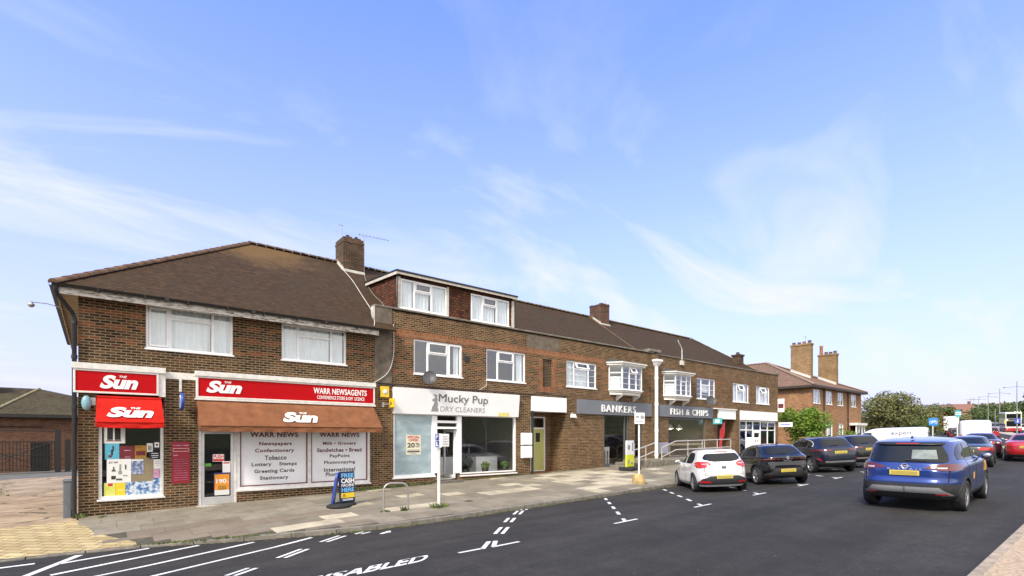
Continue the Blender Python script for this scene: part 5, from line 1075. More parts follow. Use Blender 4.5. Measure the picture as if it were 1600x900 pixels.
def leafball(name, lab, cat, c, r, n, leaf, mat, pot=None, flat=.9):
    t = thing(name, lab, cat, (c[0], c[1], c[2]-r)); m = MB(); rg = np.random.default_rng(int(c[0]*10))
    for _ in range(n):
        d = rg.normal(size=3); d /= np.linalg.norm(d); p = np.array(c)+d*r*rg.uniform(.55, 1)*np.array((1, 1, flat)); u = rg.normal(size=3); u /= np.linalg.norm(u); w = np.cross(u, d); w /= np.linalg.norm(w)+1e-6
        m.face([p-u*leaf, p+w*leaf*.5, p+u*leaf, p-w*leaf*.5])
    m.build('foliage', mat, t)
    if pot: mm = MB(); mm.lathe([(0, 0), (.13, 0), (.17, .28), (0, .28)], (c[0], c[1], pot), n=14); mm.build('pot', BLACK, t)
DKG = plain('dark box leaf', (.035, .06, .018), .7, var=.4); 
leafball('potted_plant', 'round clipped dark green bush in the cleaners window', 'plant', (12.75, .75, 1.0), .32, 900, .045, DKG, .45); leafball('potted_plant', 'small bright green plant on the cleaners window shelf', 'plant', (13.6, .5, .85), .2, 150, .06, plain('bright leaf', (.12, .22, .04), .6), .5); leafball('potted_plant', 'small green plant at the right edge of the cleaners window', 'plant', (14.7, .5, .85), .2, 150, .06, MATS['bright leaf'], .5)
m = MB()
for x in (27.8, 28.9, 29.9):
    t = thing('pendant_lamp', ('leftmost', 'middle', 'rightmost')[int((x-27.6)/.95)]+' of the three lit white pendant lamps in the chip shop window', 'pendant lamp', (x, 1.4, 2.6), group='pendant lamps in the chip shop window'); q = MB(); q.tube([(x, 1.4, 2.9), (x, 1.4, 3.6)], .012, 6); q.build('cord', BLACK, t); q = MB(); q.lathe([(.04, .32), (.07, .25), (.22, .02), (.23, 0)], (x, 1.4, 2.6), n=20); q.build('lamp_shade', UPVC, t)
    q = MB(); q.ball((x, 1.4, 2.64), .06); N = NT('lit bulb %d' % x); N.b.inputs['Emission Color'].default_value = (1, .85, .6, 1); N.b.inputs['Emission Strength'].default_value = 90; q.build('bulb', N.m, t)
for k, (x, w) in enumerate(((27.6, .5), (28.9, .45), (30.0, .45))):
    q = MB(); q.box(x-w/2, x+w/2, 4.34, 4.398, 1.9, 2.4); o = q.build('picture_frame', IRON); tag(o, ('left', 'middle', 'right')[k]+' of the framed pictures on the pale wall inside the chip shop', 'picture'); q = MB(); q.box(x-w/2+.06, x+w/2-.06, 4.33, 4.339, 1.96, 2.34); q.build('print', KHA, o)
t = thing('shop_counter', 'glass topped serving counter inside the left chip shop window', 'counter', (21.8, 2, .5)); m = MB(); m.box(20.9, 23.4, 1.8, 2.6, .4, 1.35); m.build('front_panel', plain('stainless steel', (.4, .4, .41), .3, metal=.7), t); m = MB(); m.box(20.9, 23.4, 1.85, 2.55, 1.9, 2.2); m.build('canopy', MATS['stainless steel'], t)
t = thing('cafe_chair', 'white slatted cafe chair behind the left chip shop glass', 'chair', (21.5, .7, .45)); m = MB()
for x in (21.2, 21.42, 21.64, 21.86): m.box(x, x+.09, .55, .60, .45, 1.35)
m.box(21.2, 21.95, .54, .61, 1.351, 1.55); m.build('backrest', WPAINT, t); m = MB(); m.box(21.2, 21.95, .61, 1.1, .9, .95); m.build('seat', WPAINT, t)
# ------------------------------------------------------------ weeds along joints, litter in the gutter
rg = random.Random(11); m = MB()
def tuft(x, y, z, n, h, sp):
    for _ in range(n):
        a = rg.uniform(0, 6.28); r = sp*rg.random()**.7; px, py = x+r*math.cos(a), y+r*math.sin(a)*.7; hh = h*rg.uniform(.4, 1); l = rg.uniform(-.6, .6)*hh; l2 = rg.uniform(-.6, .6)*hh; w = .008+.01*rg.random()
        m.face([(px-w, py, z), (px+w, py, z), (px+l*.5+w*.7, py+l2*.5, z+hh*.7), (px+l, py+l2, z+hh)])
for x, y, n, h, sp in ((8.15, -4.7, 120, .16, .28), (6.6, -4.35, 40, .08, .14), (7.15, -4.5, 60, .14, .14), (.05, -.1, 50, .14, .16), (-.15, .3, 60, .25, .12), (.5, -.35, 20, .07, .1), (9.4, -4.4, 40, .06, .15), (17.2, -5.2, 40, .1, .3)): tuft(x, y, Hpave(x, min(y, 0)), n, h, sp)
for _ in range(70): x = rg.uniform(7.6, 10.6); tuft(x, -.06-.12*rg.random(), climb(x), 10, .13, .12)
for _ in range(46): x = rg.uniform(11.9, 18); tuft(x, -.05-.08*rg.random(), climb(x), 8, .08, .1)
for _ in range(26): x = rg.uniform(18.5, 31); tuft(x, -.05-.1*rg.random() if x < 22 else -1.6-.1*rg.random(), climb(x), 7, .07, .12)
for _ in range(120): x = rg.uniform(4.2, 19); tuft(x, kerb_n(x)-.02-.05*rg.random(), Hroad(x, kerb_n(x)-.05), 7, .05, .1)
for _ in range(30): x = rg.uniform(1.0, 3.6); tuft(x, kerb_n(x)+.1*rg.random(), Hpave(x, kerb_n(x)+.14), 8, .05, .12)
for _ in range(60): a = rg.uniform(7, 20); tuft(-1.2-.17*a+rg.uniform(-.3, .3), 1+a, climb(-2), 8, .09, .25)
m.build('weeds', GRASS, kind='stuff', local=True)
m = MB()
for _ in range(420):
    x = rg.uniform(1.5, 20); y = kerb_n(x)-.0-.16*rg.random()**2; z = Hroad(x, y)+.006; s = rg.uniform(.012, .04); a = rg.uniform(0, 3); m.face([(x+s*math.cos(a+k*1.57), y+s*math.sin(a+k*1.57)*.7, z+.006*(k % 2)) for k in range(4)])
m.build('gutter_grit', plain('dry leaves and grit', (.20, .14, .085), 1, var=.5, scale=8), kind='stuff', local=True)
m = MB(); c = Vector((5.62, -6.45, Hroad(5.62, -6.45)+.005)); P = [(-.16, -.03), (-.06, .03), (-.02, .0), (.05, .04), (.17, .03), (.15, -.01), (.02, -.03), (-.04, -.05)]; m.hexa([(c.x+a, c.y+b, c.z) for a, b in P], [(c.x+a*.9, c.y+b*.9, c.z+.02+.015*math.sin(9*a)) for a, b in P]); tag(m.build('litter', paper), 'crumpled white scrap of litter on the road near the kerb', 'litter')
# ------------------------------------------------------------ vehicles
def paint(name, col, metal=.0, rough=.35):
    N = NT(name); o = N.obj(); f = N.noise(o, 3, 3)
    N.l(N.ramp(f, [(.3, tuple(c*.94 for c in col)), (.7, tuple(min(1, c*1.04) for c in col))]), N.b.inputs['Base Color'])
    N.set(Metallic=metal, Roughness=rough); N.b.inputs['Coat Weight'].default_value = 1; N.b.inputs['Coat Roughness'].default_value = .04; MATS[name] = N.m; return N.m
P_WHITE = paint('white car paint', (.74, .74, .73)); P_BLACK = paint('black car paint', (.005, .005, .006), .2, .2); P_NAVY = paint('navy car paint', (.010, .014, .032), .4); P_BLUE = paint('bright blue car paint', (.007, .034, .19), .4, .3); P_GREY = paint('dark grey car paint', (.035, .037, .042), .5); P_RED = paint('red car paint', (.42, .012, .014), .2); P_DKRED = paint('plum car paint', (.07, .018, .03), .3)
CGLASS = NT('dark car glass'); CGLASS.set(Roughness=.02); CGLASS.b.inputs['Base Color'].default_value = (.008, .010, .011, 1); CGLASS.b.inputs['Specular IOR Level'].default_value = .5; CGLASS = CGLASS.m
SEAM = plain('panel gap', (.012, .012, .012), .8, var=0); CLAD = plain('grey plastic cladding', (.028, .029, .031), .65, var=.1); SILV = plain('silver bumper trim', (.27, .27, .275), .45, metal=.2, var=.06); CHROME = plain('chrome trim', (.72, .72, .73), .2, metal=.55, var=0)
def lamp(name, col, e=0):
    N = NT(name); N.b.inputs['Base Color'].default_value = (*col, 1); N.set(Roughness=.15); N.b.inputs['Coat Weight'].default_value = 1; MATS[name] = N.m; return N.m
TAIL = lamp('red tail lamp', (.50, .015, .012)); TAILD = lamp('smoked tail lamp', (.10, .012, .012)); REFL = lamp('bumper reflector', (.45, .01, .02)); CLEAR = lamp('clear lamp', (.42, .38, .37)); PLATE = plain('yellow number plate', (.62, .48, .06), .4, var=.05); PLATS = blot('blurred plate', [(.4, (.40, .31, .05)), (.6, (.34, .27, .07))], 3)

def pchip(xs, ys, x):
    xs = np.array(xs, float); ys = np.array(ys, float); h = np.diff(xs); d = np.diff(ys)/h; m = np.zeros_like(ys); m[0], m[-1] = d[0], d[-1]
    for i in range(1, len(xs)-1): m[i] = 0 if d[i-1]*d[i] <= 0 else 2*d[i-1]*d[i]/(d[i-1]+d[i])
    x = np.clip(x, xs[0], xs[-1]); i = np.clip(np.searchsorted(xs, x)-1, 0, len(h)-1); t = (x-xs[i])/h[i]
    return ys[i]*(1+2*t)*(1-t)**2+m[i]*h[i]*t*(1-t)**2+ys[i+1]*t*t*(3-2*t)+m[i+1]*h[i]*t*t*(t-1)
class Body:
    """a car shell as stacked plan outlines: rear, front, half width and squareness at each height"""
    def __init__(s, rear, front, width, sq): s.t = {k: ([p[0] for p in v], [p[1] for p in v]) for k, v in dict(r=rear, f=front, w=width, n=sq).items()}; s.z0, s.z1 = rear[0][0], rear[-1][0]
    def par(s, z): return [float(pchip(*s.t[k], z)) for k in 'rfwn']
    def rear(s, y, z):
        r, f, w, n = s.par(z); return (r+f)/2-(f-r)/2*max(0, 1-min(1, abs(y)/w)**n)**(1/n)
    def front(s, y, z):
        r, f, w, n = s.par(z); return (r+f)/2+(f-r)/2*max(0, 1-min(1, abs(y)/w)**n)**(1/n)
    def side(s, x, z):
        r, f, w, n = s.par(z); return w*max(0, 1-min(1, abs(x-(r+f)/2)/((f-r)/2))**n)**(1/n)
    def shell(s, levels=46):
        zs = []; allz = sorted(set(s.t['r'][0]+s.t['f'][0]+s.t['w'][0])); 
        for a, b in zip(allz, allz[1:]):
            k = max(1, int(round((b-a)/.035))); zs += list(np.linspace(a, b, k, endpoint=False))
        zs.append(allz[-1]); P = []
        for z in zs:
            r, f, w, n = s.par(z); c, a = (r+f)/2, (f-r)/2; k = 2**(-1/n); half = []
            for b in np.linspace(0, k, 9)[:-1]: half.append((c-a*(1-b**n)**(1/n), w*b))
            for b in np.linspace(-k, k, 31)[:-1]: half.append((c+a*b, w*(1-abs(b)**n)**(1/n)))
            for b in np.linspace(k, 0, 9): half.append((c+a*(1-b**n)**(1/n), w*b))
            P.append([(x, y, z) for x, y in half]+[(x, -y, z) for x, y in half[-2:0:-1]])
        return P
    def patch_rear(s, mb, rows, eps=.006, mirror=False, ny=22, front=False):
        fn = s.front if front else s.rear; sg = 1 if front else -1; R_ = []
        zs = []
        for (a, b) in zip(rows, rows[1:]):
            k = max(1, int(abs(b[0]-a[0])/.03)); 
            for t in np.linspace(0, 1, k, endpoint=False): zs.append([a[i]+(b[i]-a[i])*t for i in range(3)])
        zs.append(list(rows[-1]))
        for mm in ((1, -1) if mirror else (1,)):
            G = [[(fn(y*mm, z)+sg*eps, y*mm, z) for y in np.linspace(l, r, ny+1)] for z, l, r in zs]
            s._skirt(mb, G, (-sg*(eps+.02), 0, 0))
    def patch_side(s, mb, rows, eps=.006, nx=14, sides=(1, -1)):
        zs = []
        for (a, b) in zip(rows, rows[1:]):
            k = max(1, int(abs(b[0]-a[0])/.03)); 
            for t in np.linspace(0, 1, k, endpoint=False): zs.append([a[i]+(b[i]-a[i])*t for i in range(3)])
        zs.append(list(rows[-1]))
        for mm in sides:
            G = [[(x, mm*(s.side(x, z)+eps), z) for x in np.linspace(l, r, nx+1)] for z, l, r in zs]
            s._skirt(mb, G, (0, -mm*(eps+.02), 0))
    def _skirt(s, mb, G, back):
        mb.grid(G); B = Vector(back); edge = G[0]+[r[-1] for r in G[1:]]+G[-1][-2::-1]+[r[0] for r in G[-2:0:-1]]
        n = len(edge); mb.add(list(edge)+[tuple(Vector(p)+B) for p in edge], [(i, (i+1) % n, n+(i+1) % n, n+i) for i in range(n)])
def shell_object(body, wheels, ra, mat, root, arch_depth=.36):
    m = MB(); P = body.shell(); nr, nc = len(P), len(P[0]); m.add([p for r in P for p in r], [(i*nc+j, i*nc+(j+1) % nc, (i+1)*nc+(j+1) % nc, (i+1)*nc+j) for i in range(nr-1) for j in range(nc)], True)
    m.face(P[0][::-1]); m.face(P[-1], True); o = m.build('body', mat, root, merge=True)
    if ra:
        cm = MB(); wmax = max(body.t['w'][1])
        for wx in wheels:
            for sd in (1, -1): 
                vs = [(wx+ra*math.cos(t), y, .0+ra*.0+body.zw+ra*math.sin(t)) for y in ((wmax-arch_depth)*sd, (wmax+.2)*sd) for t in [2*math.pi*k/40 for k in range(40)]]
                cm.add(vs, [tuple(range(40)), tuple(range(79, 39, -1))]+[(k, 40+k, 40+(k+1) % 40, (k+1) % 40) for k in range(40)])
        c = cm.build('cutter', mat, None, merge=True, local=True); c.matrix_world = o.matrix_world.copy()
        md = o.modifiers.new('arches', 'BOOLEAN'); md.object = c; md.operation = 'DIFFERENCE'; md.solver = 'EXACT'
        c.parent = root; bpy.context.view_layer.update()
        dg = bpy.context.evaluated_depsgraph_get(); me = bpy.data.meshes.new_from_object(o.evaluated_get(dg)); o.modifiers.clear(); old = o.data; o.data = me; bpy.data.meshes.remove(old)
        cme = c.data; bpy.data.objects.remove(c); bpy.data.meshes.remove(cme)
    o.data.polygons.foreach_set('use_smooth', [True]*len(o.data.polygons)); o.data.set_sharp_from_angle(angle=R(38)); return o
def add_wheels(root, wheels, track, r, rim, spokes=5, width=.215, rimmat=None, dark=False):
    first = None
    for wx in wheels:
        for sd in (1, -1):
            y = sd*(track/2); yo = y+sd*width/2*.0
            m = MB(); m.lathe([(0, -.03), (.15, -.03), (.15, .03), (0, .03)], (wx, y-sd*.02, r), axis='y', n=20); h = m.build('wheel', GREYD, root)
            w = width/2; m = MB(); m.lathe([(rim, -w*.9), (rim+.02, -w), (r-.03, -w), (r-.006, -w*.75), (r, -w*.3), (r, w*.3), (r-.006, w*.75), (r-.03, w), (rim+.02, w), (rim, w*.9), (rim-.02, 0), (rim, -w*.9)], (wx, y, r), axis='y', n=40); m.build('tyre', RUBBER, h)
            m = MB(); o = sd*w*.86
            m.lathe([(rim+.004, o), (rim-.012, o+sd*.006), (rim-.028, o-sd*.01), (rim-.035, o-sd*.09)], (wx, y, r), axis='y', n=40)
            m.lathe([(0, o+sd*.004), (.045, o+sd*.004), (.06, o-sd*.012), (.0, o-sd*.03)], (wx, y, r), axis='y', n=16)
            for k in range(spokes):
                a0 = 2*math.pi*k/spokes+.3
                for off in ((-.17, .17) if spokes <= 6 else (0,)):
                    d0, d1 = a0+off*.6, a0+off; r0, r1 = .04, rim-.012; hw0, hw1 = .020, .024
                    q = []
                    for (dd, rr, hw) in ((d0, r0, hw0), (d1, r1, hw1)):
                        cx_, cz_ = math.cos(dd), math.sin(dd); tx, tz = -cz_, cx_
                        q.append([(wx+cx_*rr-tx*hw, r+cz_*rr-tz*hw), (wx+cx_*rr+tx*hw, r+cz_*rr+tz*hw)])
                    pl_ = [q[0][0], q[0][1], q[1][1], q[1][0]]
                    m.hexa([(x, y+o-sd*.035, z) for x, z in pl_], [(x, y+o+(sd*.0 if i < 2 else -sd*.008), z) for i, (x, z) in enumerate(pl_)])
            m.build('rim', rimmat or ALLOY, h)
            m = MB(); m.lathe([(0, 0), (rim-.02, 0)], (wx, y+o-sd*.06, r), axis='y', n=24); m.build('brake_disc', BLACK, h)
def liner(root, wheels, ra, zw, w, depth=.36):
    m = MB()
    for wx in wheels:
        for sd in (1, -1):
            m.lathe([(ra-.004, sd*(w-.05)), (ra-.004, sd*(w-depth+.01)), (0, sd*(w-depth+.01))], (wx, 0, zw), axis='y', n=24, a0=R(-15), a1=R(195))
    m.build('wheel_arch', BLACK, root)
def pose(root, x, y, head, sc=(1, 1, 1)):
    """stand the vehicle on the road at x, y, nose along head"""
    d = Vector((math.cos(head), math.sin(head))); n = Vector((-d.y, d.x)); a = 1.3; b = .75
    zf_, zr, zl, zr2 = (Hroad(*(Vector((x, y))+v)) for v in (d*a, -d*a, n*b, -n*b))
    X = Vector((d.x*2*a, d.y*2*a, zf_-zr)).normalized(); Y = Vector((n.x*2*b, n.y*2*b, zl-zr2)).normalized(); Z = X.cross(Y).normalized(); Y = Z.cross(X)
    root.matrix_world = Matrix.Translation((x, y, (zf_+zr+zl+zr2)/4+.004)) @ Matrix((X, Y, Z)).transposed().to_4x4() @ Matrix.Diagonal((*sc, 1))
def car(name, label, cat, group, P, x, y, head):
    t = thing(name, label, cat, (0, 0, 0), local=True, group=group)
    B = Body(P['rear'], P['front'], P['width'], P.get('sq', [(B0, 5) for B0 in (P['rear'][0][0], .9)]+[(P['rear'][-1][0], 3.6)])); B.zw = P['r']
    wm_ = max(v for _, v in P['width']); sh = shell_object(B, P['wheels'], P['r']+.05, P['paint'], t)
    liner(t, P['wheels'], P['r']+.05, P['r'], wm_); add_wheels(t, P['wheels'], P['track'], P['r'], P['rim'], P.get('spokes', 5), P.get('tw', .215), P.get('rimmat'))
    def part(nm, mat, rears=(), sides=(), fronts=(), eps=.006, par=None):
        m = MB()
        for rw, mir in rears: B.patch_rear(m, rw, eps, mir)
        for rw in fronts: B.patch_rear(m, rw, eps, False, front=True)
        for rw in sides: B.patch_side(m, rw, eps)
        return m.build(nm, mat, par or t)
    for spec in P['parts']: part(*spec[:2], **spec[2])
    for sd in (1, -1):   # door mirrors
        mx, mz = P['mirror']; yy = B.side(mx, mz); m = MB(); m.ball((mx+.02, sd*(yy+.13), mz+.06), .08, .10, .07, 12, 8); m.hexa([(mx+.0, sd*(yy-.02), mz-.02), (mx+.08, sd*(yy-.02), mz-.02), (mx+.08, sd*(yy+.10), mz+.03), (mx+.02, sd*(yy+.10), mz+.03)], [(mx+.0, sd*(yy-.02), mz+.02), (mx+.08, sd*(yy-.02), mz+.02), (mx+.08, sd*(yy+.10), mz+.06), (mx+.02, sd*(yy+.10), mz+.06)]); o = m.build('door_mirror', P.get('mirpaint', P['paint']), t)
        m = MB(); m.ball((mx-.055, sd*(yy+.145), mz+.06), .016, .075, .05, 12, 8); m.build('mirror_glass', MATS['stainless steel'], o)
    if 'arch' in P:          # plastic arch trims
        m = MB()
        for wx in P['wheels']:
            for sd in (1, -1):
                G = []
                for a in np.linspace(R(-24), R(204), 26):
                    rr = []
                    for q in (P['r']+.046, P['r']+.075, P['r']+P['arch']):
                        X_, Z_ = wx+q*math.cos(a), max(P['rear'][0][0]+.01, P['r']+q*math.sin(a)); rr.append((X_, sd*(B.side(X_, Z_)+.012), Z_))
                    G.append(rr)
                B._skirt(m, G, (0, -sd*.05, 0))
        m.build('arch_trim', P.get('archmat', CLAD), t)
    if 'plate' in P:
        y0, z0, w, h = P['plate']; xr = min(B.rear(v, z) for v in (y0-w/2, y0, y0+w/2) for z in (z0, z0+h)); m = MB(); m.box(xr-.018, xr+.03, y0-w/2, y0+w/2, z0, z0+h); o = m.build('number_plate', PLATE, t, bevel=.006); m = MB(); m.box(xr-.0205, xr-.0185, y0-w/2+.03, y0+w/2-.03, z0+.018, z0+h-.018); m.build('plate_face', PLATS, o)
    if 'ant' in P: ax, az = P['ant']; m = MB(); m.hexa([(ax-.10, -.03, az), (ax+.07, -.03, az), (ax+.07, .03, az), (ax-.10, .03, az)], [(ax-.10, -.006, az+.07), (ax-.05, -.006, az+.07), (ax-.05, .006, az+.07), (ax-.10, .006, az+.07)]); m.build('aerial_fin', P['paint'], t)
    if 'extra' in P: P['extra'](t, B, part)
    pose(t, x, y, head, P.get('scale', (1, 1, 1))); return t
def gaps(lines_r=(), lines_s=(), w=.007):
    """thin panel gaps: rear lines (y0,z0,y1,z1), side lines (x0,z0,x1,z1)"""
    R_ = []; S_ = []
    for (a, b, c, d) in lines_r:
        if abs(d-b) > .05: R_.append(([(min(b, d), (a if b < d else c)-w, (a if b < d else c)+w), (max(b, d), (c if b < d else a)-w, (c if b < d else a)+w)], True))
        else: R_.append(([(b-w*.7, a, c), (b+w*.7, a, c)], False))
    for (a, b, c, d) in lines_s:
        if abs(d-b) > .05: S_.append([(min(b, d), (a if b < d else c)-w, (a if b < d else c)+w), (max(b, d), (c if b < d else a)-w, (c if b < d else a)+w)])
        else: S_.append([(b-w*.7, min(a, c), max(a, c)), (b+w*.7, min(a, c), max(a, c))])
    return ('panel_gap', SEAM, dict(rears=R_, sides=S_, eps=.0025))
def wiper(t, B, y0, y1, z0, z1):
    m = MB(); pts = [(B.rear(y0+(y1-y0)*k/6, z0+(z1-z0)*k/6)-.025, y0+(y1-y0)*k/6, z0+(z1-z0)*k/6) for k in range(7)]; m.tube(pts, [.022, .018, .014, .011, .011, .01, .008], 8); m.build('wiper', BLACK, t)

HATCH = dict(r=.315, rim=.215, wheels=(-1.22, 1.35), track=1.52, paint=P_WHITE, mirror=(.62, .93), ant=None,
    rear=[(.20, -1.86), (.32, -1.97), (.48, -2.02), (.62, -2.02), (.80, -1.985), (.95, -1.93), (1.03, -1.87), (1.22, -1.74), (1.34, -1.65), (1.39, -1.60), (1.43, -1.30), (1.453, -.55)],
    front=[(.20, 1.88), (.35, 2.0), (.52, 2.02), (.68, 1.93), (.78, 1.72), (.90, 1.25), (.97, .98), (1.10, .72), (1.25, .40), (1.36, .12), (1.42, -.05), (1.453, -.30)],
    width=[(.20, .79), (.32, .845), (.60, .862), (.82, .855), (.95, .815), (1.05, .765), (1.20, .705), (1.33, .645), (1.39, .59), (1.43, .47), (1.453, .10)],
    plate=(0, .50-.03, .52, .115), spokes=5)
HATCH.pop('ant')
HATCH['parts'] = [
    ('rear_window', CGLASS, dict(rears=[([(1.035, -.26, .26), (1.055, -.46, .46), (1.10, -.575, .575), (1.17, -.60, .60), (1.28, -.52, .52), (1.305, -.45, .45)], False)])),
    ('side_window', CGLASS, dict(sides=[[(.965, -.92, .86), (1.00, -1.08, .82), (1.15, -1.13, .56), (1.27, -1.06, .30), (1.335, -.90, .10)]])),
    ('window_pillar', P_WHITE, dict(sides=[[(.97, -.20, -.10), (1.15, -.20, -.11), (1.33, -.20, -.13)]], eps=.010)),
    ('windscreen', CGLASS, dict(fronts=[[(.99, -.66, .66), (1.15, -.60, .60), (1.35, -.5, .5)]])),
    ('tail_light', TAIL, dict(rears=[([(.845, .60, .80), (.90, .43, .815), (.97, .40, .80), (1.03, .47, .755), (1.05, .60, .72)], True)], sides=[[(.845, -1.87, -1.72), (.90, -1.88, -1.60), (.97, -1.84, -1.56), (1.03, -1.80, -1.62), (1.045, -1.78, -1.7)]], eps=.020)),
    ('lamp_lens', CLEAR, dict(rears=[([(.955, .46, .70), (.985, .47, .70)], True)], eps=.025)),
    ('lower_bumper', CLAD, dict(rears=[([(.27, -.76, .76), (.36, -.78, .78), (.47, -.68, .68), (.52, -.55, .55), (.565, -.45, .45)], False)], eps=.018)),
    ('reflector', REFL, dict(rears=[([(.335, .42, .75), (.385, .46, .755), (.40, .5, .72)], True)], eps=.026)),
    ('high_brake_light', TAIL, dict(rears=[([(1.345, -.24, .24), (1.372, -.22, .22)], False)], eps=.02)),
    gaps([(.60, .60, .62, .84), (-.62, .60, .62, .60)], [(-.16, .30, -.16, .96), (.83, .32, .86, .95), (-1.0, .55, -1.08, .97), (-.98, .30, -.98, .5)]),
    ('door_handle', P_WHITE, dict(sides=[[(.86, -.42, -.24), (.885, -.42, -.24)], [(.86, .44, .62), (.885, .44, .62)]], eps=.026)),
    ('headlight', CLEAR, dict(fronts=[[(.66, .45, .8), (.76, .5, .78)], [(.66, -.8, -.45), (.76, -.78, -.5)]]))]
def hatch_extra(t, B, part):
    m = MB(); 
    for k, (a, b) in enumerate(((.0, .0), (.05, .0), (-.05, .0))): m.box(B.rear(0, .83)-.012, B.rear(0, .83)+.01, a-.018, a+.018, .80, .875)
    for z in (.795, .835, .872): m.box(B.rear(0, .83)-.013, B.rear(0, .83)+.01, -.08, .08, z, z+.012)
    m.build('badge', GREYD, t); wiper(t, B, -.04, -.34, 1.07, 1.055)
HATCH['extra'] = hatch_extra
CROSS = dict(r=.345, rim=.25, wheels=(-1.33, 1.37), track=1.56, paint=P_BLACK, mirror=(.62, 1.0), ant=(-1.25, 1.49), spokes=5,
    rear=[(.24, -1.90), (.36, -2.04), (.55, -2.10), (.72, -2.09), (.88, -2.06), (.98, -2.10), (1.03, -2.08), (1.07, -1.98), (1.22, -1.76), (1.36, -1.58), (1.43, -1.45), (1.48, -1.05), (1.505, -.40)],
    front=[(.24, 1.98), (.38, 2.08), (.60, 2.10), (.80, 2.0), (.92, 1.75), (1.0, 1.25), (1.04, 1.05), (1.15, .82), (1.30, .48), (1.42, .15), (1.48, -.05), (1.505, -.30)],
    width=[(.24, .80), (.40, .875), (.70, .89), (.92, .885), (1.03, .84), (1.12, .79), (1.30, .70), (1.41, .63), (1.46, .52), (1.505, .10)], plate=(0, .47, .52, .115), arch=.10, archmat=BLACK)
CROSS['parts'] = [
    ('rear_window', CGLASS, dict(rears=[([(1.11, -.60, .60), (1.16, -.64, .64), (1.35, -.52, .52)], False)])),
    ('side_window', CGLASS, dict(sides=[[(1.055, -.9, .88), (1.09, -1.28, .82), (1.2, -1.2, .62), (1.33, -1.0, .32), (1.40, -.7, .12)]])),
    ('window_pillar', P_BLACK, dict(sides=[[(1.06, -.28, -.17), (1.2, -.28, -.18), (1.39, -.27, -.2)]], eps=.010)),
    ('windscreen', CGLASS, dict(fronts=[[(1.08, -.66, .66), (1.2, -.6, .6), (1.42, -.5, .5)]])),
    ('tail_light', TAILD, dict(rears=[([(.915, .30, .86), (.94, .20, .87), (.965, .30, .86)], True)], sides=[[(.915, -1.98, -1.62), (.965, -1.98, -1.55)]], eps=.012)),
    ('lamp_lens', lamp('pinkish lamp', (.42, .16, .13)), dict(rears=[([(.932, .45, .82), (.952, .45, .82)], True)], eps=.016)),
    ('light_bar', CHROME, dict(rears=[([(.938, -.2, .2), (.946, -.2, .2)], False)], eps=.012)),
    ('lower_bumper', CLAD, dict(rears=[([(.27, -.82, .82), (.40, -.87, .87), (.46, -.6, .6), (.62, -.42, .42)], False)], eps=.010)),
    ('reflector', REFL, dict(rears=[([(.30, .52, .78), (.318, .52, .78)], True)], eps=.016)),
    gaps([(.58, .64, .72, .92), (-.6, .64, .6, .64)], [(-.22, .34, -.22, 1.05), (.84, .36, .86, 1.04)])]
def cross_extra(t, B, part):
    m = MB(); xr = B.rear(0, .955)-.02; d = [(0, .08), (.045, 0), (0, -.08), (-.045, 0)]; e = [(a*.55, b*.6) for a, b in d]
    for i in range(4):
        j = (i+1) % 4; q = [d[i], d[j], e[j], e[i]]; m.hexa([(xr+.012, y, .985+z) for y, z in q], [(xr, y, .985+z) for y, z in q])
    m.build('diamond_badge', CHROME, t); wiper(t, B, 0, .3, 1.15, 1.135)
    m = MB(); write(m, 'MEGANE', -.13, .13, 0, .028, (B.rear(0, .87)-.005, 0, .865), U=(0, -1, 0), depth=.006, bold=0, sp=1.4); m.build('lettering', CHROME, t)
CROSS['extra'] = cross_extra
SUVN = dict(r=.37, rim=.265, wheels=(-1.42, 1.45), track=1.64, paint=P_NAVY, mirror=(.66, 1.12), ant=(-1.4, 1.64), spokes=5,
    rear=[(.28, -2.05), (.42, -2.22), (.62, -2.30), (.80, -2.30), (1.0, -2.27), (1.10, -2.22), (1.16, -2.12), (1.32, -1.95), (1.50, -1.80), (1.57, -1.72), (1.62, -1.25), (1.655, -.40)],
    front=[(.28, 2.2), (.45, 2.33), (.70, 2.36), (.92, 2.25), (1.05, 1.85), (1.12, 1.35), (1.16, 1.12), (1.30, .85), (1.45, .50), (1.57, .15), (1.62, -.05), (1.655, -.35)],
    width=[(.28, .86), (.45, .95), (.75, .968), (1.0, .96), (1.12, .91), (1.2, .86), (1.40, .77), (1.54, .69), (1.60, .57), (1.655, .12)], plate=(0, .86, .52, .115))
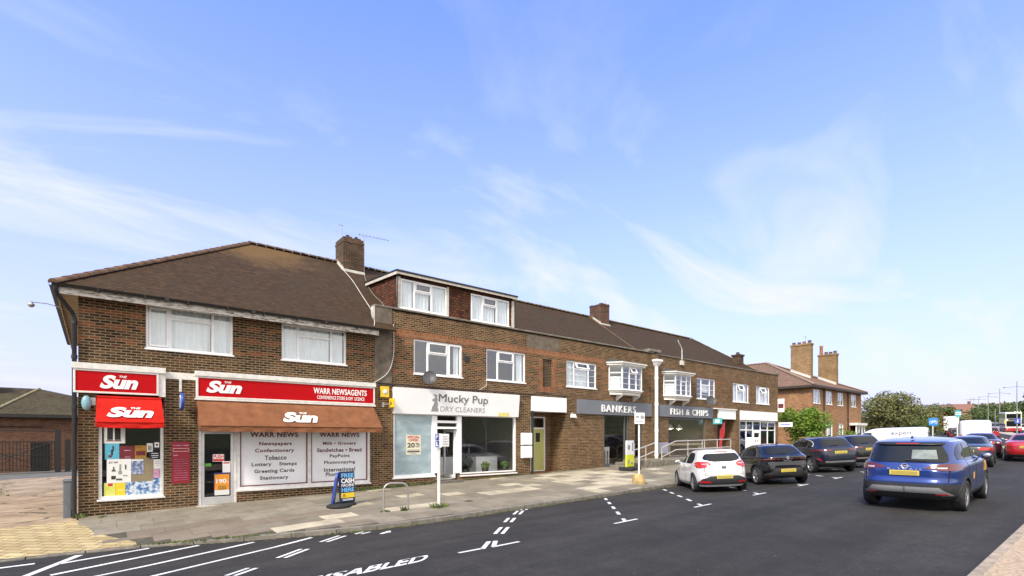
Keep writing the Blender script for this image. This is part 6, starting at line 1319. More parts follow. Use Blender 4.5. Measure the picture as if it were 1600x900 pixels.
SUVN['parts'] = [
    ('rear_window', CGLASS, dict(rears=[([(1.19, -.62, .62), (1.25, -.68, .68), (1.46, -.58, .58), (1.49, -.5, .5)], False)])),
    ('side_window', CGLASS, dict(sides=[[(1.15, -1.35, .92), (1.22, -1.52, .84), (1.34, -1.50, .58), (1.46, -1.2, .30), (1.53, -.8, .10)]])),
    ('window_trim', CHROME, dict(sides=[[(1.205, -1.56, -1.50), (1.34, -1.545, -1.50), (1.44, -1.38, -1.30), (1.5, -1.15, -1.05), (1.535, -.9, -.7)]], eps=.010)),
    ('window_pillar', P_NAVY, dict(sides=[[(1.16, -.30, -.18), (1.3, -.3, -.19), (1.52, -.29, -.2)], [(1.16, -1.15, -1.08), (1.5, -1.08, -1.02)]], eps=.009)),
    ('windscreen', CGLASS, dict(fronts=[[(1.2, -.7, .7), (1.35, -.64, .64), (1.56, -.54, .54)]])),
    ('tail_light', TAILD, dict(rears=[([(.985, .38, .93), (1.02, .34, .935), (1.075, .42, .90)], True)], sides=[[(.985, -2.10, -1.7), (1.075, -2.05, -1.8)]], eps=.012)),
    ('lower_bumper', CLAD, dict(rears=[([(.30, -.85, .85), (.42, -.92, .92), (.52, -.75, .75)], False)], eps=.008)), ('bumper_trim', SILV, dict(rears=[([(.46, -.62, .62), (.54, -.66, .66)], False)], eps=.014)),
    ('reflector', REFL, dict(rears=[([(.56, .74, .80), (.66, .82, .88)], True)], eps=.014)),
    gaps([(.66, .72, .74, .98), (-.66, .72, .66, .72)], [(-.24, .4, -.24, 1.15), (.86, .42, .9, 1.14)])]
def suvn_extra(t, B, part): wiper(t, B, 0, .34, 1.235, 1.22)
SUVN['extra'] = suvn_extra
SUVB = dict(scale=(1.10, 1.13, 1.03), r=.365, rim=.255, wheels=(-1.36, 1.345), track=1.585, paint=P_BLUE, mirror=(.66, 1.15), ant=(-1.45, 1.70), spokes=5, arch=.10, mirpaint=P_BLUE, tw=.235,
    rear=[(.28, -2.02), (.40, -2.20), (.56, -2.30), (.70, -2.31), (.80, -2.27), (.98, -2.27), (1.04, -2.22), (1.12, -2.20), (1.20, -2.13), (1.36, -2.03), (1.54, -1.92), (1.60, -1.90), (1.65, -1.72), (1.69, -1.25), (1.725, -.40)],
    front=[(.28, 2.18), (.42, 2.30), (.72, 2.33), (.98, 2.22), (1.08, 1.85), (1.15, 1.35), (1.19, 1.12), (1.35, .85), (1.50, .50), (1.62, .15), (1.68, -.05), (1.725, -.35)],
    width=[(.28, .82), (.42, .90), (.72, .92), (1.02, .915), (1.14, .875), (1.22, .83), (1.42, .79), (1.58, .74), (1.64, .68), (1.69, .52), (1.725, .14)], plate=(0, .86, .52, .115),
    sq=[(.28, 5), (.9, 5.2), (1.2, 4.6), (1.6, 4.2), (1.725, 3.4)])
SUVB['parts'] = [
    ('rear_window', CGLASS, dict(rears=[([(1.165, -.66, .66), (1.20, -.70, .70), (1.34, -.67, .67), (1.53, -.58, .58), (1.555, -.53, .53)], False)], eps=.014)),
    ('spoiler', BLACK, dict(rears=[([(1.572, -.60, .60), (1.60, -.62, .62), (1.625, -.60, .60)], False)], eps=.06)),
    ('high_brake_light', TAIL, dict(rears=[([(1.592, -.2, .2), (1.606, -.2, .2)], False)], eps=.066)),
    ('side_window', CGLASS, dict(sides=[[(1.175, -1.1, .95), (1.21, -1.66, .88), (1.36, -1.68, .60), (1.5, -1.55, .30), (1.60, -1.25, .06)]])),
    ('window_pillar', BLACK, dict(sides=[[(1.19, -.30, -.20), (1.35, -.3, -.21), (1.58, -.29, -.22)], [(1.22, -1.20, -1.10), (1.58, -1.06, -.98)]], eps=.009)),
    ('roof_rail', CHROME, dict(sides=[[(1.625, -1.55, .0), (1.645, -1.5, -.1)]], eps=.012)),
    ('windscreen', CGLASS, dict(fronts=[[(1.23, -.7, .7), (1.38, -.64, .64), (1.62, -.54, .54)]])),
    ('tail_light', TAILD, dict(rears=[([(.985, .60, .895), (1.03, .33, .90), (1.10, .42, .87), (1.135, .60, .85)], True)], sides=[[(.985, -2.12, -1.85), (1.03, -2.12, -1.62), (1.10, -2.08, -1.60), (1.135, -2.05, -1.75)]], eps=.014)),
    ('lamp_lens', CLEAR, dict(rears=[([(1.025, .55, .70), (1.06, .55, .70)], True)], eps=.018)),
    ('lower_bumper', CLAD, dict(rears=[([(.30, -.80, .80), (.42, -.885, .885), (.58, -.90, .90), (.675, -.905, .905)], False)], sides=[[(.36, -2.12, -1.86), (.66, -2.22, -1.80)], [(.285, -.98, .95), (.44, -.92, .9)]], eps=.008)),
    ('bumper_trim', SILV, dict(rears=[([(.40, .62, .80), (.46, .50, .74), (.52, .38, .66), (.60, .0, .58)], True), ([(.46, -.02, .52), (.60, -.02, .5)], True)], eps=.020)),
    ('reflector', REFL, dict(rears=[([(.415, .52, .72), (.45, .53, .70)], True)], eps=.030)),
    gaps([(.72, .70, .74, .98), (-.72, .705, .72, .705)], [(-.24, .45, -.24, 1.17), (.88, .45, .92, 1.17), (-1.02, .75, -1.2, 1.17)])]
def suvb_extra(t, B, part):
    m = MB(); xr = B.rear(0, 1.06)-.012; m.lathe([(.062, -.006), (.062, .008), (.046, .008), (.046, -.006), (.062, -.006)], (xr, 0, 1.075), axis='x', n=28); m.box(xr-.010, xr+.006, -.085, .085, 1.066, 1.084); m.build('round_badge', CHROME, t)
    m = MB(); write(m, 'X-TRAIL', -.31, .31, 0, .040, (B.rear(0, 1.0)-.012, 0, .988), U=(0, -1, 0), depth=.008, bold=.01, sp=1.9); m.build('lettering', CHROME, t)
    wiper(t, B, .0, -.36, 1.215, 1.195)
    m = MB(); 
    B.patch_side(m, [(.80, .86, 1.28), (1.04, .84, 1.22)], .004, sides=(-1,)); B.patch_side(m, [(.70, -.62, -.52), (.86, -.60, -.50)], .004, sides=(-1,)); m.build('yellow_door_graphic', plain('orange yellow decal', (.75, .36, .02), .4, var=.05), t)
    m = MB(); B.patch_rear(m, [(1.24, -.54, -.10), (1.45, -.49, -.09)], .0165); m.build('painted_reflection', plain('pale painted window reflection', (.20, .23, .21), .2, var=.2), t)  # pale reflection painted as a thin patch over the rear glass
SUVB['extra'] = suvb_extra
SALOON = dict(r=.325, rim=.23, wheels=(-1.38, 1.42), track=1.56, paint=P_GREY, mirror=(.55, .98), spokes=5,
    rear=[(.22, -2.05), (.35, -2.22), (.55, -2.28), (.75, -2.27), (.92, -2.24), (1.0, -2.17), (1.03, -1.95), (1.07, -1.65), (1.20, -1.35), (1.33, -1.05), (1.39, -.85), (1.42, -.5), (1.435, -.2)],
    front=[(.22, 2.15), (.38, 2.28), (.58, 2.3), (.74, 2.15), (.86, 1.75), (.95, 1.2), (1.0, .95), (1.12, .68), (1.26, .35), (1.36, .08), (1.41, -.05), (1.435, -.12)],
    width=[(.22, .80), (.36, .88), (.65, .90), (.88, .89), (1.0, .85), (1.08, .75), (1.22, .67), (1.34, .60), (1.40, .45), (1.435, .08)], plate=(0, .70, .52, .115))
SALOON['parts'] = [
    ('rear_window', CGLASS, dict(rears=[([(1.085, -.60, .60), (1.2, -.56, .56), (1.34, -.46, .46)], False)])), ('side_window', CGLASS, dict(sides=[[(1.03, -1.2, .8), (1.08, -1.3, .72), (1.22, -1.0, .42), (1.33, -.75, .15)]])),
    ('windscreen', CGLASS, dict(fronts=[[(1.05, -.66, .66), (1.2, -.6, .6), (1.35, -.5, .5)]])), ('tail_light', TAIL, dict(rears=[([(.80, .42, .86), (.86, .38, .865), (.93, .44, .84)], True)], sides=[[(.80, -2.08, -1.75), (.93, -2.05, -1.85)]], eps=.012)),
    ('lower_bumper', CLAD, dict(rears=[([(.25, -.78, .78), (.38, -.8, .8)], False)], eps=.008)), gaps([(-.6, .66, .6, .66), (.6, .66, .66, .8)], [(-.2, .3, -.2, 1.02), (.8, .34, .84, 1.0)])]
# parked nose in, at an angle
g = 'cars parked nose in along the parade'
BAYH = R(47)
def mid(x, y, back): return x+math.cos(BAYH)*back, y+math.sin(BAYH)*back     # from the rear axle to the middle
car('parked_car', 'white hatchback with red tail lights parked nose in beside the chip shop ramp', 'car', g, HATCH, *mid(17.15, -8.42, 1.22), R(45))
car('parked_car', 'black crossover with diamond badge parked right of the white hatchback', 'car', g, CROSS, *mid(20.35, -9.05, 1.33), BAYH)
car('parked_car', 'navy sports utility car parked right of the black crossover', 'car', g, SUVN, *mid(26.65, -8.6, 1.42), R(48))
d = dict(SUVN, paint=P_BLACK, plate=SUVN['plate']); car('parked_car', 'black tall car mostly hidden behind the bright blue one, next to the van', 'car', g, d, *mid(30.0, -8.8, 1.42), R(48))
car('moving_car', 'bright blue sports utility car with yellow door graphic driving up the street', 'car', None, SUVB, 18.15, -13.93, R(1.5))
g2 = 'queue of cars driving up the street'
car('moving_car', 'dark grey saloon ahead of the bright blue car', 'car', g2, SALOON, 33.6, -12.35, R(6))
d = dict(SALOON, paint=P_DKRED); car('moving_car', 'plum coloured saloon ahead of the dark grey saloon', 'car', g2, d, 41.2, -11.6, R(10))
d = dict(SALOON, paint=P_RED); car('moving_car', 'bright red saloon at the right edge of the picture', 'car', g2, d, 39.0, -13.9, R(3))
# vans, lorry, bus
def boxbody(t, L, W_, Ht, mat, nose, zb=.28, name='body'):
    m = MB(); prof = nose+[(L/2*-1, zb+.02)]
    return prof
VAN_SHAPE = dict(r=.34, rim=.22, wheels=(-1.55, 1.65), track=1.62, spokes=6, paint=P_WHITE, mirror=(1.35, 1.15),
    rear=[(.25, -2.35), (.45, -2.46), (.8, -2.48), (1.3, -2.46), (1.7, -2.42), (1.86, -2.37), (1.93, -2.2), (1.96, -1.6)],
    front=[(.25, 2.35), (.5, 2.48), (.8, 2.45), (1.0, 2.25), (1.12, 1.95), (1.3, 1.72), (1.6, 1.35), (1.80, 1.0), (1.90, .65), (1.94, .2), (1.96, -.5)],
    width=[(.25, .88), (.45, .95), (.9, .96), (1.3, .94), (1.7, .88), (1.86, .80), (1.93, .6), (1.96, .1)], sq=[(.25, 7), (1.2, 9), (1.9, 7), (1.96, 4)])
VAN_SHAPE['parts'] = [('side_window', CGLASS, dict(sides=[[(1.16, .75, 1.75), (1.35, .75, 1.55), (1.62, .75, 1.2)]])), ('windscreen', CGLASS, dict(fronts=[[(1.2, -.8, .8), (1.78, -.7, .7)]])), ('rear_window', CGLASS, dict(rears=[([(1.15, -.75, -.08), (1.6, -.7, -.08)], False), ([(1.15, .08, .75), (1.6, .08, .7)], False)])), ('tail_light', TAIL, dict(rears=[([(.75, .82, .93), (1.15, .80, .91)], True)], eps=.012)), gaps([(.0, .45, .0, 1.8)], [(.68, .4, .68, 1.75), (-.5, .4, -.5, 1.8)])]
def van_extra(t, B, part):
    m = MB(); y = B.side(-.6, 1.6)+.004
    write(m, 'expert', -.6, .6, 1.36, 1.66, (-1.0, y, 0), U=(-1, 0, 0), depth=.004, bold=.01); 
    m.v = [(a, B.side(a, c)+.008, c) for a, b, c in m.v]; m.build('lettering', plain('violet grey ink', (.10, .09, .16), .5, var=0), t)
VAN_SHAPE['extra'] = van_extra
vx, vy = at(1386, 37.5)
car('parked_van', 'white van lettered expert parked behind the bright blue car', 'van', None, VAN_SHAPE, vx, vy, R(15+82))
d = dict(VAN_SHAPE, extra=lambda *a: None); 
d.update(rear=[(z*1.18, x) for z, x in VAN_SHAPE['rear']], front=[(z*1.18, x) for z, x in VAN_SHAPE['front']], width=[(.3, .9), (.55, .98), (1.2, 1.0), (2.0, .97), (2.2, .92), (2.28, .80), (2.313, .1)], sq=[(.3, 9), (2.2, 9), (2.313, 6)], parts=VAN_SHAPE['parts'][3:4])
car('moving_van', 'tall plain white van in the queue ahead of the plum saloon', 'van', None, d, *at(1522, 42.5), R(11))
def far_car(label, px, dep, head, P, grp=None, cat='car', name='moving_car'):
    return car(name, label, cat, grp, P, *at(px, dep), head)
def simple_vehicle(name, label, cat, px, dep, head, L, Wd, Ht, cabh, mat, roofmat=None, grp=None, hood=.28):
    """a far vehicle a few pixels high: body, cabin glass, roof, wheels in one mesh"""
    m = MB(); h2, w2 = L/2, Wd/2
    m.m = 0; m.hexa([(-h2, -w2, .22), (h2, -w2, .22), (h2, w2, .22), (-h2, w2, .22)], [(-h2, -w2*.97, cabh), (h2*.97, -w2*.93, cabh*.92), (h2*.97, w2*.93, cabh*.92), (-h2, w2*.97, cabh)])
    f0, f1 = h2-L*hood, h2-L*hood-.5
    m.m = 1; m.hexa([(-h2+.1, -w2*.94, cabh+.002), (f0, -w2*.94, cabh+.002), (f0, w2*.94, cabh+.002), (-h2+.1, w2*.94, cabh+.002)], [(-h2+.4, -w2*.78, Ht-.05), (f1, -w2*.78, Ht-.05), (f1, w2*.78, Ht-.05), (-h2+.4, w2*.78, Ht-.05)])
    m.m = 0; m.hexa([(-h2+.38, -w2*.79, Ht-.048), (f1+.02, -w2*.79, Ht-.048), (f1+.02, w2*.79, Ht-.048), (-h2+.38, w2*.79, Ht-.048)], [(-h2+.45, -w2*.72, Ht), (f1-.05, -w2*.72, Ht), (f1-.05, w2*.72, Ht), (-h2+.45, w2*.72, Ht)])
    m.m = 2
    for wx in (-L*.3, L*.31):
        for sd in (-1, 1): m.lathe([(0, -.1), (.31, -.1), (.31, .1), (0, .1)], (wx, sd*(w2-.09), .31), axis='y', n=14)
    m.m = 3
    for sd in (-1, 1): m.box(-h2-.012, -h2-.002, sd*w2*.9-.14*(sd > 0), sd*w2*.9+.14*(sd < 0), cabh*.72, cabh*.9)
    o = m.build(name, [mat, CGLASS, RUBBER, TAIL], None, local=True, bevel=.05); tag(o, label, cat, grp); pose(o, *at(px, dep), head); return o
HD = ALF
simple_vehicle('moving_car', 'small bright red car far up the road beside the white van', 'car', 1547, 78, HD, 4.3, 1.8, 1.45, .95, P_RED)
gq = 'line of far cars queueing by the footpath'
for k, (px, dep, mt) in enumerate(((1509, 52, P_BLACK), (1500, 60, P_DKRED), (1496, 70, P_GREY), (1492.5, 82, P_BLACK), (1490, 96, P_RED), (1488, 112, P_GREY))): simple_vehicle('queued_car', 'small dark far car in the line along the footpath kerb', 'car', px, dep, HD, 4.3, 1.8, 1.46, .95, mt, grp=gq)
gp = 'pale cars parked beyond the central strip'
for k, (px, dep, mt) in enumerate(((1539, 150, P_WHITE), (1549, 140, P_WHITE), (1555, 128, paint('silver car paint', (.45, .46, .48), .6)))): simple_vehicle('parked_car', 'pale far car parked in front of the green trees past the red car', 'car', px, dep, HD+R(70), 4.3, 1.8, 1.5, .95, mt, grp=gp)
simple_vehicle('moving_car', 'white far car at the right edge beside the bus', 'car', 1600, 118, HD+R(180), 4.4, 1.8, 1.5, .95, P_WHITE)
simple_vehicle('parked_car', 'pale car roof showing beside the low orange house', 'car', 1367, 56, R(60), 4.3, 1.8, 1.55, 1.0, MATS['silver car paint'])
t = thing('lorry', 'far white box lorry at the head of the queue', 'lorry', (0, 0, 0), local=True); m = MB(); m.box(-3.2, 1.6, -1.2, 1.2, .9, 3.7); m.build('box_body', P_WHITE, t, bevel=.04); m = MB(); m.box(1.65, 3.2, -1.1, 1.1, .5, 2.5); m.build('cab', P_WHITE, t, bevel=.08); m = MB(); m.box(-3.2, 3.0, -.8, .8, .55, .88)
for wx in (-2.2, 2.3):
    for sd in (-1, 1): m.lathe([(0, -.15), (.45, -.15), (.45, .15), (0, .15)], (wx, sd*1.0, .45), axis='y', n=16)
m.build('chassis', BLACK, t); pose(t, *at(1487, 105), HD)
simple_vehicle('moving_van', 'small bright yellow vehicle far off at the end of the queue', 'van', 1475.5, 135, HD, 5, 2.0, 2.4, 1.2, YEL, hood=.1)
# double decker coming the other way
t = thing('bus', 'cream and red double decker bus coming down the far carriageway', 'bus', (0, 0, 0), local=True); BCR = paint('cream bus paint', (.70, .66, .52)); BRD = paint('dark red bus paint', (.36, .02, .02))
m = MB(); m.box(-5.3, 5.3, -1.26, 1.26, 1.15, 4.35); m.build('upper_body', BCR, t, bevel=.12); m = MB(); m.box(-5.3, 5.32, -1.27, 1.27, .30, 1.148); m.build('lower_skirt', BRD, t, bevel=.06)
m = MB(); m.box(5.29, 5.33, -1.08, 1.08, 1.35, 2.5); m.box(5.29, 5.33, -1.08, 1.08, 3.0, 4.0); f = m.build('windscreen', CGLASS, t)
m = MB(); [m.box(-4.9, 5.0, s*1.255-.012, s*1.255+.012, z0, z1) for s in (-1, 1) for z0, z1 in ((1.5, 2.5), (3.05, 3.9))]; m.build('side_window', CGLASS, t)
m = MB(); m.box(5.3, 5.335, -.8, .8, 2.6, 2.92); m.build('destination_panel', BLACK, t); m = MB(); [m.box(5.3, 5.345, s*.95-.15, s*.95+.15, .75, .95) for s in (-1, 1)]; m.build('headlight', CLEAR, t)
m = MB()
for wx in (-2.8, 3.0):
    for sd in (-1, 1): m.lathe([(0, -.14), (.48, -.14), (.48, .14), (0, .14)], (wx, sd*1.14, .48), axis='y', n=18)
m.build('wheel', RUBBER, t)
for sd in (-1, 1): m = MB(); m.box(5.3, 5.5, sd*1.34-.09, sd*1.34+.09, 2.0, 2.7); m.build('mirror', YEL if sd < 0 else BLACK, t)
pose(t, *at(1578, 112), HD+R(180+2))
# ------------------------------------------------------------ the brick house beyond the parade
HX0, HX1, HY0, HY1, HG, HE = 48.75, 61.3, .5, 15.5, 1.15, 6.6
t = thing('brick_house', 'orange brick house with pinkish hipped roof and two tall stacks beyond the parade', 'house', (HX0, HY0, HG)); ORG[t.name] = Vector((HX0, HY0, 0)); t.location = (HX0, HY0, 0)
UP = [(49.2, 50.8), (52.05, 53.6), (54.9, 56.4), (58.4, 59.9)]
m = MB(); holes = [(a, b, 5.05, 6.3) for a, b in UP]+[(52.0, 53.65, 1.95, 3.45), (55.1, 56.4, 1.95, 3.35), (58.2, 60.6, 1.75, 3.2)]
wall_cells(m, HX0, HX1, HG-.6, HE, HY0, HY0+.3, holes); wall_cells(m, HY0+.3, HY1, HG-.6, HE, HX0, HX0+.3, [], 'y'); wall_cells(m, HY0+.3, HY1, HG-.6, HE, HX1-.3, HX1, [], 'y'); wall_cells(m, HX0+.3, HX1-.3, HG-.6, HE, HY1-.3, HY1, [])
m.build('wall', BRF, t); m = MB(); m.box(HX0+.3, HX1-.3, HY0+.3, HY1-.3, 4.0, 4.2); m.box(HX0+.3, HX1-.3, 3.5, 3.6, HG, HE); m.build('floor', PLASTER, t)
for a, b in UP: window(t, a, b, 5.05, 6.3, mull=(a+(b-a)*.5,), trans=[(a, b, 5.9)], pl=Plane(0, HY0, 0), curtains=[(a+.1, a+(b-a)*.45, 5.1, 6.2), (a+(b-a)*.55, b-.1, 5.1, 6.2)])
for a, b, c, e in holes[4:6]: window(t, a, b, c, e, mull=(a+(b-a)*.4,), trans=[(a, b, e-.35)], pl=Plane(0, HY0, 0), curtains=[(a+.1, b-.1, c+.05, e-.1)])
m = MB(); m.box(58.1, 60.7, HY0-.55, HY0-.002, HG-.4, 1.74); m.build('bay_base', BRF, t); m = MB(); m.box(58.0, 60.8, HY0-.7, HY0-.002, 3.22, 3.45); m.build('bay_roof', WPAINT, t)
window(t, 58.15, 60.65, 1.75, 3.2, mull=(58.98, 59.8), pl=Plane(0, HY0-.55, 0), d=0, curtains=[(58.3, 58.9, 1.8, 3.1), (59.9, 60.5, 1.8, 3.1)])
x0, x1, y0, y1 = HX0-.45, HX1+.45, HY0-.45, HY1+.45; xm = 54.6; rz = HE+3.15; ya, yb_ = 7.0, 9.6
m = MB(); m.m = 0; slope(m, [(x0, y0, HE), (x1, y0, HE), (xm, ya, rz)]); slope(m, [(x1, y1, HE), (x0, y1, HE), (xm, yb_, rz)]); m.m = 1; slope(m, [(x0, y1, HE), (x0, y0, HE), (xm, ya, rz), (xm, yb_, rz)]); slope(m, [(x1, y0, HE), (x1, y1, HE), (xm, yb_, rz), (xm, ya, rz)])
rfh = m.build('roof', [TILE_HF, TILE_HS], t); ridge_tiles('hip_tile', (x0, y0, HE+.02), (xm, ya, rz+.02), .14, plain('pale hip tile', (.30, .21, .15), .9, var=.2), rfh); ridge_tiles('hip_tile', (x1, y0, HE+.02), (xm, ya, rz+.02), .14, MATS['pale hip tile'], rfh); ridge_tiles('ridge_tile', (xm, ya, rz+.02), (xm, yb_, rz+.02), .14, MATS['pale hip tile'], rfh)
m = MB(); m.box(x0, x1, y0-.03, y0, HE-.2, HE-.02); m.box(x0-.03, x0, y0, y1, HE-.2, HE-.02); m.box(x0, x1, y0, HY0, HE-.19, HE-.15); m.box(x0, HX0, y0, y1, HE-.19, HE-.15); m.build('gutter', plain('dark brown eaves', (.05, .035, .025), .6), t)
for xx, yy in ((51.4, HY0-.08), (57.4, HY0-.08)): m = MB(); m.tube([(xx, yy, HE-.2), (xx, yy, HG)], .05, 8); m.build('downpipe', BLACK, t)
m = MB(); m.tube([(HX0-.08, 4.2, HE-.2), (HX0-.08, 4.2, HG)], .06, 8); m.build('downpipe', BLACK, t)
def big_stack(xa, xb, ya_, yb__, zb, zt, pots):
    m = MB(); m.box(xa, xb, ya_, yb__, zb, zt); m.box(xa-.06, xb+.06, ya_-.06, yb__+.06, zt, zt+.16); o = m.build('chimney', BRY, rfh)
    for k, (yy, h, mt) in enumerate(pots):
        m = MB(); m.lathe([(.17, 0), (.14, h*.8), (.17, h*.85), (.17, h), (.10, h)], ((xa+xb)/2, yy, zt+.16), n=14); m.build('chimney_pot', mt, o)
    m = MB(); n = 8
    for i in range(n):
        ys_ = ya_+(yb__-ya_)*i/n; zz = HE+(rz-HE)*min(1, (ys_-y0)/(ya-y0)); m.box(xa-.05, xa-.002, ys_, ys_+(yb__-ya_)/n, zz-.1, zz+.28)
    m.build('flashing', MORT, o)
POT = plain('grey clay pot', (.16, .13, .11), .8, var=.2); POTR = plain('red clay pot', (.36, .14, .07), .8, var=.15)
big_stack(54.2, 54.75, 2.6, 4.45, 7.0, 11.05, [(2.8, .3, POT), (3.3, .25, POTR), (3.75, .22, POT), (4.25, .25, POT)])
big_stack(57.5, 58.05, 1.5, 3.15, 6.5, 10.25, [(1.7, .28, POT), (2.1, .22, POT), (2.5, .25, POT), (2.95, .95, POTR)])
aerial('television_aerial', 'small aerial behind the left house stack', 54.5, 3.2, 11.2, .8, .5, yaw=R(20))
# low brick garden wall and gate by the bush
m = MB(); m.box(42.0, 42.3, -2.6, -1.2, .7, 2.0); m.box(41.95, 42.35, -2.65, -1.15, 2.0, 2.08); tag(m.build('garden_wall', brick('warm wall brick', [(0, (.24, .11, .045)), (.5, (.36, .18, .07)), (1, (.42, .23, .10))], (.40, .30, .18), dirt=.3)), 'orange brick garden wall between the parade end and the green bush', 'wall')
t = thing('garden_gate', 'low dark iron gate in the gap at the end of the parade', 'gate', (42.2, -1.5, 1.0)); m = MB()
for k in range(9): m.tube([(41.3+.08*k, -1.6, 1.0), (41.3+.08*k, -1.6, 2.0)], .014, 6)
m.tube([(41.25, -1.6, 1.1), (41.97, -1.6, 1.1)], .018, 6); m.tube([(41.25, -1.6, 1.92), (41.97, -1.6, 1.92)], .018, 6); m.build('bars', IRON, t)
# low orange house and porch behind the van
hxl, hyl = at(1386, 78); t = thing('brick_house', 'low orange brick house half hidden behind the white van and tree', 'house', (hxl, hyl, 1.6)); m = MB(); m.box(hxl-1.5, hxl+4.5, hyl, hyl+6, 1.2, 4.4); m.build('wall', BRF, t); m = MB(); slope(m, [(hxl-2, hyl-.4, 4.3), (hxl+5, hyl-.4, 4.3), (hxl+5, hyl+3, 5.2), (hxl-2, hyl+3, 5.2)]); slope(m, [(hxl+5, hyl+6.4, 4.3), (hxl-2, hyl+6.4, 4.3), (hxl-2, hyl+3, 5.2), (hxl+5, hyl+3, 5.2)]); m.build('roof', TILE_HF, t); window(t, hxl+2.6, hxl+4.2, 2.5, 3.7, pl=Plane(0, hyl-.05, 0), mull=(hxl+3.4,), d=-.03)
# ------------------------------------------------------------ garage house and iron gates at the back of the drive
t = thing('brick_garage', 'long low brick building with mossy hipped roof at the end of the drive', 'building', (-8, 26, 0)); gx0, gx1, gy0, gy1 = -22, 2.5, 26, 33
m = MB(); wall_cells(m, gx0, gx1, -.4, 3.5, gy0, gy0+.3, [(-6.3, -4.6, .0, 2.1)]); wall_cells(m, gy0+.3, gy1, -.4, 3.5, gx1-.3, gx1, [], 'y'); wall_cells(m, gy0+.3, gy1, -.4, 3.5, gx0, gx0+.3, [], 'y'); wall_cells(m, gx0+.3, gx1-.3, -.4, 3.5, gy1-.3, gy1, []); m.build('wall', BRL, t)
m = MB(); m.m = 0
x0, x1, y0, y1, ze, zr = gx0-.3, gx1+.3, gy0-.35, gy1+.35, 3.5, 5.35; ym = (y0+y1)/2
slope(m, [(x0, y0, ze), (x1, y0, ze), (-.6, ym, zr-.45), (-2.6, ym, zr), (x0+4, ym, zr)]); slope(m, [(x1, y1, ze), (x0, y1, ze), (x0+4, ym, zr), (-2.6, ym, zr), (-.6, ym, zr-.45)]); m.m = 1; slope(m, [(x1, y0, ze), (x1, y1, ze), (-.6, ym, zr-.45)]); slope(m, [(x0, y1, ze), (x0, y0, ze), (x0+4, ym, zr)])
rg_ = m.build('roof', [TILE_G, TILE_GS], t); ridge_tiles('hip_tile', (-2.6, ym, zr), (-4.6, y0, ze+.02), .1, plain('pale mossy hip', (.22, .20, .11), .9, var=.3), rg_); m = MB(); m.box(x0, x1, y0-.02, y0, ze-.2, ze-.02); m.build('gutter', BLACK, t)
m = MB(); m.box(-5.35, -4.6, 28.4, 29.1, 4.6, 5.85); m.box(-5.4, -4.55, 28.35, 29.15, 5.85, 5.95); m.build('chimney', BRC, rg_)
m = MB(); m.box(-6.2, -4.65, 26.05, 26.1, .0, 2.08); m.build('door', plain('dark brown timber', (.03, .022, .018), .7), t)
m = MB(); m.tube([(-6.5, 25.93, 2.75), (-2.2, 25.93, 2.75)], .03, 6); m.build('pipe', BLACK, t)
t = thing('iron_gate', 'black iron double gates with cross braces across the yard', 'gate', (-4, 24, 0)); gy = 23.6
for a, b in ((-9.4, -5.5), (-5.45, -1.55)):
    m = MB()
    for k in range(27): xx = a+(b-a)*k/26; m.tube([(xx, gy, .12), (xx, gy, 1.86)], .02, 5)
    for z in (.15, 1.0, 1.8): m.box(a, b, gy-.02, gy+.02, z-.025, z+.025)
    m.tube([(a, gy-.02, .15), (b, gy-.02, 1.8)], .022, 5); m.tube([(a, gy-.02, 1.8), (b, gy-.02, .15)], .022, 5); m.build('gate_leaf', IRON, t)
m = MB(); m.box(-2.62, -1.75, gy+.05, gy+.1, .05, 1.75); m.build('solid_panel', IRON, t)
for xx, h in ((-1.40, 2.55), (-.95, 1.95)): m = MB(); m.box(xx-.13, xx+.13, gy-.13, gy+.13, -.1, h); m.build('gate_post', IRON, t)
m = MB(); m.tube([(-9, gy+.3, 2.35), (-5, gy+.2, 2.5), (-1.4, gy, 2.45)], .035, 6); m.build('top_rail', IRON, t)
# ------------------------------------------------------------ trees, bush and hedge
def leafmat(name, dark, mid_, lite):
    N = NT(name); g = N.n('ShaderNodeNewGeometry'); o = N.obj()
    c = N.ramp(g.outputs['Random Per Island'], [(0, dark), (.5, mid_), (1, lite)])
    c = N.mix(N.ramp(N.noise(o, .7, 4), [(.4, (0,)*3), (.65, (.6,)*3)]), c, lite)
    N.l(c, N.b.inputs['Base Color']); N.set(Roughness=.65); N.b.inputs['Specular IOR Level'].default_value = .25
    N.b.inputs['Subsurface Weight'].default_value = 0; return N.m
L_BUSH = leafmat('bright bush leaf', (.045, .10, .012), (.10, .20, .022), (.20, .30, .04)); L_OLIVE = leafmat('olive brown leaf', (.065, .085, .026), (.135, .15, .048), (.23, .215, .09)); L_GREEN = leafmat('mid green leaf', (.035, .06, .016), (.075, .11, .028), (.14, .16, .05)); L_FAR = leafmat('far green leaf', (.04, .07, .02), (.07, .11, .03), (.12, .15, .05)); L_RUST = leafmat('rusty leaf', (.06, .035, .018), (.12, .075, .03), (.18, .12, .05))
BARK = plain('bark', (.07, .05, .035), .95, var=.3, scale=9)
def leaves(m, rg, blobs, n, leaf):
    vol = np.array([b[3]*b[4]*b[5] for b in blobs]); pr = vol**.67; pr /= pr.sum()
    for b in rg.choice(len(blobs), n, p=pr):
        cx_, cy_, cz_, rx, ry, rz_ = blobs[b]; d = rg.normal(size=3); d /= np.linalg.norm(d); q = rg.uniform(.35, 1.06)**.6
        p = np.array((cx_, cy_, cz_))+d*np.array((rx, ry, rz_))*q; u = rg.normal(size=3); u[2] *= .6; u /= np.linalg.norm(u); w = np.cross(u, rg.normal(size=3)); w /= np.linalg.norm(w)+1e-6; s = leaf*rg.uniform(.6, 1.3)
        m.face([p-u*s, p+w*s*.45, p+u*s, p-w*s*.45])
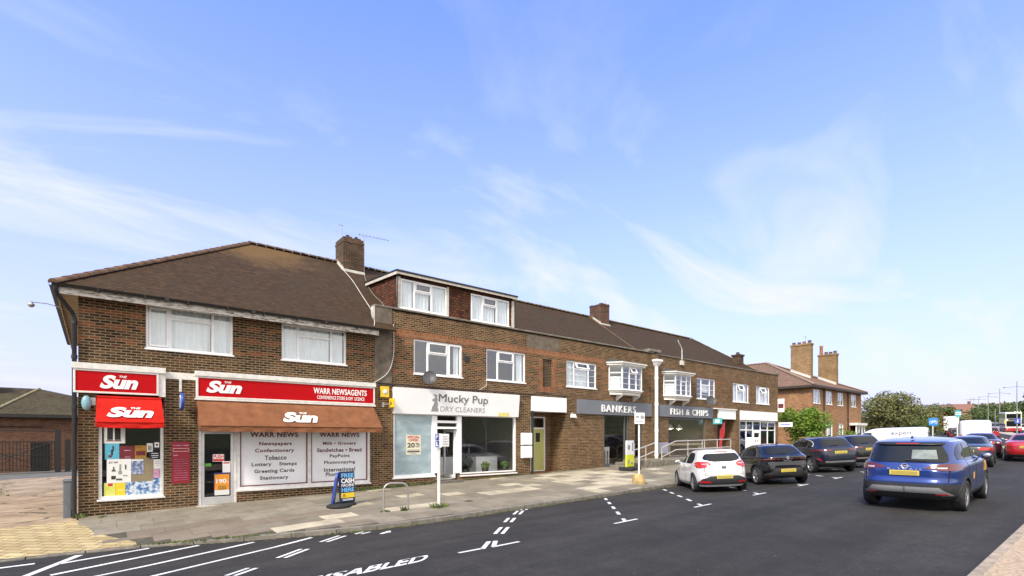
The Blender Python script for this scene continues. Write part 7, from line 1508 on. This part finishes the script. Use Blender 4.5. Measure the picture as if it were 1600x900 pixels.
def tree(label, x, y, h, r, mat, n=5000, leaf=.16, seed=1, trunk=.25, cat='tree', name='tree', lowest=.2, group=None, twigs=0):
    rg = np.random.default_rng(seed); z0 = climb(to_sn(x, y)[0])-.3; t = thing(name, label, cat, (x, y, z0), group=group)
    m = MB(); limbs = []
    if trunk:
        m.tube([(x, y, z0), (x+.1, y, z0+h*.25), (x-.05, y+.1, z0+h*.5)], [r*.07+.06, r*.055+.04, r*.04+.02], 8)
        for k in range(7):
            a = k*2.4+rg.uniform(0, .6); l = r*rg.uniform(.5, .85); e = (x+l*math.cos(a), y+l*math.sin(a), z0+h*rg.uniform(.5, .85)); m.tube([(x, y, z0+h*rg.uniform(.2, .4)), (x+l*.5*math.cos(a), y+l*.5*math.sin(a), z0+h*.55), e], [r*.035+.02, r*.02+.015, .012], 6)
        for k in range(twigs):
            a = rg.uniform(0, 6.28); l = r*rg.uniform(.7, 1.08); zz = rg.uniform(.55, .95); e = (x+l*math.cos(a), y+l*math.sin(a), z0+h*zz); m.tube([(x+l*.4*math.cos(a), y+l*.4*math.sin(a), z0+h*.5), (x+l*.8*math.cos(a+.1), y+l*.8*math.sin(a+.1), z0+h*(zz-.02)), e], [.03, .02, .008], 4)
        m.build('trunk', BARK, t)
    blobs = []
    for k in range(16):
        a = rg.uniform(0, 6.28); q = r*rg.uniform(.15, .72); zz = z0+h*rg.uniform(lowest+.12, .86); s = r*rg.uniform(.26, .46)*(1.15-.5*abs((zz-z0)/h-.55)); blobs.append((x+q*math.cos(a), y+q*math.sin(a), zz, s, s, s*.8))
    blobs.append((x, y, z0+h*.55, r*.55, r*.55, h*.3))
    m = MB(); leaves(m, rg, blobs, n, leaf); m.build('crown', mat, t); return t
bx_, by_ = at(1254, 40.5)
tree('bright green leafy bush in front of the orange brick house', bx_, by_, 4.1, 2.15, L_BUSH, 9000, .10, 3, trunk=.1, cat='bush', name='bush', lowest=.0)
tree('low straggling green shrub under the right windows of the orange house', *at(1330, 47), 1.9, 1.4, L_BUSH, 1500, .09, 5, trunk=0, cat='shrub', name='shrub', lowest=0)
tree('spreading olive brown tree right of the orange brick house', *at(1382, 66), 6.8, 3.6, L_OLIVE, 9000, .16, 8, twigs=60)
tree('greener bushy tree behind the blue cycle sign', *at(1436, 88), 6.0, 3.8, L_OLIVE, 6000, .2, 12)
tree('dark green round tree left of the blue cycle sign', *at(1408, 80), 5.6, 3.6, L_GREEN, 5000, .18, 15, lowest=.05)
tree('rusty leaved small tree at the far end of the footpath hedge', *at(1461, 118), 6.0, 3.4, L_RUST, 3500, .24, 17, lowest=.05)
tree('tangled green hedge bush beside the footpath', *at(1445, 66), 2.9, 2.2, L_GREEN, 3000, .13, 19, trunk=0, cat='bush', name='bush', lowest=0)
for k, (px, dep, h, r) in enumerate(((1532, 190, 6.0, 5), (1541, 182, 6.6, 6), (1551, 176, 6.4, 6), (1560, 190, 6.6, 6))): tree('round green tree in the row beyond the parked pale cars', *at(px, dep), h, r, L_FAR, 2200, .42, 30+k, lowest=.02, group='green trees beyond the central strip')
tree('yellow green feathery bush beyond the white van', *at(1508, 175), 4.2, 2.8, leafmat('yellow green leaf', (.12, .13, .05), (.2, .2, .08), (.28, .26, .12)), 1800, .3, 41, lowest=0)
for k, (px, dep, h, r) in enumerate(((1572, 230, 6, 7), (1594, 235, 6.5, 8), (1478, 230, 6, 6), (1516, 260, 6, 7))): tree('far green tree on the rising ground at the end of the road', *at(px, dep), h, r, L_FAR, 1500, .6, 50+k, lowest=.02, group='far trees at the end of the road')
# ------------------------------------------------------------ street lamps, road signs
gl_ = 'double armed street lamps on the central strip'
LAMPM = plain('grey lamp post', (.30, .30, .31), .5, metal=.4, var=.05)
names = ['nearest and tallest of the double armed street lamps', 'second nearest of the double armed street lamps', 'third of the double armed street lamps', 'fourth of the double armed street lamps', 'fifth of the double armed street lamps', 'farthest and smallest of the double armed street lamps']
for k, (px, dep) in enumerate(((1589, 97), (1562, 124), (1544, 150), (1529, 182), (1521.5, 215), (1516.5, 245))):
    x, y = at(px, dep); z = climb(to_sn(x, y)[0]); t = thing('street_lamp', names[k], 'street lamp', (x, y, z), group=gl_); zt = z+10.0
    m = MB(); m.tube([(x, y, z), (x, y, z+1.6), (x, y, zt)], [.14, .10, .06], 8); m.build('post', LAMPM, t); m = MB(); u = Vector((-math.sin(R(-39+0)), math.cos(R(-39)), 0)); u = Vector((.776, -.631, 0))
    m.tube([Vector((x, y, zt-1.2))-u*2.1, Vector((x, y, zt-1.0)), Vector((x, y, zt-1.2))+u*2.1], .045, 6); m.build('arm', LAMPM, t); m = MB()
    for s in (-1, 1): m.ball(Vector((x, y, zt-1.22))+u*2.4*s, .38, .2, .1, 8, 6)
    m.build('lantern', LAMPM, t)
x, y = at(1555, 112); z = climb(to_sn(x, y)[0]); m = MB(); m.tube([(x, y, z), (x, y, z+5)], .06, 8); tag(m.build('post', LAMPM), 'thin plain grey post between the second and third street lamps', 'post')
def road_sign(label, px, dep, ztop, w, h, mat, ph, face, postmat=LAMPM):
    x, y = at(px, dep); z = climb(to_sn(x, y)[0])-.15; t = thing('road_sign', label, 'road sign', (x, y, z)); m = MB(); m.tube([(x, y, z), (x, y, ztop)], .045 if w < .8 else .06, 8); m.build('post', postmat, t)
    p = Plane(x, y, R(-50)); m = MB(); p.box(m, -w/2, w/2, -.09, -.06, ztop-h, ztop); f = m.build('sign_plate', mat, t, bevel=.01); m = MB(); face(m, p, ztop-h, ztop); m.build('symbol', LETW, f); return t
def cyc(m, p, z0, z1):
    h = z1-z0; c = Vector(p.p(0, -.093, z0+h*.42)); u = Vector((p.u.x, p.u.y, 0)); V = Vector((0, 0, 1)); 
    for s in (-1, 1): m.tube([c+u*(s*h*.28+h*.17*math.cos(a))+V*h*.17*math.sin(a) for a in np.linspace(0, 2*math.pi, 15)], h*.022, 5)
    for a, b in (((-.28, 0), (-.1, .2)), ((-.1, .2), (.18, .2)), ((.18, .2), (.28, 0)), ((-.1, .2), (.0, 0)), ((.0, 0), (.18, .2)), ((-.28, 0), (0, 0)), ((.18, .2), (.2, .28)), ((-.1, .2), (-.12, .26))): m.tube([c+u*a[0]*h+V*a[1]*h, c+u*b[0]*h+V*b[1]*h], h*.022, 5)
SBLUE = plain('road sign blue', (.03, .22, .60), .4, var=.05)
road_sign('square blue cycle route sign on a white post beside the footpath', 1457.5, 46, 3.78, .72, .68, SBLUE, 0, cyc, WPAINT)
def bars_(m, p, z0, z1):
    h = z1-z0
    for k in (.35, .6): p.box(m, -.22, .22, -.096, -.0902, z0+h*k, z0+h*(k+.1))
road_sign('turquoise bus stop flag on a white post before the tall white van', 1496, 40, 4.15, .36, .50, plain('turquoise sign', (.06, .42, .45), .4), 0, bars_, WPAINT)
def arrow(m, p, z0, z1):
    h = z1-z0; c = p.p(0, -.093, z0+h/2); u = Vector((p.u.x, p.u.y, 0)); V = Vector((0, 0, 1)); q = [(-.05, .35), (.05, .35), (.05, -.1), (.2, -.1), (0, -.35), (-.2, -.1), (-.05, -.1)]; q = [(a, b) for a, b in q]; m.hexa([tuple(Vector(c)+u*a*h+V*b*h) for a, b in q], [tuple(Vector(c)-Vector((p.n.x, p.n.y, 0))*.004+u*a*h+V*b*h) for a, b in q])
road_sign('blue arrow sign on a grey post in front of the bus', 1589.5, 78, 4.9, .8, .8, plain('arrow sign blue', (.05, .10, .40), .4), 0, arrow)
# far houses on the hill
rg = random.Random(4); HB = [plain('far brown roof', (.16, .10, .075), .9, var=.2), plain('far red roof', (.22, .11, .08), .9, var=.2), plain('far grey roof', (.14, .13, .125), .9, var=.2)]; HWM = [plain('far pale wall', (.50, .45, .38), .9, var=.1), plain('far brick wall', (.26, .14, .09), .9, var=.15)]
def far_house(px, dep, w, dpt, h, rh, label, grp, k, z=None, ang=None):
    x, y = at(px, dep); z = zg(x, y) if z is None else z; a = R(rg.uniform(-60, 10)) if ang is None else ang; ca, sa = math.cos(a), math.sin(a)
    L = lambda u, v, zz: (x+u*ca-v*sa, y+u*sa+v*ca, z+zz); m = MB(); m.m = 0
    m.hexa([L(-w/2, -dpt/2, -2), L(w/2, -dpt/2, -2), L(w/2, dpt/2, -2), L(-w/2, dpt/2, -2)], [L(-w/2, -dpt/2, h), L(w/2, -dpt/2, h), L(w/2, dpt/2, h), L(-w/2, dpt/2, h)]); m.m = 1
    e = .4; A0, A1, A2, A3 = L(-w/2-e, -dpt/2-e, h), L(w/2+e, -dpt/2-e, h), L(w/2+e, dpt/2+e, h), L(-w/2-e, dpt/2+e, h); r0, r1 = L(-w/2+dpt*.35, 0, h+rh), L(w/2-dpt*.35, 0, h+rh)
    m.face([A0, A1, r1, r0]); m.face([A2, A3, r0, r1]); m.face([A1, A2, r1]); m.face([A3, A0, r0]); m.face([A0, A3, A2, A1]); m.hexa([L(w*.2, -.4, h+.5), L(w*.2+.8, -.4, h+.5), L(w*.2+.8, .4, h+.5), L(w*.2, .4, h+.5)], [L(w*.2, -.4, h+rh+1.2), L(w*.2+.8, -.4, h+rh+1.2), L(w*.2+.8, .4, h+rh+1.2), L(w*.2, .4, h+rh+1.2)])
    m.m = 2
    for q in (-.3, .12):
        for zz in (1.0, 3.6): m.face([L(w*q, -dpt/2-.03, zz), L(w*q+1.4, -dpt/2-.03, zz), L(w*q+1.4, -dpt/2-.03, zz+1.1), L(w*q, -dpt/2-.03, zz+1.1)])
    tag(m.build('distant_house', [HWM[k % 2], HB[k % 3], CGLASS]), label, 'house', grp)
for k, (px, dep) in enumerate(((1503, 235), (1492, 260), (1530, 290))): far_house(px, dep, 12, 8, 3.6, 3.8, ['nearest brown roofed house past the white lorry', 'brown roofed house behind the turquoise bus stop flag', 'brown roofed house between the far street lamps'][k], None, 2*k+1 if k != 1 else 3, ang=R(-50))
for k in range(46):
    dep = rg.uniform(420, 640); far_house(rg.uniform(1385, 1620), dep, rg.uniform(10, 16), 8, 5, 3.2, 'tiny distant house on the hillside at the end of the road', 'distant houses on the hillside', k)
m = MB(); rgn = np.random.default_rng(9); bl = []
for k in range(230):
    dep = rgn.uniform(400, 680); x, y = at(rgn.uniform(1370, 1640), dep); s = rgn.uniform(2.5, 6); bl.append((x, y, zg(x, y)+s*.7, s*1.2, s*1.2, s))
leaves(m, rgn, bl, 9000, 1.5); m.build('far_woodland', L_FAR, kind='stuff', local=True)
